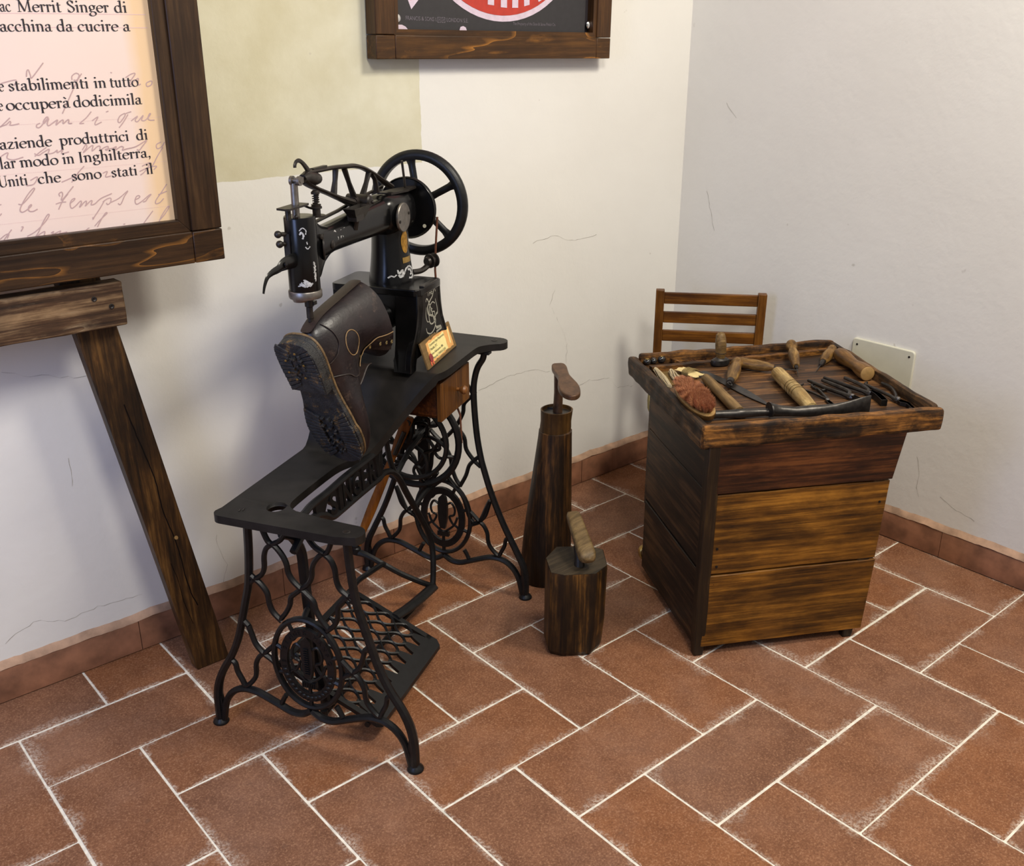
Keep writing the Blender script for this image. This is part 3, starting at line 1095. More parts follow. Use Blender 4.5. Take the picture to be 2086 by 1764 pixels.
def build_head(parent):
    # tapering column
    ca, cb = .530, .255
    mb = MB()
    prof = [(.0505, .8405), (.0500, .848), (.0475, .862), (.0445, .885), (.0420, .91), (.0405, .935), (.0410, .955), (.0425, .975)]
    rings = []
    for r, z in prof:
        rings.append([Vector((ca + r * cos(2 * pi * j / 32), cb + r * .98 * sin(2 * pi * j / 32), z)) for j in range(32)])
    mb.ring_faces(rings)
    # rounded head block where column and arm meet
    def sup(cx, cy, cz, rx, ry, p=2.6, n=32):
        o = []
        for j in range(n):
            t = 2 * pi * j / n
            c, s = cos(t), sin(t)
            o.append((cx + rx * abs(c) ** (2 / p) * (1 if c > 0 else -1), cy + ry * abs(s) ** (2 / p) * (1 if s > 0 else -1)))
        return o
    rings = []
    for a, rb, rz, zc in ((.476, .030, .034, .990), (.484, .036, .040, .990), (.50, .041, .0430, .989), (.53, .0430, .0445, .988), (.56, .0425, .0445, .988), (.582, .040, .043, .988), (.592, .033, .036, .988)):
        rings.append([Vector((a, u, v)) for u, v in sup(cb, zc, 0, rb, rz)])
    mb.ring_faces(rings)
    # the arm, thinning towards the face
    rings = []
    for a, rb, rz, zc in ((.490, .031, .036, .990), (.43, .029, .0335, .9885), (.36, .0270, .0305, .9865), (.30, .0255, .0280, .9850), (.262, .0250, .0268, .9840), (.236, .0265, .0290, .9830), (.205, .026, .034, .982)):
        rings.append([Vector((a, u, v)) for u, v in sup(cb, zc, 0, rb, rz, 2.5)])
    mb.ring_faces(rings)
    arm = mb.build('machine_arm', M['iron_japan'], parent, sharp=45)
    # oval cover plate, gilt badge and number tag on the front of the column
    mb = MB()
    mb.lathe([(.0305, .002), (.0305, .0055), (.0290, .0070)], (.507, cb - .0405, .985), (0, -1, 0), 32)
    cp = mb.build('cover_plate', M['steel'], arm)
    for da, dz in ((-.022, -.006), (.022, .006)):
        mb = MB()
        mb.lathe([(.0032, 0), (.0032, .0016), (.001, .002)], (.507 + da, cb - .0473, .985 + dz), (0, -1, 0), 10)
        mb.build('screw', M['iron_worn'], cp)
    def on_col(u, z, off=.0006):
        """wrap around the column: u = arc from the front, metres"""
        i = 0
        while i < len(prof) - 2 and prof[i + 1][1] < z:
            i += 1
        (r0, z0), (r1, z1) = prof[i], prof[i + 1]
        r = r0 + (r1 - r0) * (z - z0) / (z1 - z0) + off
        t = -pi / 2 + u / .043
        return (ca + r * cos(t), cb + r * .98 * sin(t), z)
    def patch(mb, outline, off=.0008, n=10):
        """filled outline wrapped round the column: cut into strips"""
        us = [p[0] for p in outline]
        bm = bmesh.new()
        bm.faces.new([bm.verts.new((u, z, 0)) for u, z in outline])
        lo, hi = min(us), max(us)
        for k in range(1, n):
            bmesh.ops.bisect_plane(bm, geom=bm.verts[:] + bm.edges[:] + bm.faces[:], dist=1e-7, plane_co=(lo + (hi - lo) * k / n, 0, 0), plane_no=(1, 0, 0))
        idx = {v: i for i, v in enumerate(bm.verts)}
        vs = [on_col(v.co.x, v.co.y, off) for v in bm.verts]
        mb.add(vs, [tuple(idx[v] for v in f.verts) for f in bm.faces])
        bm.free()
    mb = MB()
    patch(mb, [(-.010 + .0115 * cos(2 * pi * i / 28), .931 + .0245 * sin(2 * pi * i / 28)) for i in range(28)])
    mb.build('gilt_badge', M['gilt'], arm)
    mb = MB()
    patch(mb, [(-.021, .886), (.005, .887), (.005, .899), (-.021, .898)], .001)
    mb.build('number_tag', M['brass'], arm)
    # worn silver ornament low on the column
    mb = MB()
    rnd = random.Random(5)
    def ribbon(pts, w, fn, k=5):
        P = catmull([(u, z, 0) for u, z in pts], k)
        vs, fs = [], []
        for i, p in enumerate(P):
            t = (P[min(i + 1, len(P) - 1)] - P[max(i - 1, 0)]).normalized()
            nn = Vector((-t.y, t.x, 0)) * w * .5 * rnd.uniform(.55, 1.15)
            for q in (p + nn, p - nn):
                vs.append(fn(q.x, q.y))
            if i:
                fs.append((2 * i - 2, 2 * i - 1, 2 * i + 1, 2 * i))
        mb.add(vs, fs)
    oc = lambda u, z: on_col(u * 1.25 - .020, z, .0009)
    ribbon([(-.028, .858), (-.022, .862), (-.018, .860), (-.014, .864)], .0028, oc)
    ribbon([(-.012, .874), (-.009, .866), (-.004, .873), (-.003, .866), (-.007, .858), (-.010, .864)], .0042, oc)
    ribbon([(-.004, .858), (.0, .866), (.004, .874), (.012, .878), (.020, .872), (.022, .862), (.016, .853), (.008, .854)], .0042, oc)
    ribbon([(.008, .872), (.014, .870), (.016, .862), (.012, .860)], .0050, oc)
    mb.build('worn_ornament', M['wornpaint'], arm)

    # face cylinder with its base ring
    fa, fb = .168, .255
    mb = MB()
    mb.lathe([(.0280, .905), (.0288, .908), (.0288, 1.038), (.0280, 1.041), (.006, 1.0415)], (fa, fb, 0), n=32)
    cyl = mb.build('face_cylinder', M['iron_japan'], parent)
    mb = MB()
    mb.lathe([(.0220, .890), (.0300, .8915), (.0310, .894), (.0310, .9045), (.0300, .906), (.020, .906)], (fa, fb, 0), n=32)
    mb.lathe([(.0135, .886), (.015, .8905)], (fa - .012, fb + .004, 0), n=14)
    mb.build('base_ring', M['steel'], cyl)
    mb = MB()
    oc = lambda u, z: (fa + .0292 * cos(pi + .80 + u / .029), fb + .0292 * sin(pi + .80 + u / .029), z)
    for i in range(11):
        t = i / 10
        ribbon([(-.019 + .0012 * i + rnd.uniform(-.001, .001), .921 + .0006 * i + rnd.uniform(-.004, .004)), (-.015 + .002 * i, .919 + rnd.uniform(-.003, .003)), (-.012 + .002 * i, .923 + rnd.uniform(-.003, .003))], .0030, oc, 3)
        ribbon([(.013 + rnd.uniform(-.002, .002), .925 + .0032 * i), (.016 + rnd.uniform(-.002, .002), .928 + .0030 * i), (.013 + rnd.uniform(-.002, .002), .931 + .003 * i)], .0026, oc, 3)
    ribbon([(-.010, 1.019), (-.004, 1.024), (.002, 1.019), (.001, 1.012)], .0022, oc)
    ribbon([(-.010, 1.012), (-.006, 1.016), (-.003, 1.010), (-.005, 1.004)], .0036, oc)
    ribbon([(-.001, .990), (.003, .986), (.008, .990)], .0026, oc)
    ribbon([(.002, .999), (.003, .994)], .0022, oc)
    mb.build('worn_ornament', M['wornpaint'], cyl)
    # pear shaped gear housing between cylinder and arm
    mb = MB()
    rings = []
    for a, rb, z0, z1 in ((.170, .0235, .915, 1.035), (.190, .0245, .915, 1.034), (.200, .0235, .918, 1.030), (.208, .023, .930, 1.024), (.218, .0225, .942, 1.018), (.232, .0225, .950, 1.014), (.246, .022, .956, 1.010)):
        zc, rz = (z0 + z1) / 2, (z1 - z0) / 2
        rings.append([Vector((a, u, v)) for u, v in sup(fb, zc, 0, rb, rz, 3.2)])
    mb.ring_faces(rings)
    hs = mb.build('gear_housing', M['iron_japan'], parent, sharp=50)
    mb = MB()
    mb.lathe([(.0250, -.0015), (.0250, .0015)], (.213, fb - .020, .978), (.55, -1, 0), 24)
    mb.build('gear_rim', M['iron_worn'], hs)
    mb = MB()
    mb.lathe([(.0085, 0), (.0085, .004), (.006, .006), (.002, .0062)], (.236, fb - .0225, .978), (.1, -1, 0), 14)
    mb.build('screw', M['iron_worn'], hs)
    mb = MB()
    mb.lathe([(.0048, 0), (.0048, .004), (.002, .005)], (.196, fb - .0235, 1.000), (-.1, -1, 0), 12)
    mb.build('screw', M['iron_worn'], hs)
    mb = MB()
    oc = lambda u, z: (.262 + u, fb - .0255 + abs(z - .985) * .18, z)
    ribbon([(-.010, .985), (-.014, .995), (-.010, 1.001), (-.004, .994), (-.002, .984), (-.007, .978)], .0022, oc)
    ribbon([(.004, .996), (.010, .990), (.014, .998), (.018, .990), (.022, .996), (.028, .999), (.034, .996)], .0040, oc)
    ribbon([(.008, .984), (.013, .992), (.018, .984)], .0030, oc)
    ribbon([(.190, .990), (.196, .993), (.205, .994)], .0012, oc)
    mb.build('worn_ornament', M['wornpaint'], hs)

    # needle bar, presser foot
    mb = MB()
    mb.lathe([(.0085, .893), (.0085, .872), (.0065, .870), (.0065, .849), (.0045, .848), (.0045, .842)], (.178, fb, 0), n=12)
    mb.box((.184, fb - .004, .877), (.012, .012, .007))
    mb.tube([(.178, fb, .844), (.180, fb, .838), (.184, fb - .001, .836), (.187, fb - .001, .843), (.186, fb - .001, .848)], .0022, 6, k=3)
    mb.build('needle_bar', M['iron_worn'], parent)
    # parts on top of the face
    mb = MB()
    mb.tube([(.157, fb, 1.04), (.158, fb, 1.10)], .0068, 10)
    mb.build('take_up_rod', M['steel'], parent)
    mb = MB()
    mb.prism([(.108, .247), (.112, .240), (.168, .239), (.182, .242), (.182, .266), (.112, .266)], lambda u, v, w: (u, v, w), 1.059, 1.0625)
    mb.tube([(.178, fb, 1.061), (.192, fb - .004, 1.053), (.205, fb - .008, 1.0485), (.222, fb - .012, 1.048)], .006, 8, k=3, up=(0, 0, 1), ry=.35)
    for a, b in ((.126, .252), (.158, .255)):
        mb.lathe([(.0052, 1.041), (.0052, 1.060)], (a, b, 0), n=10)
    mb.sphere((.141, .245, 1.044), .004, 10, 6)
    mb.build('thread_plate', M['iron_worn'], parent)
    mb = MB()
    ta, tb = .209, .243
    mb.lathe([(.016, 1.034), (.016, 1.0365), (.0075, 1.037), (.0075, 1.049), (.0105, 1.0495), (.0105, 1.0520), (.0085, 1.0528), (.0092, 1.056), (.004, 1.057)], (ta, tb, 0), n=18)
    mb.lathe([(.0035, 1.055), (.0035, 1.074), (.008, 1.0745), (.008, 1.078), (.005, 1.081)], (ta, tb, 0), n=14)
    P = []
    for i in range(30):
        t = i / 29
        P.append((ta + .0058 * cos(t * 8 * pi), tb + .0058 * sin(t * 8 * pi), 1.057 + .016 * t))
    mb.tube(P, .0012, 5)
    mb.build('tension_screw', M['iron_worn'], parent)
    # knobs and lifter on the far side of the face
    mb = MB()
    for a, z in ((.134, 1.014), (.137, .996)):
        mb.sphere((a - .010, fb + .020, z), .0068, 12, 8)
        mb.tube([(a - .008, fb + .020, z), (a + .02, fb + .01, z - .004)], .004, 8)
    mb.box((.141, fb + .012, .992), (.007, .012, .042))
    mb.build('tension_knobs', M['iron_worn'], parent)
    mb = MB()
    mb.tube([(.145, fb, .966), (.118, fb, .967), (.098, fb, .966), (.084, fb, .962), (.064, fb, .960), (.048, fb, .955), (.037, fb, .943), (.031, fb, .930)], [.014, .013, .011, .0075, .0062, .0050, .0040, .0028], 8, k=4, up=(0, 1, 0), ry=.45)
    mb.lathe([(.005, 0), (.005, .002), (.002, .003)], (.100, fb - .006, .967), (0, -1, 0), 12)
    mb.build('lifter_lever', M['iron_japan'], parent)

    # openwork rocking lever over the arm
    lb = .250
    G = lambda pts: [(a, lb, z) for a, z in pts]
    U = (0, 1, 0)
    mb = MB()
    mb.tube(G([(.185, 1.108), (.2, 1.1135), (.237, 1.1125), (.293, 1.111), (.345, 1.107), (.375, 1.1045), (.412, 1.096), (.452, 1.081), (.493, 1.062), (.535, 1.043)]), [.0040, .0042, .0042, .0042, .0045, .0048, .0045, .0045, .005, .0055], 8, k=4, up=U, ry=1.7)
    mb.tube(G([(.180, 1.103), (.200, 1.092), (.227, 1.081), (.270, 1.066), (.312, 1.051), (.355, 1.037)]), [.0058, .0052, .0045, .0045, .0055, .008], 8, k=4, up=U, ry=1.7)
    for q in ([(.302, 1.108), (.297, 1.086), (.288, 1.062)], [(.336, 1.104), (.351, 1.076), (.369, 1.045)], [(.437, 1.084), (.424, 1.066), (.404, 1.042)], [(.449, 1.080), (.463, 1.066), (.468, 1.040)]):
        mb.tube(G(q), [.0044, .0036, .0050], 7, k=3, up=U, ry=1.5)
    mb.tube(G([(.180, 1.104), (.196, 1.104), (.214, 1.101), (.233, 1.0985), (.240, 1.098)]), [.0085, .0125, .0135, .010, .0055], 12, k=3)
    mb.lathe([(.013, -.022), (.013, .022)], (.385, lb, 1.036), (0, 1, 0), 18)
    mb.tube([(.362, lb, 1.036), (.408, lb, 1.036)], .011, 10)
    mb.box((.240, lb, 1.1172), (.050, .008, .0035))
    lev = mb.build('rocking_lever', M['iron_worn'], parent)
    mb = MB()
    mb.tube([(.208, lb, 1.110), (.194, lb, 1.124), (.182, lb, 1.1335), (.172, lb, 1.1375), (.163, lb, 1.1365), (.158, lb, 1.131), (.1575, lb, 1.127)], [.0062, .0050, .0042, .0038, .0036, .0036, .0036], 8, k=4, up=U, ry=.7)
    mb.build('thread_hook', M['iron_worn'], lev)
    mb = MB()
    for db in (-.0075, .0075):
        mb.lathe([(.0085, -.0025), (.0085, .0025)], (.157, lb + db, 1.1045), (0, 1, 0), 14)
    mb.box((.166, lb, 1.104), (.018, .011, .010))
    mb.lathe([(.0035, -.011), (.0035, .011)], (.157, lb, 1.1045), (0, 1, 0), 10)
    mb.build('lever_hinge', M['steel'], lev)
    # oiling trough hung on the lever pivot, front side
    mb = MB()
    t0 = [(.300, .213), (.372, .213), (.372, .240), (.300, .240)]
    b0 = [(.322, .222), (.352, .222), (.352, .232), (.322, .232)]
    vs = [(a, b, 1.033) for a, b in t0] + [(a, b, 1.006) for a, b in b0] + [(a + (.002 if i in (0, 3) else -.002), b + (.002 if i < 2 else -.002), 1.033) for i, (a, b) in enumerate(t0)] + [(a, b, 1.010) for a, b in b0]
    fs = []
    for i in range(4):
        j = (i + 1) % 4
        fs += [(i, j, j + 4, i + 4), (8 + i, 12 + i, 12 + j, 8 + j), (i, 8 + i, 8 + j, j)]
    fs += [(4, 5, 6, 7), (12, 15, 14, 13)]
    mb.add(vs, fs)
    mb.build('oil_trough', M['tool_steel'], parent)
    mb = MB()
    mb.box((.330, .228, 1.014), (.030, .020, .014))
    mb.tube([(.328, .226, 1.008), (.330, .231, .990)], .006, 8)
    mb.lathe([(.0125, 0), (.0125, .004), (.010, .007), (.004, .008)], (.385, lb - .022, 1.036), (0, -1, 0), 18)
    mb.sphere((.388, lb - .031, 1.034), .0035, 10, 6)
    mb.build('lever_bracket', M['iron_worn'], parent)
    # long rod along the top of the arm
    mb = MB()
    mb.tube([(.232, .262, 1.0185), (.320, .262, 1.025), (.42, .262, 1.037), (.515, .262, 1.044)], .0042, 8, up=(0, 0, 1), ry=.8)
    mb.build('take_up_link', M['iron_worn'], parent)
    # spool pin and its plate on top of the column
    mb = MB()
    mb.prism([(.506, .235), (.560, .222), (.612, .226), (.622, .234), (.614, .246), (.556, .262), (.506, .268)], lambda u, v, w: (u, v, w), 1.030, 1.034)
    mb.tube([(.586, .240, 1.033), (.576, .241, 1.092)], .0028, 8)
    mb.build('spool_pin', M['iron_worn'], parent)
    # cam disc and hand wheel
    mb = MB()
    mb.lathe([(.020, -.020), (.022, -.004), (.0635, .000), (.0665, -.003), (.068, -.001), (.068, .007), (.064, .009), (.02, .010)], (.622, .255, .984), (1, 0, 0), 48)
    dsc = mb.build('cam_disc', M['iron_japan'], parent)
    mb = MB()
    mb.lathe([(.0042, 0), (.0042, .0004)], (.6205, .213, .947), (-1, 0, 0), 14)
    mb.build('peep_hole', M['white_plastic'], dsc)
    wa, wb, wz, R = .688, .255, .9845, .1085
    mb = MB()
    n = 64
    prof = [(-.0115, -.009), (-.0125, 0), (-.0115, .009), (-.004, .0125), (.004, .0115), (.0095, .006), (.0105, 0), (.0095, -.006), (.004, -.0115), (-.004, -.0125)]
    rings = []
    for i in range(n):
        t = 2 * pi * i / n
        rings.append([Vector((wa + x, wb + (R + r) * cos(t), wz + (R + r) * sin(t))) for r, x in prof])
    mb.ring_faces(rings, True)
    for i in range(5):
        t = radians(28 + 72 * i)
        mb.tube([(wa - .004, wb - .012 * cos(t), wz + .012 * sin(t)), (wa - .002, wb - .05 * cos(t), wz + .05 * sin(t)), (wa, wb - .085 * cos(t), wz + .085 * sin(t)), (wa, wb - .1 * cos(t), wz + .1 * sin(t))], [.0105, .0082, .0085, .0125], 10, k=3, up=(1, 0, 0), ry=.75)
    mb.lathe([(.024, -.018), (.026, -.008), (.026, .012), (.02, .018)], (wa, wb, wz), (1, 0, 0), 28)
    mb.tube([(.60, wb, .985), (wa, wb, .985)], .014, 14)
    mb.build('hand_wheel', M['iron'], parent)
    # tension pulley on its bent arm, drive belt
    mb = MB()
    mb.tube([(.575, .226, .852), (.597, .216, .851), (.615, .210, .856), (.624, .204, .866)], .0065, 8, k=3)
    mb.lathe([(.016, -.009), (.016, -.006), (.010, -.004), (.010, .004), (.016, .006), (.016, .009)], (.632, .203, .868), (1, -.35, 0), 22)
    mb.lathe([(.009, -.018), (.011, -.012), (.006, -.008)], (.632, .203, .868), (1, -.35, 0), 16)
    mb.build('belt_tightener', M['iron_worn'], parent)
    mb = MB()
    mb.tube([(.640, .190, .965), (.640, .196, .90), (.642, .200, .845), (.648, .190, .60), (.640, .145, .50), (.634, .140, .43)], .0026, 8)
    mb.tube([(.640, .32, .965), (.642, .33, .845), (.648, .36, .60), (.640, .388, .43)], .0026, 8)
    mb.build('drive_belt', M['leather_belt'], parent)
    # cylinder bed the work is pulled over (hidden in the boot)
    mb = MB()
    mb.tube([(.49, .255, .775), (.40, .255, .780), (.30, .255, .790), (.20, .255, .800), (.165, .255, .805)], [.034, .024, .019, .016, .010], 14, k=3)
    mb.build('cylinder_bed', M['iron_japan'], parent)

def sewing_machine():
    t = thing('treadle_sewing_machine', 'black cast-iron treadle sewing machine with stepped table and big hand wheel, under the framed sign', 'sewing machine', (-0.34093, 0.12524, 0.0), 0.5262)
    build_side_frame(t, .005, POST_L, UPPER_L, -1)
    build_side_frame(t, .684, POST_R, UPPER_R, 1)
    build_brace(t)
    build_table(t)
    build_treadle(t)
    build_treadle_wheel(t)
    build_drawer(t)
    build_head_base(t)
    build_head(t)
    return t
sewing_machine()
# ---------------------------------------------------------------- cobbler's bench, its tools, the chair
M['bench_front'] = mat_wood('bench_front_boards', s2l(42, 24, 7), s2l(108, 68, 19), s2l(164, 110, 38), 0, 0.5, 60, 0.72, s2l(32, 18, 6), 0.095, 5, 0.3, 8, bias=0.49)
M['bench_top_board'] = mat_wood('bench_brown_board', s2l(26, 13, 6), s2l(62, 32, 15), s2l(104, 60, 28), 0, 0.5, 60, 0.75, s2l(22, 11, 6), 0.075, 5, 0.3, 9, bias=0.49)
M['bench_dark'] = mat_wood('bench_dark_boards', s2l(18, 11, 6), s2l(44, 29, 15), s2l(86, 60, 34), 1, 0.55, 60, 0.7, s2l(15, 9, 5), 0.08, 5, 0.35, 8, bias=0.49)
M['bench_post'] = mat_wood('bench_corner_post', s2l(22, 14, 7), s2l(42, 28, 13), s2l(74, 54, 26), 2, 0.55, 60, 0.5, s2l(18, 11, 6))
M['rim_x'] = mat_wood('tray_rim_front', s2l(38, 24, 12), s2l(94, 60, 26), s2l(156, 104, 46), 0, 0.55, 80, 0.95, s2l(18, 10, 6), 0.08, 6, 0.6, 20, bias=0.49, blot=0.8)
M['rim_y'] = mat_wood('tray_rim_side', s2l(28, 18, 10), s2l(62, 42, 23), s2l(112, 80, 46), 1, 0.6, 80, 0.9, s2l(18, 12, 7), 0.08, 6, 0.6, 20, bias=0.49, blot=0.8)
M['tray_floor'] = mat_wood('tray_floor_boards', s2l(30, 19, 10), s2l(70, 45, 24), s2l(124, 86, 50), 0, 0.5, 60, 0.85, s2l(26, 16, 9), 0.08, 5, 0.3, 9, bias=0.49)
M['chair_wood'] = mat_wood('chair_varnished_wood', s2l(62, 33, 7), s2l(98, 57, 13), s2l(134, 84, 25), 0, 0.4, 80, 0.5, s2l(50, 26, 6), 0.1, bias=0.48)
M['chair_post'] = mat_wood('chair_post_wood', s2l(62, 34, 8), s2l(92, 54, 14), s2l(118, 74, 24), 2, 0.4, 80, 0.4, s2l(46, 24, 6), bias=0.47)
M['cushion'] = mat_plain('olive_cushion_cloth', s2l(128, 116, 78), 0.85, 0, 0.2, 60, 0.3, 0.1)
M['boxwood'] = mat_wood('boxwood_handle', s2l(72, 48, 22), s2l(128, 94, 48), s2l(172, 136, 80), 0, 0.45, 60, 0.8, s2l(58, 38, 18), 0.09, 4, 0.15, 26, bias=0.49)
M['boxwood_pale'] = mat_wood('pale_worn_handle', s2l(104, 78, 38), s2l(162, 130, 74), s2l(204, 176, 118), 0, 0.45, 60, 0.6, s2l(84, 62, 30), 0.09, 4, 0.15, 22, bias=0.48)
M['brown_handle'] = mat_wood('brown_hammer_handle', s2l(70, 50, 24), s2l(108, 82, 44), s2l(146, 116, 72), 0, 0.5, 60, 0.6, s2l(52, 37, 18), 0.09, bias=0.48)
M['burnisher'] = mat_wood('burnisher_wood', s2l(60, 37, 14), s2l(98, 66, 28), s2l(136, 98, 50), 0, 0.38, 60, 0.6, s2l(44, 26, 10), 0.09, bias=0.48)
M['endgrain'] = mat_plain('cut_end_grain', s2l(152, 118, 68), 0.55, 0, 0.2, 80, 0.1)
M['thread'] = mat_plain('off_white_thread', s2l(186, 170, 138), 0.85, 0, 0.25, 300, 0.5, 0.1)
M['thread_brown'] = mat_plain('tan_thread', s2l(128, 110, 72), 0.85, 0, 0.3, 300, 0.5, 0.1)
M['card'] = mat_plain('cream_card', s2l(212, 190, 136), 0.8, 0, 0.1, 40, 0.1, 0.1)
M['leather_scrap'] = mat_plain('olive_leather', s2l(104, 82, 44), 0.7, 0, 0.25, 60, 0.2, 0.2)
M['glassy'] = mat_plain('dark_glassy', (0.02, 0.018, 0.016), 0.12, 0, 0.5, 60, 0.0, 0.6)
M['rust'] = mat_plain('rusty_tacks', s2l(78, 44, 26), 0.6, 0.3, 0.5, 120, 0.3)

BEN = Matrix.Rotation(-0.5079, 4, 'Z')
BEN.translation = Vector((0.3933, 0.0031, 0.0))
TF = 0.5545                     # top of the tray floor

def bench():
    t = thing('cobbler_bench', "dark wooden cobbler's workbench with a rimmed tray top full of tools, in the corner", 'workbench', BEN.translation, -0.5079)
    # front boards, slightly out of line, narrowing downwards on the right
    def board(z0, z1, ur0, ur1, ul, v0, mat, name, wob, seed):
        mb = MB()
        n = 14
        top = [(ul + (ur1 - ul) * i / n, z1 + noise.noise(Vector((i * .35, seed, 0))) * wob) for i in range(n + 1)]
        bot = [(ul + (ur0 - ul) * i / n, z0 + noise.noise(Vector((i * .35, seed + 5, 0))) * wob * .5) for i in range(n + 1)]
        mb.prism(bot + top[::-1], lambda u, v, w: (u, w, v), v0, v0 + .016)
        return mb.build(name, mat, t, bevel=.0018)
    board(.416, .532, .424, .444, .004, .0, M['bench_top_board'], 'front_board', .0025, 1)
    board(.2155, .412, .412, .421, -.001, .003, M['bench_front'], 'front_board', .003, 4)
    b3 = board(.026, .212, .402, .413, -.003, .001, M['bench_front'], 'front_board', .002, 9)
    mb = MB()
    for u, z in ((.020, .235), (.018, .280), (.402, .360), (.016, .190), (.392, .195), (.010, .045), (.385, .050), (.022, .435)):
        mb = MB()
        mb.lathe([(.0030, .0), (.0030, .0015), (.001, .002)], (u, .003, z), (0, -1, 0), 8)
        mb.build('nail', M['iron'], t)
    # corner posts
    for (u, v, du) in ((-.0055, .0135, 0), (.012, .405, 0), (.372, .0170, .030), (.372, .408, .030)):
        mb = MB()
        rings = []
        for i in range(9):
            z = .0 + .530 * i / 8
            k = .018 * (noise.noise(Vector((u * 9, v * 9, i * .6))) * .12 + 1)
            uu = u + du * z / .53
            lo = .8 if i == 0 else 1
            rings.append([Vector((uu + sx * k * lo * .8, v + sy * k * lo * .72, z + (.0012 if i == 0 else 0))) for sx, sy in ((-1, -1), (1, -1), (1, 1), (-1, 1))])
        mb.ring_faces(rings)
        mb.build('corner_post', M['bench_post'], t, bevel=.003)
    # side boards
    def side(z0, z1, u0, name, seed, v0=.026, v1=.398, flip=1):
        mb = MB()
        n = 12
        top = [(v0 + (v1 - v0) * i / n, z1 + noise.noise(Vector((i * .4, seed, 2))) * .002) for i in range(n + 1)]
        bot = [(v0 + (v1 - v0) * i / n, z0 + noise.noise(Vector((i * .4, seed + 3, 2))) * .002) for i in range(n + 1)]
        mb.prism(bot + top[::-1], lambda u, v, w: (w, u, v), u0, u0 + .014)
        return mb.build(name, M['bench_dark'], t, bevel=.0018)
    side(.418, .530, -.0135, 'side_board', 1)
    side(.219, .4145, -.0120, 'side_board', 2)
    side(.022, .216, -.0145, 'side_board', 3)
    for z0, z1, u0 in ((.418, .53, .411), (.219, .4145, .397), (.03, .216, .387)):
        side(z0, z1, u0, 'side_board', 7, .0175)
    mb = MB()
    mb.box2((-.01, .402, .20), (.41, .416, .53))
    mb.build('back_board', M['bench_dark'], t)
    # tray: floor boards, four hewn rims, the long divider
    mb = MB()
    for v0, v1 in ((.012, .150), (.1508, .262), (.263, .385), (.3858, .505)):
        rough_box(mb, (.245, (v0 + v1) / 2, TF - .009), (.545, v1 - v0, .018), (20, 5, 1), .0007, 30, seed=v0 * 50)
    mb.build('tray_floor', M['tray_floor'], t, bevel=.001)
    mb = MB()
    rough_box(mb, (.245, .0085, .5515), (.563, .021, .053), (36, 2, 5), .0040, 26, seed=2)
    mb.build('tray_rim', M['rim_x'], t, sharp=55, sub=1)
    mb = MB()
    rough_box(mb, (-.0245, .262, .5475), (.026, .514, .051), (2, 34, 5), .0042, 26, seed=6)
    mb.v = [v - Vector((0, 0, .005 if v.x > -.022 and v.z > .55 else 0)) for v in mb.v]
    mb.build('tray_rim', M['rim_y'], t, sharp=55, sub=1)
    mb = MB()
    rough_box(mb, (.262, .512, .556), (.550, .016, .050), (36, 2, 4), .0055, 22, rot=Matrix.Rotation(.024, 3, 'Z'), seed=11)
    mb.build('tray_rim', M['rim_x'], t, sharp=55, sub=1)
    mb = MB()
    rough_box(mb, (.5205, .268, .5545), (.016, .512, .050), (2, 34, 4), .0042, 24, rot=Matrix.Rotation(-.028, 3, 'Z'), seed=15)
    mb.build('tray_rim', M['rim_y'], t, sharp=55, sub=1)
    mb = MB()
    rough_box(mb, (.255, .466, TF + .0055), (.520, .016, .0130), (30, 2, 2), .0022, 30, rot=Matrix.Rotation(.098, 3, 'Z'), seed=20)
    mb.build('tray_divider', M['rim_x'], t, sharp=55)
    mb = MB()
    rough_box(mb, (.076, .485, TF + .007), (.008, .052, .010), (2, 6, 2), .001, 30, rot=Matrix.Rotation(.35, 3, 'Z'), seed=22)
    mb.build('tray_divider', M['rim_x'], t)
    # little brass hook at the back foot
    mb = MB()
    mb.tube([(.002, .416, .070), (-.012, .414, .066), (-.016, .411, .055), (-.012, .409, .042), (.000, .408, .036)], .0045, 8, k=3, up=(0, 1, 0), ry=2.0)
    mb.build('hook', M['brass'], t)
    return t
bench()

def tool(name, label, cat, p, rz, group=None):
    """a tool lying on the bench: its own frame, x along the tool"""
    q = BEN @ Vector(p)
    return thing(name, label, cat, q, -0.5079 + rz, group)

def ang(p, q):
    return atan2(q[1] - p[1], q[0] - p[0]), math.hypot(q[0] - p[0], q[1] - p[1])

TOOLS = 'shoemaking tools in the bench tray'

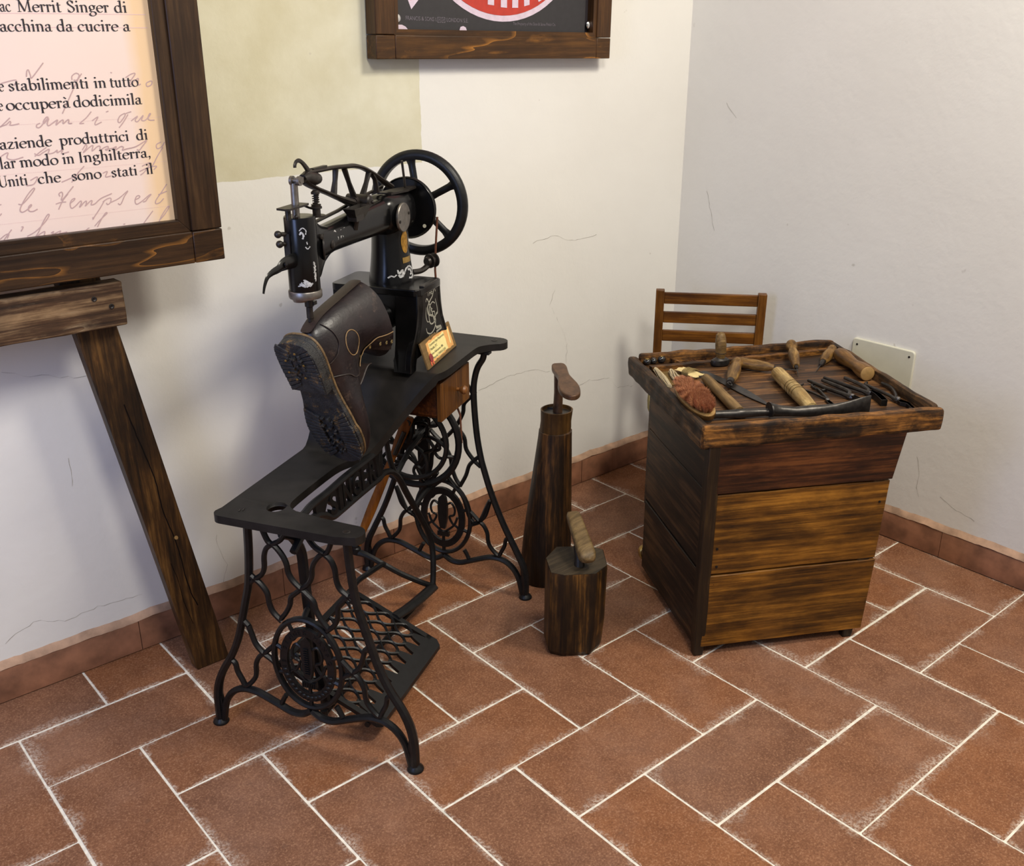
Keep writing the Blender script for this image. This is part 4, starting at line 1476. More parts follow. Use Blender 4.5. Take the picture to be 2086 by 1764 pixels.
def brush():
    t = tool('shoe_brush', 'oval shoe brush lying with its reddish brown bristles upward, left front of the tray', 'brush', (.004, .155, TF + .010), pi / 2 + .06)
    t.scale = (.86, 1, 1)
    t.rotation_euler = (-.18, -.10, -0.5079 + pi / 2 + .06)
    def oval(rx, ry, z, n=40, p=2.2):
        return [Vector((rx * abs(cos(a)) ** (2 / p) * (1 if cos(a) > 0 else -1), ry * abs(sin(a)) ** (2 / p) * (1 if sin(a) > 0 else -1), z)) for a in [2 * pi * i / n for i in range(n)]]
    mb = MB()
    mb.ring_faces([oval(.080, .014, .001), oval(.098, .025, .006), oval(.103, .0285, .014), oval(.103, .0285, .0185)])
    bd = mb.build('brush_back', M['burnisher'], t)
    mb = MB()
    mb.ring_faces([oval(.1025, .028, .0186), oval(.1025, .028, .0200), oval(.101, .0265, .0206)])
    mb.build('brush_face', M['endgrain'], bd)
    # bristles: thousands of short stiff hairs
    m, nt, bs = new_mat('bristles')
    k = NT(nt)
    at = k.n('ShaderNodeAttribute')
    at.attribute_name = 'shade'
    k.l(k.ramp(at.outputs['Fac'], [(0.0, s2l(200, 172, 104)), (0.2, s2l(150, 98, 62)), (0.55, s2l(178, 116, 78)), (1.0, s2l(228, 172, 126))]), bs.inputs['Base Color'])
    bs.inputs['Roughness'].default_value = 0.6
    r = random.Random(11)
    vs, fs, sh = [], [], []
    for i in range(11000):
        a, q = r.uniform(0, 2 * pi), sqrt(r.random())
        x, y = .090 * q * cos(a), .0225 * q * sin(a)
        h = (.0225 + r.uniform(-.0025, .0025)) * (1 - .25 * q ** 4)
        lean = Vector((x * .16 + r.uniform(-.004, .004), y * .42 + r.uniform(-.004, .004), h))
        w = .00034
        d = Vector((cos(a * 7), sin(a * 7), 0)) * w
        p0 = Vector((x, y, .0200))
        p1 = p0 + lean * .55
        p2 = p0 + lean
        b = len(vs)
        vs += [p0 - d, p0 + d, p1 + d, p1 - d, p2 + d * .6, p2 - d * .6]
        fs += [(b, b + 1, b + 2, b + 3), (b + 3, b + 2, b + 4, b + 5)]
        s = r.random()
        tone = .40 + .18 * noise.noise(Vector((x * 26, y * 26, 0))) - x * 1.6 + .34 * s
        sh += [0.05, 0.05, tone * .8, tone * .8, tone, tone]
    me = bpy.data.meshes.new('bristles')
    me.from_pydata([tuple(v) for v in vs], [], fs)
    me.attributes.new('shade', 'FLOAT', 'POINT').data.foreach_set('value', sh)
    me.materials.append(m)
    o = bpy.data.objects.new('bristles', me)
    COL.objects.link(o)
    o.parent = t
    o['kind'] = 'stuff'
brush()

def hammer_a():
    p, q = (.099, .332), (.0835, .088)
    a, L = ang(p, q)
    t = tool('shoemaker_hammer', 'small hammer with a slim brown handle beside the shoe brush', 'hammer', (p[0], p[1], TF), a)
    mb = MB()
    mb.tube([(0, 0, .012), (.006, 0, .012), (.05, 0, .0125), (.13, 0, .0125), (.2, 0, .0125), (L - .004, 0, .013)], [.009, .0115, .0125, .0120, .0132, .0125], 14, k=3)
    mb.build('handle', M['brown_handle'], t)
    mb = MB()
    d = Vector((0, 1, 0))
    prof = [(.0072, -.066), (.0090, -.064), (.0090, -.060), (.0082, -.055), (.0098, -.012), (.0108, -.008), (.0108, .010), (.0098, .014), (.0080, .058), (.0088, .062), (.0088, .070), (.007, .072)]
    mb.lathe(prof, (L, 0, .0115), (.0, 1, 0), 18)
    mb.build('hammer_head', M['tool_steel'], t)
hammer_a()

def hammer_b():
    p, q = (.2795, .322), (.2455, .066)
    a, L = ang(p, q)
    t = tool('shoemaker_hammer', 'heavy hammer with thick pale ringed handle and long dark curved head, in the tray', 'hammer', (p[0], p[1], TF), a)
    mb = MB()
    mb.tube([(0, 0, .0175), (.004, 0, .0175), (.014, 0, .0175), (.06, 0, .0180), (.14, 0, .0185), (.20, 0, .0180), (L - .008, 0, .016)], [.009, .0150, .0172, .0168, .0176, .0160, .0140], 18, k=3)
    h = mb.build('handle', M['boxwood_pale'], t)
    for x in (.112, .126, .146, .160):
        mb = MB()
        r = .01775
        mb.tube([(x, r * cos(2 * pi * i / 24), .0183 + r * sin(2 * pi * i / 24)) for i in range(24)], .0005, 5, True)
        mb.build('groove_ring', M['bench_post'], h)
    # head runs across the handle: flared round face on one end, broad flat peen on the other
    # (local +y points toward the right of the bench)
    mb = MB()
    c, s = cos(-a), sin(-a)
    def L2(u, v, z):
        du, dv = u - p[0], v - p[1]
        return Vector((du * c - dv * s, du * s + dv * c, z))
    secs = [(.146, .076, .0165, .0190, .0165), (.149, .0755, .0165, .0192, .0165), (.152, .075, .0160, .0165, .0150), (.170, .070, .0140, .0130, .0122), (.200, .062, .0130, .0110, .0105), (.232, .0555, .0150, .0125, .0120), (.262, .053, .0150, .0120, .0125), (.290, .052, .0150, .0090, .0135), (.320, .051, .0165, .0070, .0165), (.350, .052, .0185, .0055, .0200), (.372, .054, .0200, .0035, .0215), (.376, .0545, .0200, .0020, .0215)]
    rings = []
    for u, v, z, rv, rz in secs:
        ring = []
        for j in range(20):
            th = 2 * pi * j / 20
            ring.append(L2(u + 0.0, v + rv * cos(th), max(z + .004 + rz * sin(th), .0008)))
        rings.append(ring)
    mb.ring_faces(rings)
    mb.build('hammer_head', M['tool_steel'], t)
hammer_b()

def knife():
    p, q = (.118, .405), (.186, .146)
    a, L = ang(p, q)
    t = tool('curved_knife', 'flat dark curved knife blade lying in the middle of the tray', 'knife', (p[0], p[1], TF + .0012), a)
    up = [(0, .010), (.05, .016), (.10, .0175), (.16, .015), (.21, .008), (L - .012, -.001), (L, -.008)]
    lo = [(L - .004, -.0095), (.21, -.014), (.16, -.0135), (.10, -.010), (.05, -.0065), (0, -.006)]
    mb = MB()
    mb.prism([tuple(v)[:2] for v in catmull([(x, y, 0) for x, y in up], 3)] + [tuple(v)[:2] for v in catmull([(x, y, 0) for x, y in lo], 3)], lambda u, v, w: (u, v, w), 0, .0022)
    mb.build('blade', M['tool_steel'], t, bevel=.0006)
knife()

def turned(mb, prof, tilt=0.0, n=18, z0=0.0, x0=0.0):
    """lathe along x, optionally tilted about y"""
    R = Matrix.Rotation(-tilt, 3, 'Y')
    rings = []
    for r, x in prof:
        rings.append([R @ Vector((x - x0, r * cos(2 * pi * j / n), r * sin(2 * pi * j / n))) + Vector((x0, 0, z0)) for j in range(n)])
    mb.ring_faces(rings)

def awl(label, p, q, blade, prof, z0=.0125, tilt=0.0, ferrule=(.006, .010, .016), curve=0.0, mat='boxwood', base=None, group=None, socket=False):
    a, L = ang(p, q)
    t = tool('awl', label, 'awl', (p[0], p[1], TF if base is None else base), a, group)
    mb = MB()
    turned(mb, prof, tilt, z0=z0)
    mb.build('handle', M[mat], t)
    xe = prof[-1][1]
    R = Matrix.Rotation(-tilt, 3, 'Y')
    mb = MB()
    r0, r1, fl = ferrule
    turned(mb, [(r1, xe - .002), (r1, xe + fl * .5), (r0, xe + fl), (r0 * .4, xe + fl + .001)], tilt, 14, z0)
    if socket:
        e = R @ Vector((xe + fl, 0, 0)) + Vector((0, 0, z0))
        mb.tube([e + Vector((-.002, 0, 0)), e + Vector((.012, 0, -.001))], [.0050, .0058], 10)
        mb.lathe([(.0075, -.0045), (.0075, .0045), (.0045, .0045), (.0045, -.0045)], e + Vector((.016, 0, -.001)), (0, .5, 1), 16, caps=False)
    mb.build('ferrule', M['iron_worn'], t)
    if blade:
        mb = MB()
        P = []
        for i in range(9):
            s = i / 8
            P.append(R @ Vector((xe + fl + blade * s, curve * s * s, 0)) + Vector((0, 0, z0)))
        mb.tube(P, [.0020 * (1 - .75 * i / 8) for i in range(9)], 8)
        mb.build('blade', M['tool_steel'], t)
    return t

HOOKED = [(.007, .0), (.0130, .003), (.0155, .012), (.0145, .022), (.0118, .030), (.0122, .040), (.0148, .055), (.0160, .075), (.0150, .10), (.0128, .130), (.0100, .148)]
awl('wooden handled awl with a steel eye at its end, crossing another awl in the tray', (.222, .424), (.137, .276), 0, HOOKED, .0162, -.02, (.0075, .0095, .014), 0, 'boxwood', socket=True)
awl('wooden handled awl with a long bent needle, crossing the awl with the steel eye', (.216, .424), (.284, .368), .060, [(.007, 0), (.0125, .004), (.0145, .016), (.0135, .035), (.0140, .055), (.0115, .080), (.0070, .098)], .0150, 0.0, (.0025, .0042, .012), .018)
awl('short pear-handled awl resting on the back divider strip behind the crossed awls', (.389, .470), (.351, .359), .040, [(.007, -.014), (.0125, -.010), (.0150, .000), (.0140, .010), (.0095, .018), (.0088, .022), (.0115, .032), (.0140, .050), (.0138, .066), (.0110, .090), (.0078, .112)], .0340, -.185, (.0035, .0052, .012), 0.0)
awl('pear-handled awl with a dark collar and long point, beside the burnisher', (.508, .470), (.432, .386), .066, [(.006, .0), (.0110, .004), (.0125, .018), (.0110, .026), (.0125, .036), (.0140, .056), (.0128, .075), (.0082, .094)], .0205, -.125, (.0040, .0072, .026), 0.0)

def burnisher():
    p, q = (.4995, .425), (.488, .262)
    a, L = ang(p, q)
    t = tool('wooden_burnisher', 'thick waisted wooden burnisher with a cut pale end along the right rim of the tray', 'burnisher', (p[0], p[1], TF), a)
    mb = MB()
    turned(mb, [(.007, -.004), (.0150, .001), (.0185, .014), (.0190, .035), (.0165, .060), (.0140, .085), (.0145, .105), (.0175, .125), (.0190, .145), (.0185, L)], 0, 22, .0195)
    b = mb.build('handle', M['burnisher'], t)
    mb = MB()
    turned(mb, [(.0180, L - .003), (.0175, L + .002), (.0160, L + .003)], 0, 22, .0195)
    mb.build('end_grain', M['endgrain'], b)
burnisher()

def pincer(name, label, cat, arms, pivot, tip, w0, jaw, mat='tool_steel', r=.0046, z=.0068):
    """two crossed levers; coordinates on the bench"""
    p = Vector((pivot[0], pivot[1], 0))
    tp = Vector((tip[0], tip[1], 0))
    d = (tp - p)
    JL = d.length
    a = atan2(d.y, d.x)
    t = tool(name, label, cat, (pivot[0], pivot[1], TF), a)
    R = Matrix.Rotation(-a, 3, 'Z')
    loc = lambda q: R @ (Vector((q[0], q[1], 0)) - p)
    for i, path in enumerate(arms):
        P = [loc(q) for q in path]
        s = 1 if P[0].y > 0 else -1
        pts = [Vector((v.x, v.y, z + .0008)) for v in P]
        pts.append(Vector((-.006, s * .0045, z)))
        pts.append(Vector((.002, -s * .001, z)))
        mb = MB()
        mb.tube(pts, [r * .8] + [r] * (len(pts) - 3) + [r * 1.3, r * 1.4], 8, k=4, up=(0, 0, 1), ry=1.15)
        # jaw half on the other side of the rivet
        if jaw == 'nipper':
            q = [(-.004, 0), (.004, -s * .006), (JL * .55, -s * w0 * .95), (JL * .85, -s * w0), (JL, -s * w0 * .85), (JL, -s * .0008), (JL * .8, -s * .0008), (JL * .72, -s * w0 * .35), (JL * .4, -s * w0 * .3), (.004, s * .004)]
            mb.prism(q, lambda u, v, w: (u, v, w), .0012, z * 1.9)
        elif jaw == 'square':
            q = [(-.004, s * .003), (-.002, -s * .006), (JL * .35, -s * w0), (JL, -s * w0), (JL, -s * .0012), (JL * .4, -s * .0012)]
            mb.prism(q, lambda u, v, w: (u, v, w), .0012, .0165)
        elif jaw == 'punch':
            q = [(-.004, s * .004), (-.002, -s * .006), (JL * .3, -s * w0), (JL, -s * w0 * 1.05), (JL, -s * w0 * .70), (JL * .42, -s * w0 * .55), (JL * .30, s * .001)]
            mb.prism(q, lambda u, v, w: (u, v, w), .0012, .0100)
            for k in range(2):
                mb.lathe([(.0040, 0), (.0040, w0 * .62)], (JL * (.93), -s * w0 * .95, .0065), (0, s, 0), 10)
        else:
            q = [(-.004, s * .003), (.0, -s * .005), (JL * .3, -s * w0), (JL * .75, -s * w0 * .7), (JL, -s * .001), (JL * .4, s * .0005)]
            mb.prism(q, lambda u, v, w: (u, v, w + (.0015 if s > 0 else 0)), .0010, .0045)
        mb.build('lever', M[mat], t, bevel=.0006)
    mb = MB()
    mb.lathe([(.0050, .002), (.0050, z * 2.0), (.0042, z * 2.0 + .0012), (.0015, z * 2.0 + .0018)], (0, 0, 0), n=14)
    mb.build('rivet', M['steel'], t)
    return t

def loop(c, rx, ry, a0, n=14):
    o = []
    for i in range(n + 1):
        t = a0 + 2 * pi * i / n * .93
        o.append((c[0] + rx * cos(t), c[1] + ry * sin(t)))
    return o
pincer('scissors', 'small black scissors with one loop up beside the thick hammer handle', 'scissors', [loop((.349, .234), .015, .022, -1.9), [(.322, .262), (.306, .250), (.304, .225), (.312, .205), (.318, .185), (.322, .165)]], (.324, .146), (.327, .083), .0095, 'blade', r=.0027, z=.0034)
pincer('pliers', 'dark pliers with a shiny rivet, left of the three pairs in the tray', 'pliers', [[(.341, .276), (.350, .235), (.362, .200), (.374, .172)], [(.375, .271), (.385, .235), (.394, .205), (.396, .178)]], (.385, .146), (.382, .098), .0140, 'nipper')
pincer('lasting_pincers', 'dark lasting pincers with broad square jaws between two other pliers', 'pincers', [[(.388, .287), (.402, .250), (.417, .212), (.430, .180)], [(.437, .276), (.446, .240), (.450, .210), (.446, .180)]], (.4385, .158), (.427, .094), .0155, 'square')
pincer('punch_pliers', 'punch pliers with open square head nearest the right front corner of the tray', 'pliers', [[(.472, .232), (.462, .222), (.463, .200), (.472, .160), (.476, .130)], [(.505, .222), (.510, .195), (.503, .165), (.488, .130)]], (.478, .106), (.463, .047), .0200, 'punch', r=.0040)

def hammer_up():
    t = tool('standing_hammer', 'hammer standing on its dark oval head at the back divider strip, handle upward', 'hammer', (.185, .448, TF), .1)
    mb = MB()
    prof = [(.012, .0005), (.0195, .003), (.0210, .009), (.0195, .016), (.0120, .021), (.0080, .024)]
    rings = [[Vector((r * 1.26 * cos(2 * pi * j / 24), r * .74 * sin(2 * pi * j / 24), z)) for j in range(24)] for r, z in prof]
    mb.ring_faces(rings)
    mb.build('hammer_head', M['tool_steel'], t)
    mb = MB()
    tilt = [(0, 0, .021), (0, .001, .034), (.0, .003, .05), (.0, .006, .066), (0, .009, .080), (0, .010, .086)]
    mb.tube(tilt, [.0110, .0132, .0142, .0136, .0110, .0050], 16, k=3)
    h = mb.build('handle', M['brown_handle'], t)
    mb = MB()
    mb.tube([(.0134 * cos(2 * pi * i / 20), .0012 + .0134 * sin(2 * pi * i / 20), .0345) for i in range(20)], .0009, 5, True)
    mb.build('dark_band', M['bench_post'], h)
hammer_up()

def hank(p, q, label, r, seed):
    a, L = ang(p, q)
    t = tool('thread_hank', label, 'thread', (p[0], p[1], TF + .001), a)
    mb = MB()
    rnd = random.Random(seed)
    for k in range(34):
        th = 2 * pi * rnd.random()
        q_ = sqrt(rnd.random())
        P = []
        for i in range(8):
            s = i / 7
            w = r * (.55 + .45 * sin(pi * min(max(s * 1.0, .08), .95))) * q_
            P.append((L * s, w * cos(th + s * 1.2) + rnd.uniform(-.0006, .0006), .0075 + .85 * w * sin(th + s * 1.2)))
        mb.tube(P, .0011, 5, k=2)
    mb.tube([(L * .04, r * .3, .010), (-.004, 0, .010), (L * .04, -r * .3, .009)], .0032, 6, k=4)
    o = mb.build('thread_strands', M['thread'], t)
    o['kind'] = 'stuff'
hank((.004, .424), (-.004, .298), 'white twisted thread hank lying along the left rim of the tray', .0085, 1)
hank((.038, .405), (.028, .312), 'white thread hank between the left rim hank and the thread card, above the brush', .0095, 2)

def thread_card():
    t = tool('thread_card', 'cream folded card wound with tan thread at the back left of the tray', 'thread card', (.079, .388, TF + .002), -1.02)
    t.scale = (.70, .66, .85)
    mb = MB()
    n = 10
    top, bot = [], []
    for i in range(n + 1):
        s = i / n
        x = -.048 + .096 * s
        row = []
        for j in range(6):
            y = -.027 + .054 * j / 5
            z = .007 + .0035 * sin(s * 5) + .004 * (abs(s - .5) * 2) ** 2 + .0012 * sin(j * 2.3 + s * 4)
            row.append(Vector((x + (.006 * sin(j * 1.9) if i in (0, n) else 0), y, z)))
        top.append(row)
    vs = [v for r in top for v in r] + [v - Vector((0, 0, .0012)) for r in top for v in r]
    N = (n + 1) * 6
    fs = []
    for i in range(n):
        for j in range(5):
            a = i * 6 + j
            fs.append((a, a + 6, a + 7, a + 1))
            fs.append((N + a, N + a + 1, N + a + 7, N + a + 6))
    rim = [j for j in range(6)] + [i * 6 + 5 for i in range(1, n + 1)] + [n * 6 + j for j in range(4, -1, -1)] + [i * 6 for i in range(n - 1, 0, -1)]
    for a, b in zip(rim, rim[1:] + rim[:1]):
        fs.append((a, b, N + b, N + a))
    mb.add(vs, fs)
    mb.build('card', M['card'], t, sharp=60)
    mb = MB()
    rnd = random.Random(4)
    for k in range(16):
        x = -.012 + .026 * k / 15
        o = rnd.uniform(-.007, .007)
        mb.tube([(x, -.029, .005), (x + .2 * o, -.027, .0145 + rnd.uniform(0, .002)), (x + o, 0, .0175 + rnd.uniform(0, .002)), (x + o * 1.5, .027, .0145), (x + o * 1.5, .029, .004), (x + o, .0, .0025), (x, -.029, .005)], .0009, 5, k=3)
    o = mb.build('wound_thread', M['thread_brown'], t)
    o['kind'] = 'stuff'
thread_card()

def scrap():
    t = tool('leather_scrap', 'thin olive brown leather scrap lying under the two thread hanks', 'leather', (.030, .372, TF + .0008), -.1)
    mb = MB()
    mb.prism([(-.030, -.052), (.028, -.048), (.044, -.01), (.034, .040), (.006, .053), (-.022, .048), (-.036, .010)], lambda u, v, w: (u, v, w), 0, .0016)
    mb.build('leather', M['leather_scrap'], t)
scrap()

KN = []
def knobs():
    for i, (u, v, r, lab) in enumerate(((.004, .490, .0100, 'dark glassy bead nearest the left rim, in the back compartment'), (.0235, .496, .0090, 'dark glassy bead between two others in the back compartment'), (.0455, .500, .0115, 'largest dark glassy bead beside the short slanting divider'))):
        t = tool('glass_bead', lab, 'bead', (u, v, TF), 0, 'dark beads in the back compartment of the tray')
        mb = MB()
        mb.sphere((0, 0, r * .86), (r, r, r * .86), 18, 12)
        mb.build('bead', M['glassy'], t)
        mb = MB()
        mb.lathe([(r * .55, 0), (r * .5, .001), (r * .25, .0012)], (0, 0, r * 1.62), n=14)
        mb.build('cap', M['brass'] if i != 1 else M['steel'], t)
knobs()

def tacks():
    mb = MB()
    r = random.Random(9)
    for k in range(70):
        u = r.uniform(.09, .30)
        v = .482 + u * .098 - .004 + r.uniform(-.008, .010)
        a = r.uniform(0, pi)
        h = TF + .0012 + r.random() * .003
        d = Vector((cos(a), sin(a), r.uniform(-.12, .25))) * r.uniform(.004, .009)
        q = Vector((u, v, h + .001))
        mb.tube([q - d * .5, q + d * .5], r.uniform(.0006, .0011), 5)
    for k in range(26):
        u = r.uniform(.30, .47)
        v = .482 + u * .098 - .004 + r.uniform(-.006, .008)
        q = Vector((u, v, TF + .002))
        a = r.uniform(0, pi)
        d = Vector((cos(a), sin(a), .1)) * .006
        mb.tube([q - d * .5, q + d * .5], .0007, 5)
    mb.v = [BEN @ v for v in mb.v]
    o = mb.build('loose_tacks', M['rust'])
    o['kind'] = 'stuff'
    tag(o, 'loose rusty tacks and scraps scattered in the back compartment of the tray', 'tacks')
tacks()

# ---------------------------------------------------------------- the low chair behind the bench
def chair():
    ox, oy = 1.006, .719
    rz = atan2(-.75, .66)
    t = thing('slatted_chair', 'low brown wooden chair with three back slats, pushed in behind the workbench', 'chair', (ox, oy, 0), rz)
    W, D = .2950, .290
    for x in (0, W):
        mb = MB()
        P = [(x, .0, .0012), (x, .0, .33), (x, -.004, .5), (x, -.010, .640 if x == 0 else .637)]
        rings = [[Vector((px + sx * .0125, py + sy * .0125, pz)) for sx, sy in ((-1, -1), (1, -1), (1, 1), (-1, 1))] for px, py, pz in P]
        mb.ring_faces(rings)
        mb.build('back_leg', M['chair_post'], t, bevel=.002)
        mb = MB()
        P = [(x, -D, .0012), (x, -D - .004, .17), (x, -D, .325)]
        rings = [[Vector((px + sx * .0125, py + sy * .0125, pz)) for sx, sy in ((-1, -1), (1, -1), (1, 1), (-1, 1))] for px, py, pz in P]
        mb.ring_faces(rings)
        mb.build('front_leg', M['chair_post'], t, bevel=.002)
    for z0, z1 in ((.5985, .632), (.5405, .5735), (.4835, .5165)):
        mb = MB()
        yy = -.010 * ((z0 + z1) / 2 - .33) / .31
        mb.box2((.0125, yy - .007, z0), (W - .0125, yy + .005, z1))
        mb.build('back_slat', M['chair_wood'], t, bevel=.0015)
    mb = MB()
    mb.box2((-.0125, -D - .0125, .295), (W + .0125, .0125, .325))
    mb.build('seat', M['chair_wood'], t, bevel=.003)
    mb = MB()
    rings = []
    for s, z in ((.92, .3255), (1.03, .333), (1.06, .345), (1.03, .357), (.9, .364), (.5, .367)):
        cx, cy = W / 2, -D / 2 - .012
        ring = []
        for j in range(32):
            th = 2 * pi * j / 32
            c, q = cos(th), sin(th)
            ring.append(Vector((cx + (W / 2 + .012) * s * abs(c) ** .5 * (1 if c > 0 else -1), cy + (D / 2 - .002) * s * abs(q) ** .5 * (1 if q > 0 else -1), z)))
        rings.append(ring)
    mb.ring_faces(rings)
    mb.build('seat_cushion', M['cushion'], t)
    for x in (0, W):
        mb = MB()
        mb.box2((x - .008, -D + .0125, .10), (x + .008, -.0125, .120))
        mb.build('stretcher', M['chair_post'], t, bevel=.0015)
chair()
# ---------------------------------------------------------------- easel, text panel, enamel sign
M['frame_x'] = mat_wood('frame_wood_level', s2l(30, 18, 9), s2l(50, 33, 19), s2l(74, 50, 28), 0, 0.42, 70, 0.4, s2l(26, 15, 8), 0.12, 4, 0.25, 8, bias=0.5, veins=0.9, vein_col=s2l(158, 104, 44))
M['frame_z'] = mat_wood('frame_wood_upright', s2l(36, 23, 13), s2l(58, 39, 23), s2l(82, 58, 34), 2, 0.42, 90, 0.4, s2l(28, 17, 9), 0.12, 7, 0.25, 8, bias=0.5)
M['easel_leg'] = mat_wood('easel_leg_wood', s2l(32, 20, 8), s2l(66, 42, 17), s2l(108, 74, 34), 2, 0.5, 70, 0.8, s2l(27, 17, 8), 0.085, 4, 0.3, 8, bias=0.49)
M['easel_ledge'] = mat_wood('easel_ledge_wood', s2l(40, 26, 15), s2l(76, 52, 32), s2l(142, 112, 78), 0, 0.6, 60, 0.5, s2l(36, 23, 13), 0.085, 4, 0.45, 12, bias=0.5, veins=0.6, vein_col=s2l(176, 152, 118))
M['crack_dark'] = mat_plain('dark_crack', (0.006, 0.004, 0.003), 0.9, 0, 0.2, 60, 0, 0.1)
M['ink'] = mat_plain('black_print', (0.012, 0.008, 0.012), 0.6, 0, 0.1, 40, 0)
M['script_ink'] = mat_plain('faded_script', s2l(186, 156, 150), 0.8, 0, 0.06, 40, 0, 0.1)
M['rule_ink'] = mat_plain('faded_rule', s2l(220, 186, 180), 0.8, 0, 0.06, 40, 0, 0.1)

def mat_panel():
    m, nt, bs = new_mat('printed_parchment')
    t = NT(nt)
    sx = t.n('ShaderNodeSeparateXYZ')
    t.l(t.n('ShaderNodeTexCoord').outputs['Object'], sx.inputs[0])
    co = t.coord()
    wob = t.math('MULTIPLY', t.math('SUBTRACT', t.noise(co, 12, 4), 0.5), 0.02)
    # printed ageing along the right hand edge of the sheet
    e = t.ramp(t.math('ADD', sx.outputs[0], wob), [(0.0, 0.0), (1.0, 1.0)])
    mp = t.n('ShaderNodeMapRange')
    mp.inputs['From Min'].default_value = 0.305
    mp.inputs['From Max'].default_value = 0.335
    t.l(t.math('ADD', sx.outputs[0], wob), mp.inputs[0])
    base = t.ramp(t.noise(co, 3, 3), [(0.3, s2l(228, 202, 186)), (0.7, s2l(232, 209, 194))])
    c = t.mix(mp.outputs[0], base, s2l(228, 194, 152))
    t.l(c, bs.inputs['Base Color'])
    bs.inputs['Roughness'].default_value = 0.45
    bs.inputs['Specular IOR Level'].default_value = 0.25
    return m
M['panel'] = mat_panel()

# a broad-nib roman alphabet: every stroke is a pen path
def arcp(cx, cy, rx, ry, a0, a1, n=14):
    return [(cx + rx * cos(radians(a0 + (a1 - a0) * i / n)), cy + ry * sin(radians(a0 + (a1 - a0) * i / n))) for i in range(n + 1)]

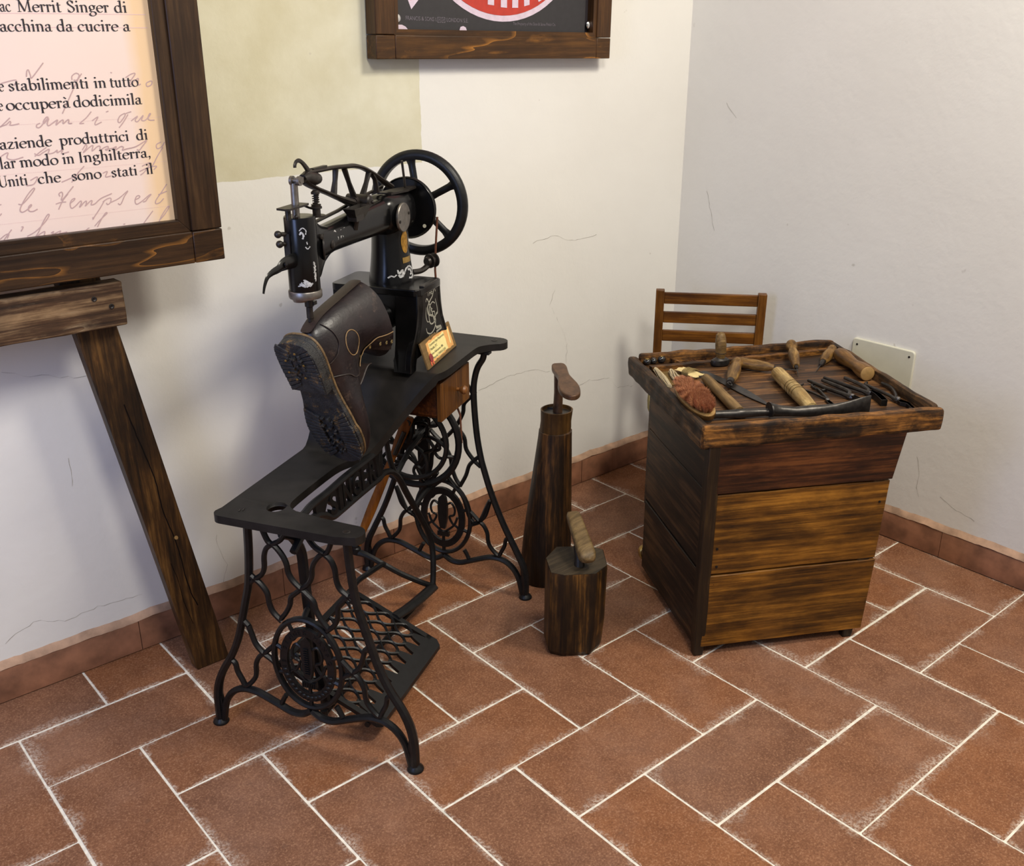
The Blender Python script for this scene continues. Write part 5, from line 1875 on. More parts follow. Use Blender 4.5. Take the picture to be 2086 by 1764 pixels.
ST = .215                                                          # stem width, in x-heights
def glyph(ch):
    """returns (stems, pen paths, blobs, advance); x-height is 1"""
    S, P, D = [], [], []
    def stem(x, y0, y1, foot=True, flag=True):
        S.append((x, y0, y1))
        if foot:
            P.append(([(x - .17, y0 + .03), (x + .17, y0 + .03)], .06))
        if flag:
            P.append(([(x - .24, y1 - .14), (x - .02, y1 - .02)], .12))
    if ch in 'ilj':
        stem(.26, 0, 1.0 if ch == 'i' else 1.68)
        if ch == 'i':
            D.append((.24, 1.45, .125))
        return S, P, D, .52
    if ch == 'n' or ch == 'h':
        stem(.26, 0, 1.0 if ch == 'n' else 1.68)
        P.append((arcp(.53, .62, .27, .36, 165, 20), None))
        stem(.80, 0, .74, True, False)
        return S, P, D, 1.06
    if ch == 'm':
        stem(.26, 0, 1.0)
        for x in (.51, 1.03):
            P.append((arcp(x, .62, .26, .36, 165, 20), None))
            stem(x + .27, 0, .74, True, False)
        return S, P, D, 1.56
    if ch == 'r':
        stem(.26, 0, 1.0)
        P.append((arcp(.50, .68, .22, .29, 160, 70), None))
        D.append((.60, .88, .12))
        return S, P, D, .72
    if ch == 'u':
        stem(.25, .22, 1.0, False)
        P.append((arcp(.50, .34, .25, .32, 190, 345), None))
        stem(.78, 0, 1.0, False)
        P.append(([(.78, .05), (.96, .05)], .07))
        return S, P, D, 1.05
    if ch in 'dq':
        stem(.76, 0, 1.68, False)
        P.append((arcp(.44, .49, .33, .47, 50, 320), None))
        P.append(([(.62, .93), (.76, .86)], .07))
        P.append(([(.76, .05), (.96, .07)], .07))
        return S, P, D, 1.02
    if ch == 'b':
        stem(.24, .06, 1.68, False)
        P.append((arcp(.55, .49, .34, .47, 140, -150), None))
        return S, P, D, 1.0
    if ch == 'p':
        stem(.24, -.60, 1.0)
        P.append((arcp(.55, .49, .34, .47, 145, -145), None))
        return S, P, D, 1.0
    if ch == 'o':
        P.append((arcp(.50, .49, .40, .46, 0, 360, 26), None))
        return S, P, D, 1.0
    if ch == 'c':
        P.append((arcp(.47, .49, .37, .46, 50, 318, 20), None))
        D.append((.68, .80, .10))
        return S, P, D, .84
    if ch == 'e':
        P.append((arcp(.47, .49, .37, .46, 12, 320, 22), None))
        P.append(([(.12, .55), (.82, .60)], .07))
        return S, P, D, .88
    if ch in 'aà':
        P.append((arcp(.40, .70, .24, .25, 150, 10, 10), None))
        S.append((.62, .12, .74))
        P.append(([(.62, .16), (.70, .03), (.88, .08)], .10))
        P.append((arcp(.38, .27, .25, .25, 70, 330, 14), None))
        P.append(([(.44, .50), (.62, .57)], .09))
        D.append((.20, .78, .10))
        if ch == 'à':
            P.append(([(.24, 1.50), (.50, 1.24)], .15))
        return S, P, D, .90
    if ch == 's':
        P.append(([(.60, .78), (.48, .94), (.30, .94), (.18, .80), (.26, .62), (.48, .46), (.60, .28), (.52, .08), (.32, .03), (.14, .16)], None))
        P.append(([(.62, .92), (.62, .68)], .06))
        P.append(([(.13, .32), (.13, .06)], .06))
        return S, P, D, .76
    if ch == 't':
        stem(.28, .14, 1.28, False, False)
        P.append((arcp(.47, .22, .19, .18, 195, 320, 8), None))
        P.append(([(.06, .95), (.60, .95)], .09))
        return S, P, D, .66
    if ch == 'g':
        P.append((arcp(.44, .66, .28, .30, 0, 360, 20), None))
        P.append(([(.66, .88), (.92, .92)], .11))
        P.append(([(.30, .38), (.20, .24), (.34, .12), (.66, .08), (.84, -.08), (.80, -.32), (.58, -.46), (.30, -.46), (.12, -.32), (.16, -.14), (.34, .02)], None))
        return S, P, D, .94
    if ch == 'z':
        P.append(([(.10, .94), (.68, .94)], .10))
        P.append(([(.68, .94), (.10, .06)], .18))
        P.append(([(.10, .06), (.72, .06)], .10))
        P.append(([(.11, .96), (.09, .72)], .06))
        P.append(([(.72, .02), (.76, .28)], .06))
        return S, P, D, .84
    if ch == 'M':
        P.append(([(.30, 0), (.38, 1.5)], .10))
        P.append(([(.36, 1.54), (.92, .06)], .22))
        P.append(([(.92, .06), (1.44, 1.54)], .09))
        P.append(([(1.46, 1.54), (1.52, 0)], .21))
        for x, y, w in ((.30, .03, .22), (1.52, .03, .26), (.26, 1.55, .18), (1.54, 1.55, .18)):
            P.append(([(x - w, y), (x + w, y)], .07))
        return S, P, D, 1.84
    if ch == 'S':
        P.append(([(.78, 1.26), (.62, 1.50), (.36, 1.54), (.18, 1.34), (.24, 1.08), (.52, .84), (.80, .58), (.82, .26), (.58, .03), (.34, .04), (.16, .24)], None))
        P.append(([(.82, 1.54), (.80, 1.16)], .07))
        P.append(([(.13, .46), (.14, .02)], .07))
        return S, P, D, 1.0
    if ch == 'I':
        stem(.34, 0, 1.58, True, False)
        P.append(([(.34 - .2, 1.55), (.34 + .2, 1.55)], .06))
        return S, P, D, .66
    if ch == 'U':
        S.append((.36, .4, 1.56))
        P.append((arcp(.76, .46, .40, .44, 180, 360, 14), None))
        P.append(([(1.16, .4), (1.16, 1.56)], .08))
        for x in (.36, 1.16):
            P.append(([(x - .2, 1.55), (x + .2, 1.55)], .06))
        return S, P, D, 1.4
    if ch == ',':
        D.append((.22, .10, .13))
        P.append(([(.30, .10), (.28, -.12), (.14, -.30)], .09))
        return S, P, D, .46
    return S, P, D, .5

def nib(mb, pts, wid, fn, k=1):
    """pen stroke: broad nib at 28 degrees when wid is None, else constant width"""
    vs, fs = [], []
    n = len(pts)
    for i, (x, y) in enumerate(pts):
        a, b = pts[max(i - 1, 0)], pts[min(i + 1, n - 1)]
        tx, ty = b[0] - a[0], b[1] - a[1]
        l = math.hypot(tx, ty) or 1
        nx, ny = -ty / l, tx / l
        if wid is None:
            w = max(abs(nx * cos(radians(20)) + ny * sin(radians(20))) * .225, .078)
        else:
            w = wid
        lift = Vector((0, -4e-6 * i, 0))                           # later parts of a stroke lie over earlier ones
        vs += [fn(x + nx * w / 2, y + ny * w / 2) + lift, fn(x - nx * w / 2, y - ny * w / 2) + lift]
        if i:
            fs.append((2 * i - 2, 2 * i - 1, 2 * i + 1, 2 * i))
    mb.add(vs, fs)

def set_word(mb, word, x0, x1, zb, xh, fn3):
    """lay out one word between two margins"""
    gl = [glyph(c) for c in word]
    W = sum(g[3] for g in gl)
    kx = (x1 - x0) / W
    px_ = 0.0
    for S, P, D, adv in gl:
        f = lambda u, v, px_=px_: fn3(x0 + (px_ + u) * kx, zb + v * xh)
        for x, y0, y1 in S:
            mb.add([f(x - ST / 2, y0), f(x + ST / 2, y0), f(x + ST / 2, y1), f(x - ST / 2, y1)], [(0, 1, 2, 3)])
        for pts, w in P:
            if len(pts) > 5 and w is None and len(pts) < 13:
                pts = [(v.x, v.y) for v in catmull([(a, b, 0) for a, b in pts], 4)]
            nib(mb, pts, w, f)
        for x, y, r in D:
            mb.add([f(x + r * cos(2 * pi * i / 12), y + r * sin(2 * pi * i / 12)) for i in range(12)], [tuple(range(12))])
        px_ += adv

LINES = [(1.3800, .0118, [('ac', -.6905, -.6725), ('Merrit', -.6640, -.5912), ('Singer', -.5822, -.5098), ('di', -.5011, -.4775)]),
         (1.3493, .0118, [('acchina', -.6960, -.6117), ('da', -.6044, -.5764), ('cucire', -.5689, -.4978), ('a', -.4899, -.4765)]),
         (1.2555, .0119, [('e', -.7140, -.7058), ('stabilimenti', -.6994, -.5643), ('in', -.5556, -.5330), ('tutto', -.5277, -.4748)]),
         (1.2246, .0119, [('e', -.7200, -.7129), ('occuperà', -.7082, -.6016), ('dodicimila', -.5965, -.4727)]),
         (1.1616, .0119, [('aziende', -.7300, -.6429), ('produttrici', -.6304, -.5056), ('di', -.4927, -.4700)]),
         (1.1296, .0119, [('lar', -.7352, -.7083), ('modo', -.7026, -.6373), ('in', -.6305, -.6092), ('Inghilterra,', -.6031, -.4688)]),
         (1.0992, .0119, [('Uniti', -.7440, -.6941), ('che', -.6775, -.6380), ('sono', -.6199, -.5657), ('stati', -.5485, -.4988), ('il', -.4829, -.4685)])]

SCRIPT = [[(-0.7165,1.0682),(-0.71,1.0675),(-0.6959,1.0793),(-0.6857,1.0907),(-0.6877,1.0924),(-0.6984,1.0826),(-0.7098,1.0683),(-0.7154,1.058),(-0.7124,1.0537),(-0.7043,1.0568),(-0.6958,1.0629),(-0.6961,1.0653),(-0.7006,1.0611),(-0.7009,1.0548),(-0.6944,1.0533),(-0.6863,1.0564)],[(-0.6448,1.0741),(-0.6456,1.079),(-0.6405,1.0816),(-0.6397,1.0768),(-0.6435,1.0677),(-0.6374,1.0718),(-0.6187,1.0898)],[(-0.6302,1.0774),(-0.6415,1.0659),(-0.6508,1.0517)],[(-0.6539,1.0616),(-0.6449,1.0638),(-0.6356,1.0637)],[(-0.6299,1.0599),(-0.6211,1.0654),(-0.6198,1.0684),(-0.6258,1.0658),(-0.6294,1.0582),(-0.628,1.0517),(-0.6213,1.0542),(-0.6104,1.0627),(-0.6093,1.0593),(-0.6137,1.0517),(-0.6045,1.0596),(-0.6001,1.0616),(-0.6009,1.0568),(-0.6031,1.053),(-0.593,1.0609),(-0.5898,1.0605),(-0.5924,1.0543),(-0.5857,1.0552),(-0.573,1.0637),(-0.5522,1.0705)],[(-0.567,1.0598),(-0.5773,1.0462),(-0.5892,1.0328),(-0.5933,1.0275),(-0.5927,1.0316)],[(-0.5708,1.0569),(-0.5618,1.0617),(-0.5552,1.0619),(-0.5571,1.0547),(-0.5626,1.0512),(-0.5645,1.0547)],[(-0.5563,1.0546),(-0.5404,1.0604),(-0.5218,1.0725),(-0.53,1.0626),(-0.5366,1.0517),(-0.5404,1.0488),(-0.5434,1.0516)],[(-0.5117,1.0541),(-0.5017,1.0581),(-0.5021,1.0615),(-0.5074,1.0603),(-0.5111,1.0524),(-0.5086,1.0463),(-0.4976,1.051),(-0.4843,1.0597),(-0.4788,1.0616),(-0.4867,1.0549),(-0.4908,1.0503),(-0.4961,1.0492)],[(-0.4459,1.0778),(-0.4594,1.0623),(-0.4708,1.0499),(-0.4717,1.0433),(-0.4635,1.045),(-0.4555,1.0517)],[(-0.4651,1.0594),(-0.4476,1.0645)],[(-0.7233,1.1982),(-0.7134,1.2057),(-0.705,1.2126)],[(-0.7232,1.199),(-0.7126,1.202),(-0.706,1.2068),(-0.705,1.2045),(-0.707,1.201),(-0.7013,1.2007),(-0.6916,1.2023)],[(-0.6576,1.2011),(-0.6633,1.1987),(-0.664,1.1948),(-0.6587,1.1945),(-0.6491,1.2033),(-0.6427,1.2096),(-0.6453,1.2105),(-0.6509,1.2047),(-0.6509,1.2007),(-0.6416,1.2083),(-0.6456,1.2004),(-0.6436,1.1963),(-0.6331,1.2024),(-0.6273,1.2048),(-0.6313,1.1969),(-0.6221,1.2032),(-0.6178,1.2043),(-0.6188,1.1983),(-0.611,1.2039),(-0.6082,1.2038),(-0.6091,1.1984),(-0.6036,1.1981)],[(-0.5672,1.216),(-0.5772,1.2062),(-0.5882,1.1986),(-0.5899,1.1967),(-0.5829,1.1969)],[(-0.5682,1.2003),(-0.5566,1.2065),(-0.563,1.1972),(-0.5629,1.1931),(-0.5516,1.1973)],[(-0.5411,1.214),(-0.5366,1.2155)],[(-0.5074,1.2103),(-0.5169,1.2059),(-0.5218,1.1978),(-0.5185,1.1948),(-0.5081,1.2054),(-0.5061,1.2095),(-0.4953,1.2125)],[(-0.5019,1.2079),(-0.5127,1.1945),(-0.5213,1.1858)],[(-0.4976,1.1964),(-0.4845,1.2042),(-0.49,1.1974),(-0.4859,1.1944),(-0.4739,1.2051),(-0.4781,1.1968),(-0.4706,1.1964),(-0.4602,1.2058),(-0.4615,1.2073),(-0.4655,1.2004),(-0.463,1.196),(-0.4539,1.1955)],[(-0.6668,1.2776),(-0.6646,1.2865),(-0.6617,1.2884),(-0.6599,1.2799),(-0.658,1.276),(-0.6356,1.2994)],[(-0.592,1.2702),(-0.591,1.2767),(-0.5834,1.2812),(-0.5784,1.2777),(-0.5838,1.2699),(-0.5893,1.2701)],[(-0.5739,1.2803),(-0.5842,1.2673),(-0.6026,1.2386),(-0.6174,1.2151)],[(-0.5231,1.2809),(-0.5204,1.2799)],[(-0.497,1.2714),(-0.4859,1.2772),(-0.4785,1.2777),(-0.4874,1.267),(-0.4948,1.2562),(-0.4817,1.2655),(-0.4738,1.2693),(-0.4768,1.2584),(-0.4707,1.2596)],[(-0.452,1.2645),(-0.4601,1.2606),(-0.4593,1.255),(-0.4515,1.2576),(-0.4492,1.2631),(-0.452,1.2645)],[(-0.7109,1.2674),(-0.7029,1.2697),(-0.6844,1.2729),(-0.6885,1.2641)],[(-0.7321,1.1494),(-0.7225,1.1546),(-0.7181,1.1551),(-0.721,1.1471),(-0.7114,1.1433),(-0.6947,1.1466)],[(-0.6754,1.1466),(-0.6652,1.1534),(-0.6535,1.1602)],[(-0.6754,1.1512),(-0.6692,1.1477),(-0.661,1.1516),(-0.6495,1.1569),(-0.6523,1.1495),(-0.643,1.1503),(-0.6362,1.1544),(-0.637,1.1499),(-0.6271,1.1538),(-0.6296,1.1478),(-0.6169,1.1499)],[(-0.5931,1.1513),(-0.5854,1.1601),(-0.5846,1.1554),(-0.5923,1.1466),(-0.5799,1.1551),(-0.5731,1.1577),(-0.5761,1.1485),(-0.5654,1.1556),(-0.5606,1.1553),(-0.5616,1.1491),(-0.5528,1.1532),(-0.5462,1.1543),(-0.5487,1.1481),(-0.5517,1.1499),(-0.5386,1.1506),(-0.5316,1.1533),(-0.5342,1.1471),(-0.5234,1.1527),(-0.5187,1.1508),(-0.5211,1.1462),(-0.5125,1.1479),(-0.4953,1.1507),(-0.4736,1.1605),(-0.4836,1.1499),(-0.4896,1.1439),(-0.4945,1.1451)],[(-0.4468,1.1555),(-0.456,1.1513),(-0.4553,1.1439),(-0.4462,1.1473),(-0.4399,1.1551)],[(-0.4446,1.1456),(-0.4572,1.1301),(-0.4658,1.1177),(-0.4721,1.11)],[(-0.4886,1.1146),(-0.4724,1.1198),(-0.4849,1.1045),(-0.4943,1.0987)],[(-0.495,1.1053),(-0.4789,1.1105),(-0.4613,1.1124),(-0.4674,1.1063)],[(-0.5944,1.1232),(-0.6073,1.1117),(-0.6171,1.0999),(-0.6207,1.0971)],[(-0.6898,1.1065),(-0.6769,1.1115),(-0.6849,1.0999),(-0.6972,1.098)],[(-0.6377,1.0987),(-0.6228,1.1036),(-0.6094,1.1087),(-0.6053,1.1147)],[(-0.563,1.1079),(-0.5544,1.1104),(-0.5591,1.1011),(-0.5492,1.1019)],[(-0.7351,1.0259),(-0.746,1.0146),(-0.7516,1.0083)],[(-0.7569,1.0113),(-0.7469,1.0179),(-0.7409,1.0187),(-0.7451,1.0114)],[(-0.7183,1.0285),(-0.7154,1.0279),(-0.7203,1.0209)],[(-0.7115,1.0111),(-0.6959,1.0179),(-0.6782,1.0317),(-0.6685,1.0433),(-0.6714,1.0445),(-0.6812,1.0321),(-0.6916,1.0158),(-0.6975,1.0085),(-0.6874,1.0137),(-0.6808,1.016),(-0.6826,1.0099)],[(-0.6707,1.0116),(-0.6656,1.0142),(-0.6679,1.0096),(-0.6598,1.0118),(-0.6532,1.0135),(-0.6554,1.0097),(-0.6426,1.0105)],[(-0.592,1.015),(-0.5805,1.0252),(-0.5666,1.0352),(-0.569,1.0363),(-0.5789,1.0251),(-0.5874,1.0129)],[(-0.5391,1.0121),(-0.5357,1.0124)],[(-0.4796,1.0306),(-0.4918,1.0184),(-0.502,1.0077)],[(-0.47,1.0108),(-0.4579,1.0214),(-0.4473,1.0339),(-0.4508,1.0343),(-0.4633,1.0203),(-0.4702,1.0091)],[(-0.6129,1.0061),(-0.6055,1.0117),(-0.6021,1.013)],[(-0.7464,1.0698),(-0.7441,1.0706)],[(-0.7497,1.0517),(-0.7464,1.0552)]]

def easel():
    t = thing('wooden_easel', 'rough brown wooden easel with a splayed leg and cross ledge, leaning by the left wall', 'easel', (-0.48, 0.72, 0))
    o = Vector((-0.48, 0.72, 0))
    def leg(x0, x1, name):
        # foot at x0, upper end at x1; plank leaning slightly back
        mb = MB()
        n = 14
        rings = []
        for i in range(n + 1):
            s = i / n
            z = 1.75 * s
            cx = x0 + (x1 - x0) * s
            y = .712 + .085 * s
            w = .0395 + .001 * noise.noise(Vector((s * 8, x0, 0)))
            tilt = (x1 - x0) / 1.75
            zz = max(z, .0012)
            ring = []
            for sx, sy in ((-1, -1), (1, -1), (1, 1), (-1, 1)):
                q = Vector((cx + sx * w, y + (0 if sy < 0 else .034), zz - sx * w * tilt * (0 if i == 0 else 1) * .0))
                ring.append(q - o)
            rings.append(ring)
        mb.ring_faces(rings)
        return mb.build(name, M['easel_leg'], t, bevel=.003)
    leg(-.4790, -.7550, 'leg')
    # drying crack and knot down the face of the leg
    Lf = lambda x, z: Vector((x + (-.4790 + (-.7550 + .4790) * z / 1.75), .712 + .085 * z / 1.75 - .0006, z)) - o
    mb = MB()
    r = random.Random(2)
    P = [(.006 + .010 * noise.noise(Vector((z * 7, 0, 0))) + r.uniform(-.0008, .0008) + .010 * (.55 - z), z) for z in [.16 + .012 * i for i in range(42)]]
    nib(mb, P, .0022, Lf)
    nib(mb, [(-.014, .12), (-.017, .18), (-.013, .24), (-.016, .28)], .0012, Lf)
    mb.build('drying_crack', M['crack_dark'], t)
    mb = MB()
    mb.add([Lf(.013 + .0042 * cos(2 * pi * i / 14), .335 + .0048 * sin(2 * pi * i / 14)) + Vector((0, -.0004, 0)) for i in range(14)], [tuple(range(14))])
    mb.build('pale_knot', M['endgrain'], t)
    leg(-1.560, -1.28, 'leg')
    mb = MB()
    rough_box(mb, Vector((-1.03, .732, .8635)) - o, (.936, .040, .086), (40, 2, 5), .0015, 30, seed=3)
    lg = mb.build('ledge', M['easel_ledge'], t, bevel=.003)
    lg.rotation_euler = (0, .004, 0)
    for dx, z in ((-.615, .881), (-.585, .862)):
        mb = MB()
        mb.lathe([(.005, -.001), (.005, .0012), (.0035, .0016), (.002, .0006)], Vector((dx, .7115, z)) - o, (0, -1, 0), 12)
        mb.build('screw', M['iron_worn'], t)
    mb = MB()
    mb.box(Vector((-1.02, .800, 1.60)) - o, (.62, .03, .07))
    mb.build('top_rail', M['easel_leg'], t)
    return t
easel()

def text_panel():
    o = Vector((-0.80, 0.715, 0.930))
    t = thing('text_panel', 'large pinkish text panel in a dark stained wooden frame, held on the easel', 'information panel', o)
    XR, XL, ZB, ZT = -.353, -1.36, .924, 1.86
    W = .062
    Y0, Y1 = .694, .735
    def member(pts, name, mat):
        mb = MB()
        mb.prism(pts, lambda u, v, w: Vector((u, w, v)) - o, Y0, Y1)
        return mb.build(name, mat, t, bevel=.0022)
    member([(XL + W + .0007, ZB), (XR - W - .0007, ZB), (XR - W - .0007, ZB + W), (XL + W + .0007, ZB + W)], 'frame_rail', M['frame_x'])
    member([(XR - W, ZB), (XR, ZB), (XR, ZB + W - .0007), (XR - W, ZB + W - .0007)], 'frame_corner', M['frame_x'])
    member([(XR - W, ZB + W + .0007), (XR, ZB + W + .0007), (XR, ZT), (XR - W, ZT)], 'frame_stile', M['frame_z'])
    member([(XL, ZB), (XL + W, ZB), (XL + W, ZT), (XL, ZT)], 'frame_stile', M['frame_z'])
    member([(XL + W, ZT - W), (XR - W, ZT - W), (XR - W, ZT), (XL + W, ZT)], 'frame_rail', M['frame_x'])
    # thin inner moulding in the rebate
    mb = MB()
    mb.prism([(XL + W, ZB + W), (XR - W, ZB + W), (XR - W - .0235, ZB + W + .0235), (XL + W, ZB + W + .0235)], lambda u, v, w: Vector((u, w, v)) - o, Y0 + .006, Y1 - .006)
    mb.build('inner_moulding', M['frame_x'], t, bevel=.001)
    mb = MB()
    mb.prism([(XR - W, ZB + W), (XR - W, ZT - W), (XR - W - .0235, ZT - W), (XR - W - .0235, ZB + W + .0235)], lambda u, v, w: Vector((u, w, v)) - o, Y0 + .006, Y1 - .006)
    mb.build('inner_moulding', M['frame_z'], t, bevel=.001)
    YP = .715
    mb = MB()
    mb.box2(Vector((XL + .03, YP, ZB + .03)) - o, Vector((XR - .03, YP + .006, ZT - .03)) - o)
    pl = mb.build('printed_sheet', M['panel'], t)
    F = lambda x, z: Vector((x, YP - .0006, z)) - o
    mb = MB()
    for zb, xh, words in LINES:
        for w, x0, x1 in words:
            set_word(mb, w, x0, x1, zb, xh, F)
    mb.build('printed_lettering', M['ink'], pl, label='black roman lettering')
    G = lambda x, z: Vector((x, YP - .0004, z)) - o
    mb = MB()
    for pts in SCRIPT:
        P = [(v.x, v.y) for v in catmull([(a, b, 0) for a, b in pts], 4)]
        nib(mb, P, .0019, G)
    mb.build('faded_handwriting', M['script_ink'], pl, label='faded pinkish brown handwriting')
    G2 = lambda x, z: Vector((x, YP - .0003, z)) - o
    mb = MB()
    for z, solid, x1 in ((1.3770, True, -.445), (1.3550, True, -.445), (1.2005, False, -.442), (1.1195, False, -.442), (1.0365, False, -.442)):
        if solid:
            nib(mb, [(-.80, z), (-.6, z + .0008), (x1, z)], .0011, G2)
        else:
            x = -.80
            while x < x1:
                nib(mb, [(x, z), (x + .0018, z)], .0006, G2)
                x += .0030
    mb.build('ruled_lines', M['rule_ink'], pl)
    return t
text_panel()

# ---------------------------------------------------------------- enamel poster on the wall
M['poster_black'] = mat_plain('enamel_black', (0.022, 0.020, 0.022), 0.4, 0, 0.12, 60, 0.05)
M['poster_red'] = mat_plain('enamel_red', s2l(176, 50, 36), 0.35, 0, 0.12, 60, 0.05)
M['poster_white'] = mat_plain('enamel_white', s2l(204, 186, 200), 0.4, 0, 0.1, 60, 0.05)
M['poster_faint'] = mat_plain('enamel_grey_print', (0.14, 0.12, 0.14), 0.5, 0, 0.5, 300, 0)
M['shiny_steel'] = mat_plain('bright_screw', (0.75, 0.75, 0.75), 0.15, 1.0, 0.1, 60, 0)

def poster():
    # hangs a little crooked; local x to the right, z up from the lower left corner
    cx, cz, rol = .125, 1.2885, -.0155
    t = thing('framed_sign', 'black and red enamel sign in a brown wooden frame, hanging on the left wall', 'sign', (cx, .836, cz))
    cr, sr = cos(rol), sin(rol)
    Y = lambda u, v, w: Vector((u * cr - v * sr, w, u * sr + v * cr))
    W, H, B = .7535, .62, .052
    D0, D1 = 0.0, .040
    def member(p, name, mat):
        mb = MB()
        mb.prism(p, Y, D0, D1)
        return mb.build(name, mat, t, bevel=.002)
    member([(B + .0006, 0), (W - B - .0006, 0), (W - B - .0006, B), (B + .0006, B)], 'frame_rail', M['poster_frame_x'])
    for u in (0, W - B):
        member([(u, 0), (u + B, 0), (u + B, B - .0006), (u, B - .0006)], 'frame_corner', M['poster_frame_x'])
        member([(u, B + .0006), (u + B, B + .0006), (u + B, H), (u, H)], 'frame_stile', M['poster_frame_z'])
    member([(B, H - B), (W - B, H - B), (W - B, H), (B, H)], 'frame_rail', M['poster_frame_x'])
    I = .0125
    for nm, p, m in (('inner_moulding', [(B, B), (W - B, B), (W - B - I, B + I), (B + I, B + I)], 'poster_frame_x'), ('inner_moulding', [(B, B), (B + I, B + I), (B + I, H - B), (B, H - B)], 'poster_frame_z'), ('inner_moulding', [(W - B, B), (W - B, H - B), (W - B - I, H - B), (W - B - I, B + I)], 'poster_frame_z')):
        mb = MB()
        mb.prism(p, Y, .004, .034)
        mb.build(nm, M[m], t)
    YS = .018
    mb = MB()
    mb.prism([(B - .01, B - .005), (W - B - .030, B - .005), (W - B - .030, H - B + .01), (B - .01, H - B + .01)], Y, YS, YS + .004)
    sh = mb.build('enamel_plate', M['poster_black'], t)
    mb = MB()
    mb.prism([(B - .01, B - .005), (W - B + .01, B - .005), (W - B + .01, H - B + .01), (B - .01, H - B + .01)], Y, YS + .008, YS + .012)
    mb.build('backing_board', M['ink'], t)
    # arrow head and oval; only their lower parts are in the photograph
    oc, orx, orz = (.385, .318), .262, .232
    def oval(k, n=64):
        return [(oc[0] + (orx + k) * cos(2 * pi * i / n), oc[1] + (orz + k) * sin(2 * pi * i / n)) for i in range(n)]
    mb = MB()
    mb.add([Y(u, v, YS - .0006) for u, v in oval(0)], [tuple(range(64))])
    mb.add([Y(u, v, YS - .0006) for u, v in ((.0985, .170), (.1005, .130), (.1110, .1075), (.164, .160), (.215, .205), (.16, .25))], [(0, 1, 2, 3, 4, 5)])
    mb.build('white_border', M['poster_white'], sh)
    mb = MB()
    mb.add([Y(u, v, YS - .0012) for u, v in oval(-.0140)], [tuple(range(64))])
    mb.add([Y(u, v, YS - .0012) for u, v in ((.1060, .172), (.1095, .1260), (.154, .1665), (.200, .205), (.16, .235))], [(0, 1, 2, 3, 4)])
    mb.build('red_ground', M['poster_red'], sh)
    # the lower ends of the big white letters
    mb = MB()
    q = [arcp(.300, .175, .034, .029, 180, 360, 12) + [(.334, .24), (.266, .24)],
         [(.3375, .1295), (.3575, .1280), (.3575, .24), (.3375, .24)], [(.3790, .1245), (.3990, .1235), (.3990, .24), (.3790, .24)],
         [(.4160, .1240), (.4355, .1245), (.4355, .24), (.4160, .24)], [(.4555, .1285), (.4735, .1325), (.470, .24), (.450, .24)], [(.5040, .140), (.5220, .1485), (.470, .24), (.450, .24)]]
    for p in q:
        mb.add([Y(u, v - .0055, YS - .0018) for u, v in p], [tuple(range(len(p)))])
    mb.build('white_letters', M['poster_white'], sh)
    mb = MB()
    add_text(mb, 'FRANCIS & SONS Lᵀᴰ LONDON S.E.', .0125, lambda x, y, w: Y(.094 + x * .86, .0845 + y - x * .012, YS - .0006))
    add_text(mb, 'The Property of the Shoe & Stove Polish Co.', .0100, lambda x, y, w: Y(.420 + x * .80, .0790 + y, YS - .0006))
    mb.build('small_print', M['poster_faint'], sh)
    mb = MB()
    for pts in ([(.147, .165), (.159, .154), (.165, .149), (.172, .156), (.170, .163)],):
        nib(mb, pts, .0016, lambda u, v: Y(u, v, YS - .0008))
    mb.add([Y(u, v, YS - .0007) for u, v in ((.250, .063), (.254, .072), (.262, .074), (.270, .071), (.274, .063))], [(0, 1, 2, 3, 4)])
    mb.add([Y(u, v, YS - .0007) for u, v in ((.066, .064), (.070, .074), (.084, .074), (.094, .070), (.100, .064))], [(0, 1, 2, 3, 4)])
    mb.build('chipped_spots', M['poster_white'], sh)
    for u, v in ((.0700, .0870), (.6850, .0830)):
        mb = MB()
        mb.lathe([(.0075, -.002), (.0095, .0), (.0095, .002), (.0055, .0045), (.001, .005)], Y(u, v, YS - .001), (0, -1, 0), 20)
        mb.build('screw_cap', M['shiny_steel'], t)
    return t
M['poster_frame_x'] = mat_wood('sign_frame_level', s2l(40, 24, 10), s2l(68, 43, 18), s2l(98, 64, 26), 0, 0.42, 60, 0.4, s2l(36, 21, 9), 0.12, 4, 0.2, 9, bias=0.5, veins=1.0, vein_col=s2l(170, 112, 44))
M['poster_frame_z'] = mat_wood('sign_frame_upright', s2l(44, 27, 13), s2l(68, 43, 20), s2l(92, 60, 28), 2, 0.42, 70, 0.4, s2l(34, 20, 9), 0.12, 5, 0.2, 9, bias=0.5)
poster()
# ---------------------------------------------------------------- iron lasts on wooden stands
M['cone_wood'] = mat_wood('last_stand_wood', s2l(22, 13, 6), s2l(46, 29, 13), s2l(96, 62, 28), 2, 0.5, 60, 0.75, s2l(17, 10, 6), 0.08, 5, 0.4, 9, bias=0.49)
M['collar_wood'] = mat_wood('last_stand_collar', s2l(44, 28, 11), s2l(76, 51, 21), s2l(108, 75, 34), 2, 0.5, 60, 0.5, s2l(36, 22, 10))
M['block_wood'] = mat_wood('block_wood', s2l(24, 15, 7), s2l(54, 35, 14), s2l(122, 82, 34), 2, 0.5, 60, 0.9, s2l(20, 12, 6), 0.085, 5, 0.3, 13, bias=0.49)
M['block_top'] = mat_wood('block_top_wood', s2l(30, 24, 16), s2l(56, 46, 32), s2l(86, 72, 52), 0, 0.6, 60, 0.4, s2l(24, 18, 12))
M['last_iron'] = mat_plain('brown_rusted_iron', s2l(88, 62, 42), 0.42, 0.35, 0.35, 60, 0.2)
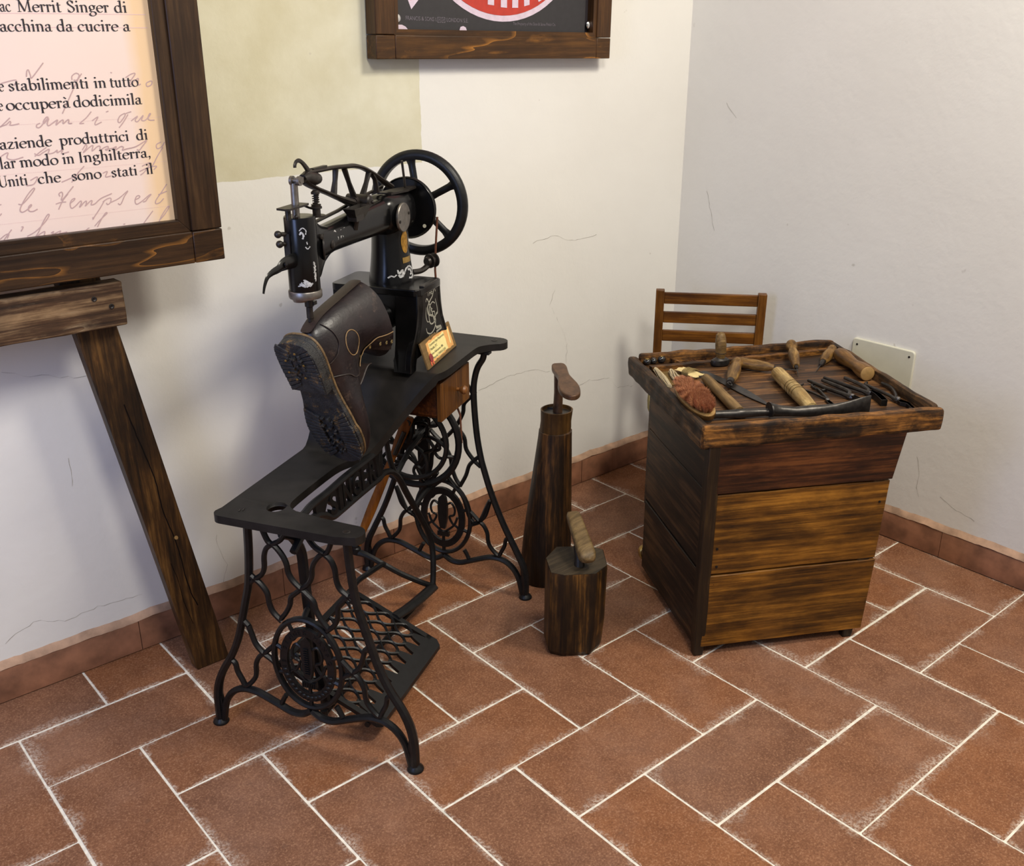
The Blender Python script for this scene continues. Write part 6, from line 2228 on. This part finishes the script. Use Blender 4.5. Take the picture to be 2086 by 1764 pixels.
M['last_form'] = mat_wood('worn_last_form', s2l(62, 48, 27), s2l(96, 76, 46), s2l(132, 108, 70), 0, 0.5, 70, 0.4, s2l(56, 42, 24), bias=0.45)

def tall_last():
    cx, cy = 0.366, 0.512
    t = thing('shoe_last_stand', 'tall tapered dark wooden stand with iron shoe last on top', 'shoe last', (cx, cy, 0))
    top = Vector((.010, -.024, 0))                                # the stand leans a little
    def ring(r, z, n=40, seed=0.0):
        k = z / .475
        o = top * k
        out = []
        for j in range(n):
            a = 2 * pi * j / n
            rr = r * (1 + .035 * noise.noise(Vector((cos(a) * 1.3, sin(a) * 1.3, z * 3 + seed))))
            if abs(((a - 5.55 + pi) % (2 * pi)) - pi) < .09:
                rr *= .955                                         # the split down the side
            out.append(Vector((o.x + rr * cos(a), o.y + rr * sin(a), z)))
        return out
    mb = MB()
    mb.ring_faces([ring(r, z) for r, z in ((.064, .0012), (.066, .01), (.0655, .06), (.063, .12), (.059, .18), (.055, .24), (.0505, .30), (.0460, .36), (.0425, .405), (.0415, .424), (.036, .427))])
    mb.build('stand_body', M['cone_wood'], t, sharp=30)
    mb = MB()
    mb.ring_faces([ring(r, z, seed=3) for r, z in ((.0375, .422), (.0390, .430), (.0378, .448), (.0392, .472), (.0398, .480), (.0365, .4805), (.0350, .472), (.030, .470))])
    mb.build('collar', M['collar_wood'], t, sharp=40)
    mb = MB()
    mb.box((.022, .008, .4725), (.016, .034, .004), Matrix.Rotation(.6, 3, 'Z'))
    mb.ring_faces([ring(.035, .468), ring(.035, .4715)])
    mb.build('top_plate', M['tool_steel'], t)
    mb = MB()
    o = top * 1.02
    mb.tube([(o.x + .004, o.y + .002, .468), (o.x + .006, o.y + .002, .52), (.376 - cx, .484 - cy, .574)], [.0135, .0125, .0125], 12, k=3, up=(1, 0, 0), ry=.8)
    st = mb.build('iron_stem', M['last_iron'], t)
    # sole shaped plate, heel to toe
    heel, toe = Vector((.394 - cx, .506 - cy, .583)), Vector((.296 - cx, .348 - cy, .578))
    d = (toe - heel)
    L = d.length
    d.normalize()
    s = Vector((0, 0, 1)).cross(d).normalized()
    prof = [(0, .009), (.006, .016), (.022, .019), (.045, .0175), (.075, .0155), (.10, .0185), (.128, .0245), (.150, .0255), (.172, .0215), (.186, .013), (.192, .005)]
    k = L / .192
    left = [(x * k, w * .95) for x, w in prof]
    right = [(x * k, -w * 1.0) for x, w in prof]
    ol = [tuple(v)[:2] for v in catmull([(x, y, 0) for x, y in left], 3)] + [tuple(v)[:2] for v in catmull([(x, y, 0) for x, y in right[::-1]], 3)]
    mb = MB()
    def fn(u, v, w):
        bend = -.010 * sstep((u / L - .45) / .55) + .004 * sstep((.25 - u / L) / .25)
        return heel + d * u + s * v + Vector((0, 0, w + bend))
    mb.prism(ol, fn, -.0075, .0055)
    mb.build('iron_last', M['last_iron'], t, bevel=.003, seg=3)
    mb = MB()
    P = [heel + d * (L * .30) + Vector((0, 0, -.006)), heel + d * (L * .42) + Vector((0, 0, -.012)), heel + d * (L * .6) + Vector((0, 0, -.009))]
    mb.tube(P, [.012, .014, .008], 10, k=3)
    mb.build('last_web', M['last_iron'], st)
tall_last()

def low_last():
    t = thing('shoe_last_block', 'short eight-sided wooden block with a slanted shoe last, in front of the tall stand', 'shoe last', (.2130, .2440, 0))
    o = Vector((.2130, .2440, 0))
    topv = [(.165, .294), (.128, .236), (.143, .207), (.203, .165), (.250, .176), (.297, .236), (.284, .268), (.222, .318)]
    mb = MB()
    rings = []
    for z, k, dx, dy in ((.0012, .87, -.004, .002), (.014, .95, -.004, .002), (.08, .985, -.002, 0), (.15, .99, -.001, 0), (.214, 1.0, 0, 0), (.2205, .985, 0, 0)):
        rings.append([Vector(((x - o.x) * k + dx, (y - o.y) * k + dy, z)) for x, y in topv])
    mb.ring_faces(rings, caps=False)
    mb.add(rings[0], [tuple(range(8))[::-1]])
    mb.build('block', M['block_wood'], t, sharp=20, bevel=.003)
    mb = MB()
    mb.add([(v.x * .985, v.y * .985, .2208) for v in rings[-1]] + [(v.x * .985, v.y * .985, .218) for v in rings[-1]], [tuple(range(8))] + [(i, (i + 1) % 8, 8 + (i + 1) % 8, 8 + i) for i in range(8)])
    mb.build('block_top', M['block_top'], t)
    mb = MB()
    mb.tube([(-.012, -.026, .218), (-.008, -.020, .240), (-.002, -.010, .262)], [.012, .010, .011], 12, k=3)
    st = mb.build('iron_stem', M['iron_worn'], t)
    mb = MB()
    p0, p1 = Vector((.0490, .0630, .3000)), Vector((-.018, -.062, .2490))
    d = p1 - p0
    L = d.length
    d.normalize()
    s = Vector((0, 0, 1)).cross(d).normalized()
    up = d.cross(s)
    if up.z < 0:
        up = -up
    secs = [(0, .013, .006), (.008, .0165, .0095), (.03, .0175, .0115), (.07, .0185, .0125), (.11, .0200, .0135), (L - .018, .0205, .0145), (L - .006, .0170, .0110), (L, .011, .006)]
    rings = []
    for x, w, h in secs:
        ring = []
        for j in range(24):
            a = 2 * pi * j / 24
            c, q = cos(a), sin(a)
            ring.append(p0 + d * x + s * (w * abs(c) ** .55 * (1 if c > 0 else -1)) + up * (h * abs(q) ** .55 * (1 if q > 0 else -1)))
        rings.append(ring)
    mb.ring_faces(rings)
    mb.build('last_form', M['last_form'], t, sharp=50)
low_last()
# ---------------------------------------------------------------- the boot on the machine, the paper notice
def mat_boot_leather():
    m, nt, bs = new_mat('boot_leather')
    t = NT(nt)
    co = t.coord()
    base = t.ramp(t.noise(co, 22, 5, 0.6), [(0.3, s2l(20, 15, 18)), (0.7, s2l(38, 29, 31))])
    scuff = t.math('MULTIPLY', t.ramp(t.noise(co, 17, 6, 0.72), [(0.58, 0.0), (0.70, 0.6)]), t.ramp(t.noise(co, 90, 3, 0.6), [(0.4, 0.25), (0.6, 1.0)]))
    c = t.mix(scuff, base, s2l(132, 108, 92))
    t.l(c, bs.inputs['Base Color'])
    t.l(t.ramp(t.noise(co, 30, 4), [(0.3, 0.30), (0.7, 0.46)]), bs.inputs['Roughness'])
    bs.inputs['Specular IOR Level'].default_value = 0.5
    t.bump(t.math('ADD', t.noise(co, 160, 4), t.math('MULTIPLY', t.noise(co, 22, 3), 1.4)), 0.22, 0.0018, bs)
    return m
def mat_rubber():
    m, nt, bs = new_mat('worn_rubber_sole')
    t = NT(nt)
    co = t.coord()
    base = t.ramp(t.noise(co, 60, 4, 0.6), [(0.3, (0.010, 0.010, 0.011)), (0.7, (0.035, 0.034, 0.034))])
    dirt = t.math('MULTIPLY', t.ramp(t.noise(co, 34, 6, 0.75), [(0.55, 0.0), (0.66, 0.9)]), t.ramp(t.noise(co, 260, 3, 0.6), [(0.4, 0.1), (0.6, 1.0)]))
    t.l(t.mix(dirt, base, s2l(138, 104, 52)), bs.inputs['Base Color'])
    bs.inputs['Roughness'].default_value = 0.55
    bs.inputs['Specular IOR Level'].default_value = 0.45
    t.bump(t.math('ADD', t.noise(co, 90, 5), t.noise(co, 420, 3)), 0.6, 0.003, bs)
    return m
M['boot'] = mat_boot_leather()
M['rubber'] = mat_rubber()
M['welt'] = mat_plain('leather_welt', s2l(104, 82, 52), 0.6, 0, 0.45, 120, 0.4)
M['heel_stack'] = mat_plain('heel_edge', s2l(44, 40, 40), 0.45, 0, 0.45, 60, 0.3)
M['facing'] = mat_plain('eyelet_facing', s2l(42, 31, 28), 0.5, 0, 0.35, 80, 0.3)
M['eyelet'] = mat_plain('brass_eyelet', (0.30, 0.22, 0.09), 0.4, 0.8, 0.2, 60, 0)
M['boot_edge'] = mat_plain('raw_leather_edge', s2l(140, 112, 76), 0.7, 0, 0.3, 160, 0.2)
M['lining'] = mat_plain('boot_lining', s2l(74, 62, 50), 0.8, 0, 0.3, 50, 0.2)

def boot():
    st = Matrix.Rotation(0.5262, 4, 'Z')
    st.translation = Vector((-0.34093, 0.12524, 0.0))
    # boot frame in stand coordinates: X heel to toe, Z up the shaft, Y across (towards the front of the table)
    X = Vector(BOOT_X).normalized()
    Z = Vector(BOOT_Z)
    Z = (Z - X * Z.dot(X)).normalized()
    Y = Z.cross(X)
    O = Vector(BOOT_O)
    L = Matrix((X, Y, Z)).transposed().to_4x4()
    L.translation = O
    Wm = st @ L
    t = thing('leather_boot', 'old dark leather work boot with lugged sole, hung toe down on the sewing machine arm', 'boot', Wm.translation)
    t.rotation_euler = Wm.to_3x3().to_euler()
    # upper: one skin from the toe, round the ankle, up the shaft. rings: (bottom x,z) (top x,z) half width, flatness
    R = [((.300, .016), (.297, .034), .020, 2.0), ((.296, .0135), (.289, .048), .034, 2.2), ((.276, .0130), (.268, .060), .0450, 2.4), ((.245, .013), (.237, .068), .0520, 2.4), ((.205, .013), (.197, .074), .0535, 2.3),
         ((.165, .013), (.168, .090), .0500, 2.2), ((.125, .013), (.148, .108), .0450, 2.1), ((.075, .013), (.136, .124), .0430, 2.1), ((.028, .014), (.128, .138), .0430, 2.0), ((-.002, .030), (.126, .146), .0430, 2.0),
         ((-.010, .060), (.129, .153), .0440, 2.0), ((-.009, .096), (.139, .162), .0465, 2.0), ((-.004, .134), (.152, .173), .0505, 2.0), ((.000, .172), (.166, .184), .0540, 2.0), ((.004, .208), (.179, .196), .0570, 2.0), ((.006, .219), (.182, .199), .0575, 2.0)]
    n = 40
    rings = []
    nr = len(R)
    for i, ((x0, z0), (x1, z1), w, p) in enumerate(R):
        b, tp = Vector((x0, 0, z0)), Vector((x1, 0, z1))
        c = (b + tp) / 2
        ax = (tp - b) / 2
        ring = []
        for j in range(n):
            a = 2 * pi * j / n
            s, q = cos(a), sin(a)
            e = 2 / p
            u = abs(s) ** e * (1 if s > 0 else -1)
            v = abs(q) ** e * (1 if q > 0 else -1)
            # foot part: fuller towards the sole; shaft: front and back a little flattened
            full = 1.0 + (.10 * (-u) if i < 9 else 0)
            if i < 9 and u < -.5:
                full *= 1.0
            off = ax * u + Vector((0, w * v * full, 0))
            pnt = c + off
            k = noise.noise(pnt * 16) * .0030 + noise.noise(pnt * 42) * .0011
            crease = 0
            if 2 < i < 8 and u > -.2:
                crease = .0022 * sin(pnt.x * 150 + 3 * pnt.y * 20)
            ring.append(pnt + off.normalized() * (k + crease))
        rings.append(ring)
    mb = MB()
    mb.ring_faces(rings, caps=False)
    mb.add(rings[0], [tuple(range(n))])
    # turn the skin in at the top for thickness and lining
    last = rings[-1]
    cen = sum(last, Vector()) / n
    inn = [p + (cen - p).normalized() * .0035 for p in last]
    low = rings[11]
    lc = sum(low, Vector()) / n
    ins = [p + (lc - p).normalized() * .0075 for p in low]
    mb.ring_faces([last, inn], caps=False)
    up = mb.build('upper', M['boot'], t, sharp=80, sub=1)
    mb = MB()
    mb.ring_faces([[p - Vector((0, 0, .0005)) for p in inn], ins], caps=False)
    mb.add(ins, [tuple(range(n))])
    mb.build('lining', M['lining'], t, sharp=80)

    def skin(x, z, side=1, off=.0015):
        """point on the visible flank of the boot above (x, z): interpolate the rings"""
        best = None
        for i in range(nr - 1):
            (a0, b0, w0, p0), (a1, b1, w1, p1) = R[i], R[i + 1]
            for k in range(9):
                f = k / 8
                A = Vector(a0).lerp(Vector(a1), f)
                B = Vector(b0).lerp(Vector(b1), f)
                d = B - A
                s = ((x - A.x) * d.x + (z - A.y) * d.y) / d.length_squared
                q = A + d * s
                e = (q - Vector((x, z))).length
                if 0 <= s <= 1 and (best is None or e < best[0]):
                    w = w0 + (w1 - w0) * f
                    u = 2 * s - 1
                    best = (e, w * sqrt(max(0, 1 - abs(u) ** 2.1)) * (1 + (.10 * -u if i < 8 else 0)))
        y = best[1] if best else .03
        return Vector((x, side * (y + off), z))
    # sole: welt, midsole, tread blocks
    half = [(-.014, 0), (-.012, .018), (-.003, .034), (.018, .0430), (.048, .0440), (.080, .0415), (.110, .0405), (.142, .0445), (.175, .0520), (.210, .0570), (.240, .0560), (.268, .0490), (.290, .0365), (.304, .0195), (.309, .0)]
    def outline(grow=0.0, skew=.010):
        P = [(x, y) for x, y in half] + [(x, -y) for x, y in half[::-1][1:-1]]
        C = catmull([(x, y, 0) for x, y in P], 3, True)
        out = []
        for v in C:
            d = Vector((v.x - .15, v.y * 3, 0)).normalized()
            yy = v.y * 1.0 + skew * sstep((v.x - .1) / .2) * 1.0 - (.004 if v.y < 0 and v.x > .2 else 0)
            out.append((v.x + d.x * grow, yy + d.y * grow))
        return out
    D = SOLE_SIDE
    toe_up = lambda x: .010 * sstep((x - .20) / .11)
    F = lambda u, v, w: Vector((u, v * D, w + toe_up(u)))
    mb = MB()
    mb.prism(outline(.0025), F, .0085, .0135)
    mb.build('welt', M['welt'], t, bevel=.0012)
    mb = MB()
    mb.prism(outline(.001), F, -.0005, .0086)
    so = mb.build('outsole', M['rubber'], t, bevel=.0012)
    # heel block and forepart blocks with radial lugs
    ol = outline(.0005)
    heel = [p for p in ol if p[0] < .104]
    hp = [(.104, -.040)] + sorted([p for p in heel if p[1] < 0], key=lambda p: -p[0]) + sorted([p for p in heel if p[1] >= 0], key=lambda p: p[0]) + [(.100, .040)]
    mb = MB()
    mb.prism(hp, F, -.0185, .0)
    mb.build('heel_block', M['rubber'], t, bevel=.0015)
    def lugs(name, x0, x1, base, h, nl, hole):
        mb = MB()
        for s in (-1, 1):
            for i in range(nl):
                f0, f1 = i / nl, (i + .87) / nl
                xa, xb = x0 + (x1 - x0) * f0, x0 + (x1 - x0) * f1
                def edge(x):
                    c = [p[1] for p in ol if abs(p[0] - x) < .012 and p[1] * s > 0]
                    return (max(c) if s > 0 else min(c)) if c else s * .02
                ya, yb = edge(xa) * .945, edge(xb) * .945
                cx = (x0 + x1) / 2
                k = hole
                xa2, xb2 = cx + (xa - cx) * .72, cx + (xb - cx) * .72
                mid = (edge(cx) + (max(p[1] for p in ol if abs(p[0] - cx) < .015) + min(p[1] for p in ol if abs(p[0] - cx) < .015) - edge(cx))) / 2
                mb.prism([(xa, ya), (xb, yb), (xb2, mid + (yb - mid) * k), (xa2, mid + (ya - mid) * k)], F, base - h, base + .001)
        return mb.build(name, M['rubber'], t, bevel=.0010)
    lugs('heel_lugs', -.011, .101, -.0185, .0026, 11, .26)
    lugs('forepart_lugs', .160, .300, -.0005, .0045, 13, .34)
    r = random.Random(21)
    mb = MB()
    for k in range(46):
        x = r.uniform(.175, .285) if k > 14 else r.uniform(.012, .066)
        y = r.uniform(-.017, .017) + .010 * sstep((x - .1) / .2)
        b = -.0005 if x > .1 else -.0185
        s = r.uniform(.003, .0062)
        mb.box(F(x, y, b - .002), (s, s * r.uniform(.7, 1.4), r.uniform(.006, .013)), Matrix.Rotation(r.uniform(0, 3), 3, 'Z'))
    mb.build('tread_studs', M['rubber'], t, bevel=.0008)
    for k, (x, y) in enumerate(((.004, -.010), (.022, .018), (.05, .022), (.03, -.020), (.060, -.012), (.066, .010))):
        mb = MB()
        mb.lathe([(.0026, 0), (.0022, .0012), (.0008, .0015)], F(x, y, -.0252), (0, 0, -1), 8)
        mb.build('sole_nail', M['brass'], t)
    # flank details on the side towards the camera
    sd = SOLE_SIDE * -1
    def path(pts, off=.0012):
        return [skin(x, z, BOOT_FACE, off) for x, z in pts]
    mb = MB()
    mb.tube(path([(.064 + .027 * cos(2 * pi * i / 28), .096 + .0195 * sin(2 * pi * i / 28)) for i in range(28)], .0010), .0011, 6, True)
    mb.build('ankle_patch_stitching', M['boot_edge'], t)
    vs = [skin(.064, .096, BOOT_FACE, .0030)]
    for q, o in ((.5, .0026), (.93, .0014)):
        vs += [skin(.064 + .027 * q * cos(2 * pi * i / 28), .096 + .0195 * q * sin(2 * pi * i / 28), BOOT_FACE, o) for i in range(28)]
    fs = [(0, 1 + i, 1 + (i + 1) % 28) for i in range(28)] + [(1 + i, 29 + i, 29 + (i + 1) % 28, 1 + (i + 1) % 28) for i in range(28)]
    mb = MB()
    mb.add(vs, fs)
    mb.build('ankle_patch', M['boot'], t)
    # back strap, counter seam, facing with eyelets
    def strip(a, b, m, name, off=.0022, par=None):
        N = len(a)
        vs = [skin(x, z, BOOT_FACE, off) for x, z in a] + [skin(x, z, BOOT_FACE, off) for x, z in b]
        mb = MB()
        mb.add(vs, [(i, i + 1, N + i + 1, N + i) for i in range(N - 1)])
        return mb.build(name, M[m], t)
    fa = [(v.x, v.y) for v in catmull([(.116, .205, 0), (.112, .190, 0), (.106, .175, 0), (.100, .160, 0), (.104, .145, 0), (.117, .128, 0), (.134, .108, 0)], 4)]
    fb = [(v.x, v.y) for v in catmull([(.160, .2005, 0), (.153, .188, 0), (.144, .176, 0), (.133, .163, 0), (.127, .148, 0), (.135, .132, 0), (.147, .112, 0)], 4)]
    fc = strip(fa, fb, 'facing', 'eyelet_facing')
    mb = MB()
    mb.tube([skin(x, z, BOOT_FACE, .0024) for x, z in fa], .0010, 5)
    mb.build('facing_edge', M['boot_edge'], fc)
    for x, z in ((.1370, .1975), (.1300, .1840), (.1220, .1690), (.1150, .1480), (.1265, .1290)):
        c = skin(x, z, BOOT_FACE, .0030)
        nx = Vector((.35, BOOT_FACE * 1.0, .12)).normalized()
        mb = MB()
        mb.lathe([(.0022, -.001), (.0022, .0004), (.0030, .0012), (.0044, .0004), (.0044, -.001)], c, nx, 16, caps=False)
        mb.build('eyelet', M['eyelet'], fc)
        mb = MB()
        mb.lathe([(.0022, -.0006), (.0001, -.0005)], c, nx, 12)
        mb.build('eyelet_hole', M['ink'], fc)
    for pts in ([(-.004, .060), (.02, .066), (.045, .062), (.062, .04), (.068, .016)], [(.134, .118), (.138, .095), (.128, .070), (.110, .055), (.098, .034), (.092, .014)]):
        P = [(v.x, v.y) for v in catmull([(x, z, 0) for x, z in pts], 5)]
        mb = MB()
        mb.tube([skin(x, z, BOOT_FACE, .0004) for x, z in P], .0011, 5)
        mb.build('seam', M['facing'], t)
    # back strap along the heel line
    mb = MB()
    bp = [(x0, z0) for (x0, z0), _, _, _ in R[9:]]
    vs = []
    for x, z in bp:
        for y in (-.014, -.005, .005, .014):
            vs.append((x - .0030 + abs(y) * .16, y, z))
    N = len(bp)
    mb.add(vs, [(4 * i + j, 4 * i + j + 1, 4 * i + j + 5, 4 * i + j + 4) for i in range(N - 1) for j in range(3)])
    mb.build('back_strap', M['facing'], t, sharp=80, sub=1)
    # loose tongue standing off the instep
    mb = MB()
    tp = [(.166, .086), (.160, .098), (.154, .112), (.150, .126), (.150, .140), (.158, .150)]
    vs = []
    for i, (x, z) in enumerate(tp):
        for y in (-.020, -.007, .007, .020):
            vs.append((x + .012 + .004 * sin(i * 1.1), y, z + .004 + (.003 if abs(y) > .01 else 0)))
    N = len(tp)
    mb.add(vs, [(4 * i + j, 4 * i + j + 1, 4 * i + j + 5, 4 * i + j + 4) for i in range(N - 1) for j in range(3)])
    o = mb.build('tongue', M['facing'], t, sharp=80, sub=2)
    s = o.modifiers.new('thick', 'SOLIDIFY')
    s.thickness = .0022
    return t
BOOT_O = (.128, .258, .812)
BOOT_X = (.112, -.030, -.29)
BOOT_Z = (.93, -.10, .36)
BOOT_FACE = -1
SOLE_SIDE = 1
boot()

M['plaque_wood'] = mat_wood('plaque_board', s2l(92, 70, 40), s2l(120, 94, 56), s2l(142, 114, 72), 0, 0.6, 60, 0.2, s2l(70, 50, 26))
M['parchment_light'] = mat_plain('notice_parchment', s2l(236, 220, 150), 0.6, 0, 0.08, 40, 0)
M['parchment_tan'] = mat_plain('notice_scorched_edge', s2l(226, 166, 96), 0.6, 0, 0.16, 50, 0)
M['seal_red'] = mat_plain('notice_seal', s2l(138, 50, 48), 0.5, 0, 0.25, 90, 0)
M['ribbon_red'] = mat_plain('notice_ribbon', s2l(214, 96, 66), 0.5, 0, 0.15, 90, 0)

def plaque():
    st = Matrix.Rotation(0.5262, 4, 'Z')
    st.translation = Vector((-0.34093, 0.12524, 0.0))
    BL, BR = Vector((.459, .1410, .6690)), Vector((.647, .1530, .6690))
    TL = Vector((.4455, .1585, .7265))
    ex = (BR - BL)
    W = ex.length
    ex.normalize()
    ey = TL - BL
    ey = (ey - ex * ey.dot(ex))
    H = ey.length
    ey.normalize()
    shear = (TL - BL).dot(ex) / H
    ez = ex.cross(ey)
    if ez.y > 0:
        ez = -ez
    t = thing('notice_plaque', 'small notice card on a brown board leaning against the base of the sewing machine', 'notice', st @ BL)
    t.rotation_euler = (0, 0, 0.5262)
    F = lambda u, v, w: ex * u + ey * v + ez * w
    mb = MB()
    mb.prism([(0, 0), (W, 0), (W, H), (0, H)], F, -.005, 0)
    mb.build('board', M['plaque_wood'], t, bevel=.001)
    def ragged(x0, y0, x1, y1, seed, amp):
        r = random.Random(seed)
        P = []
        for a, b, n in (((x0, y0), (x1, y0), 12), ((x1, y0), (x1, y1), 6), ((x1, y1), (x0, y1), 12), ((x0, y1), (x0, y0), 6)):
            for i in range(n):
                P.append((a[0] + (b[0] - a[0]) * i / n + r.uniform(-amp, amp), a[1] + (b[1] - a[1]) * i / n + r.uniform(-amp, amp)))
        return P
    p = ragged(.024, .008, W - .016, H - .007, 3, .0016)
    mb = MB()
    mb.add([F(u, v, .0004) for u, v in p], [tuple(range(len(p)))])
    mb.build('scroll', M['parchment_tan'], t)
    p = ragged(.037, .011, W - .052, H - .011, 5, .0012)
    mb = MB()
    mb.add([F(u, v, .0008) for u, v in p], [tuple(range(len(p)))])
    mb.add([F(u, v, .0008) for u, v in ((W - .034, .018), (W - .028, .014), (W - .022, H - .012), (W - .029, H - .009))], [(0, 1, 2, 3)])
    mb.build('sheet', M['parchment_light'], t)
    mb = MB()
    y = H - .0185
    for s, sz in (('Costruttore: Singer Manufacturing', .0074), ('Modello: 29 C', .0082), ('Anno Fabbricazione: 1886', .0074), ('Matricola: F 2044516 (USA)', .0078)):
        add_text(mb, s, sz, lambda a, b, w, y=y: F(.040 + a * .92, y + b, .0011))
        y -= .0098
    mb.build('lettering', M['ink'], t)
    mb = MB()
    mb.lathe([(.0095, 0), (.0095, .0008), (.0070, .0012), (.0010, .0010)], F(.030, .019, .001), ez, 20)
    mb.build('seal', M['seal_red'], t)
    mb = MB()
    for a in ((.024, .013), (.034, .013)):
        s = -1 if a[0] < .03 else 1
        mb.add([F(u, v, .0010) for u, v in ((a[0] - .003, .014), (a[0] + .003, .014), (a[0] + .003 + s * .002, .002), (a[0] + s * .002, .0045), (a[0] - .003 + s * .002, .0015))], [(0, 1, 2, 3, 4)])
    mb.build('ribbon', M['ribbon_red'], t)
plaque()
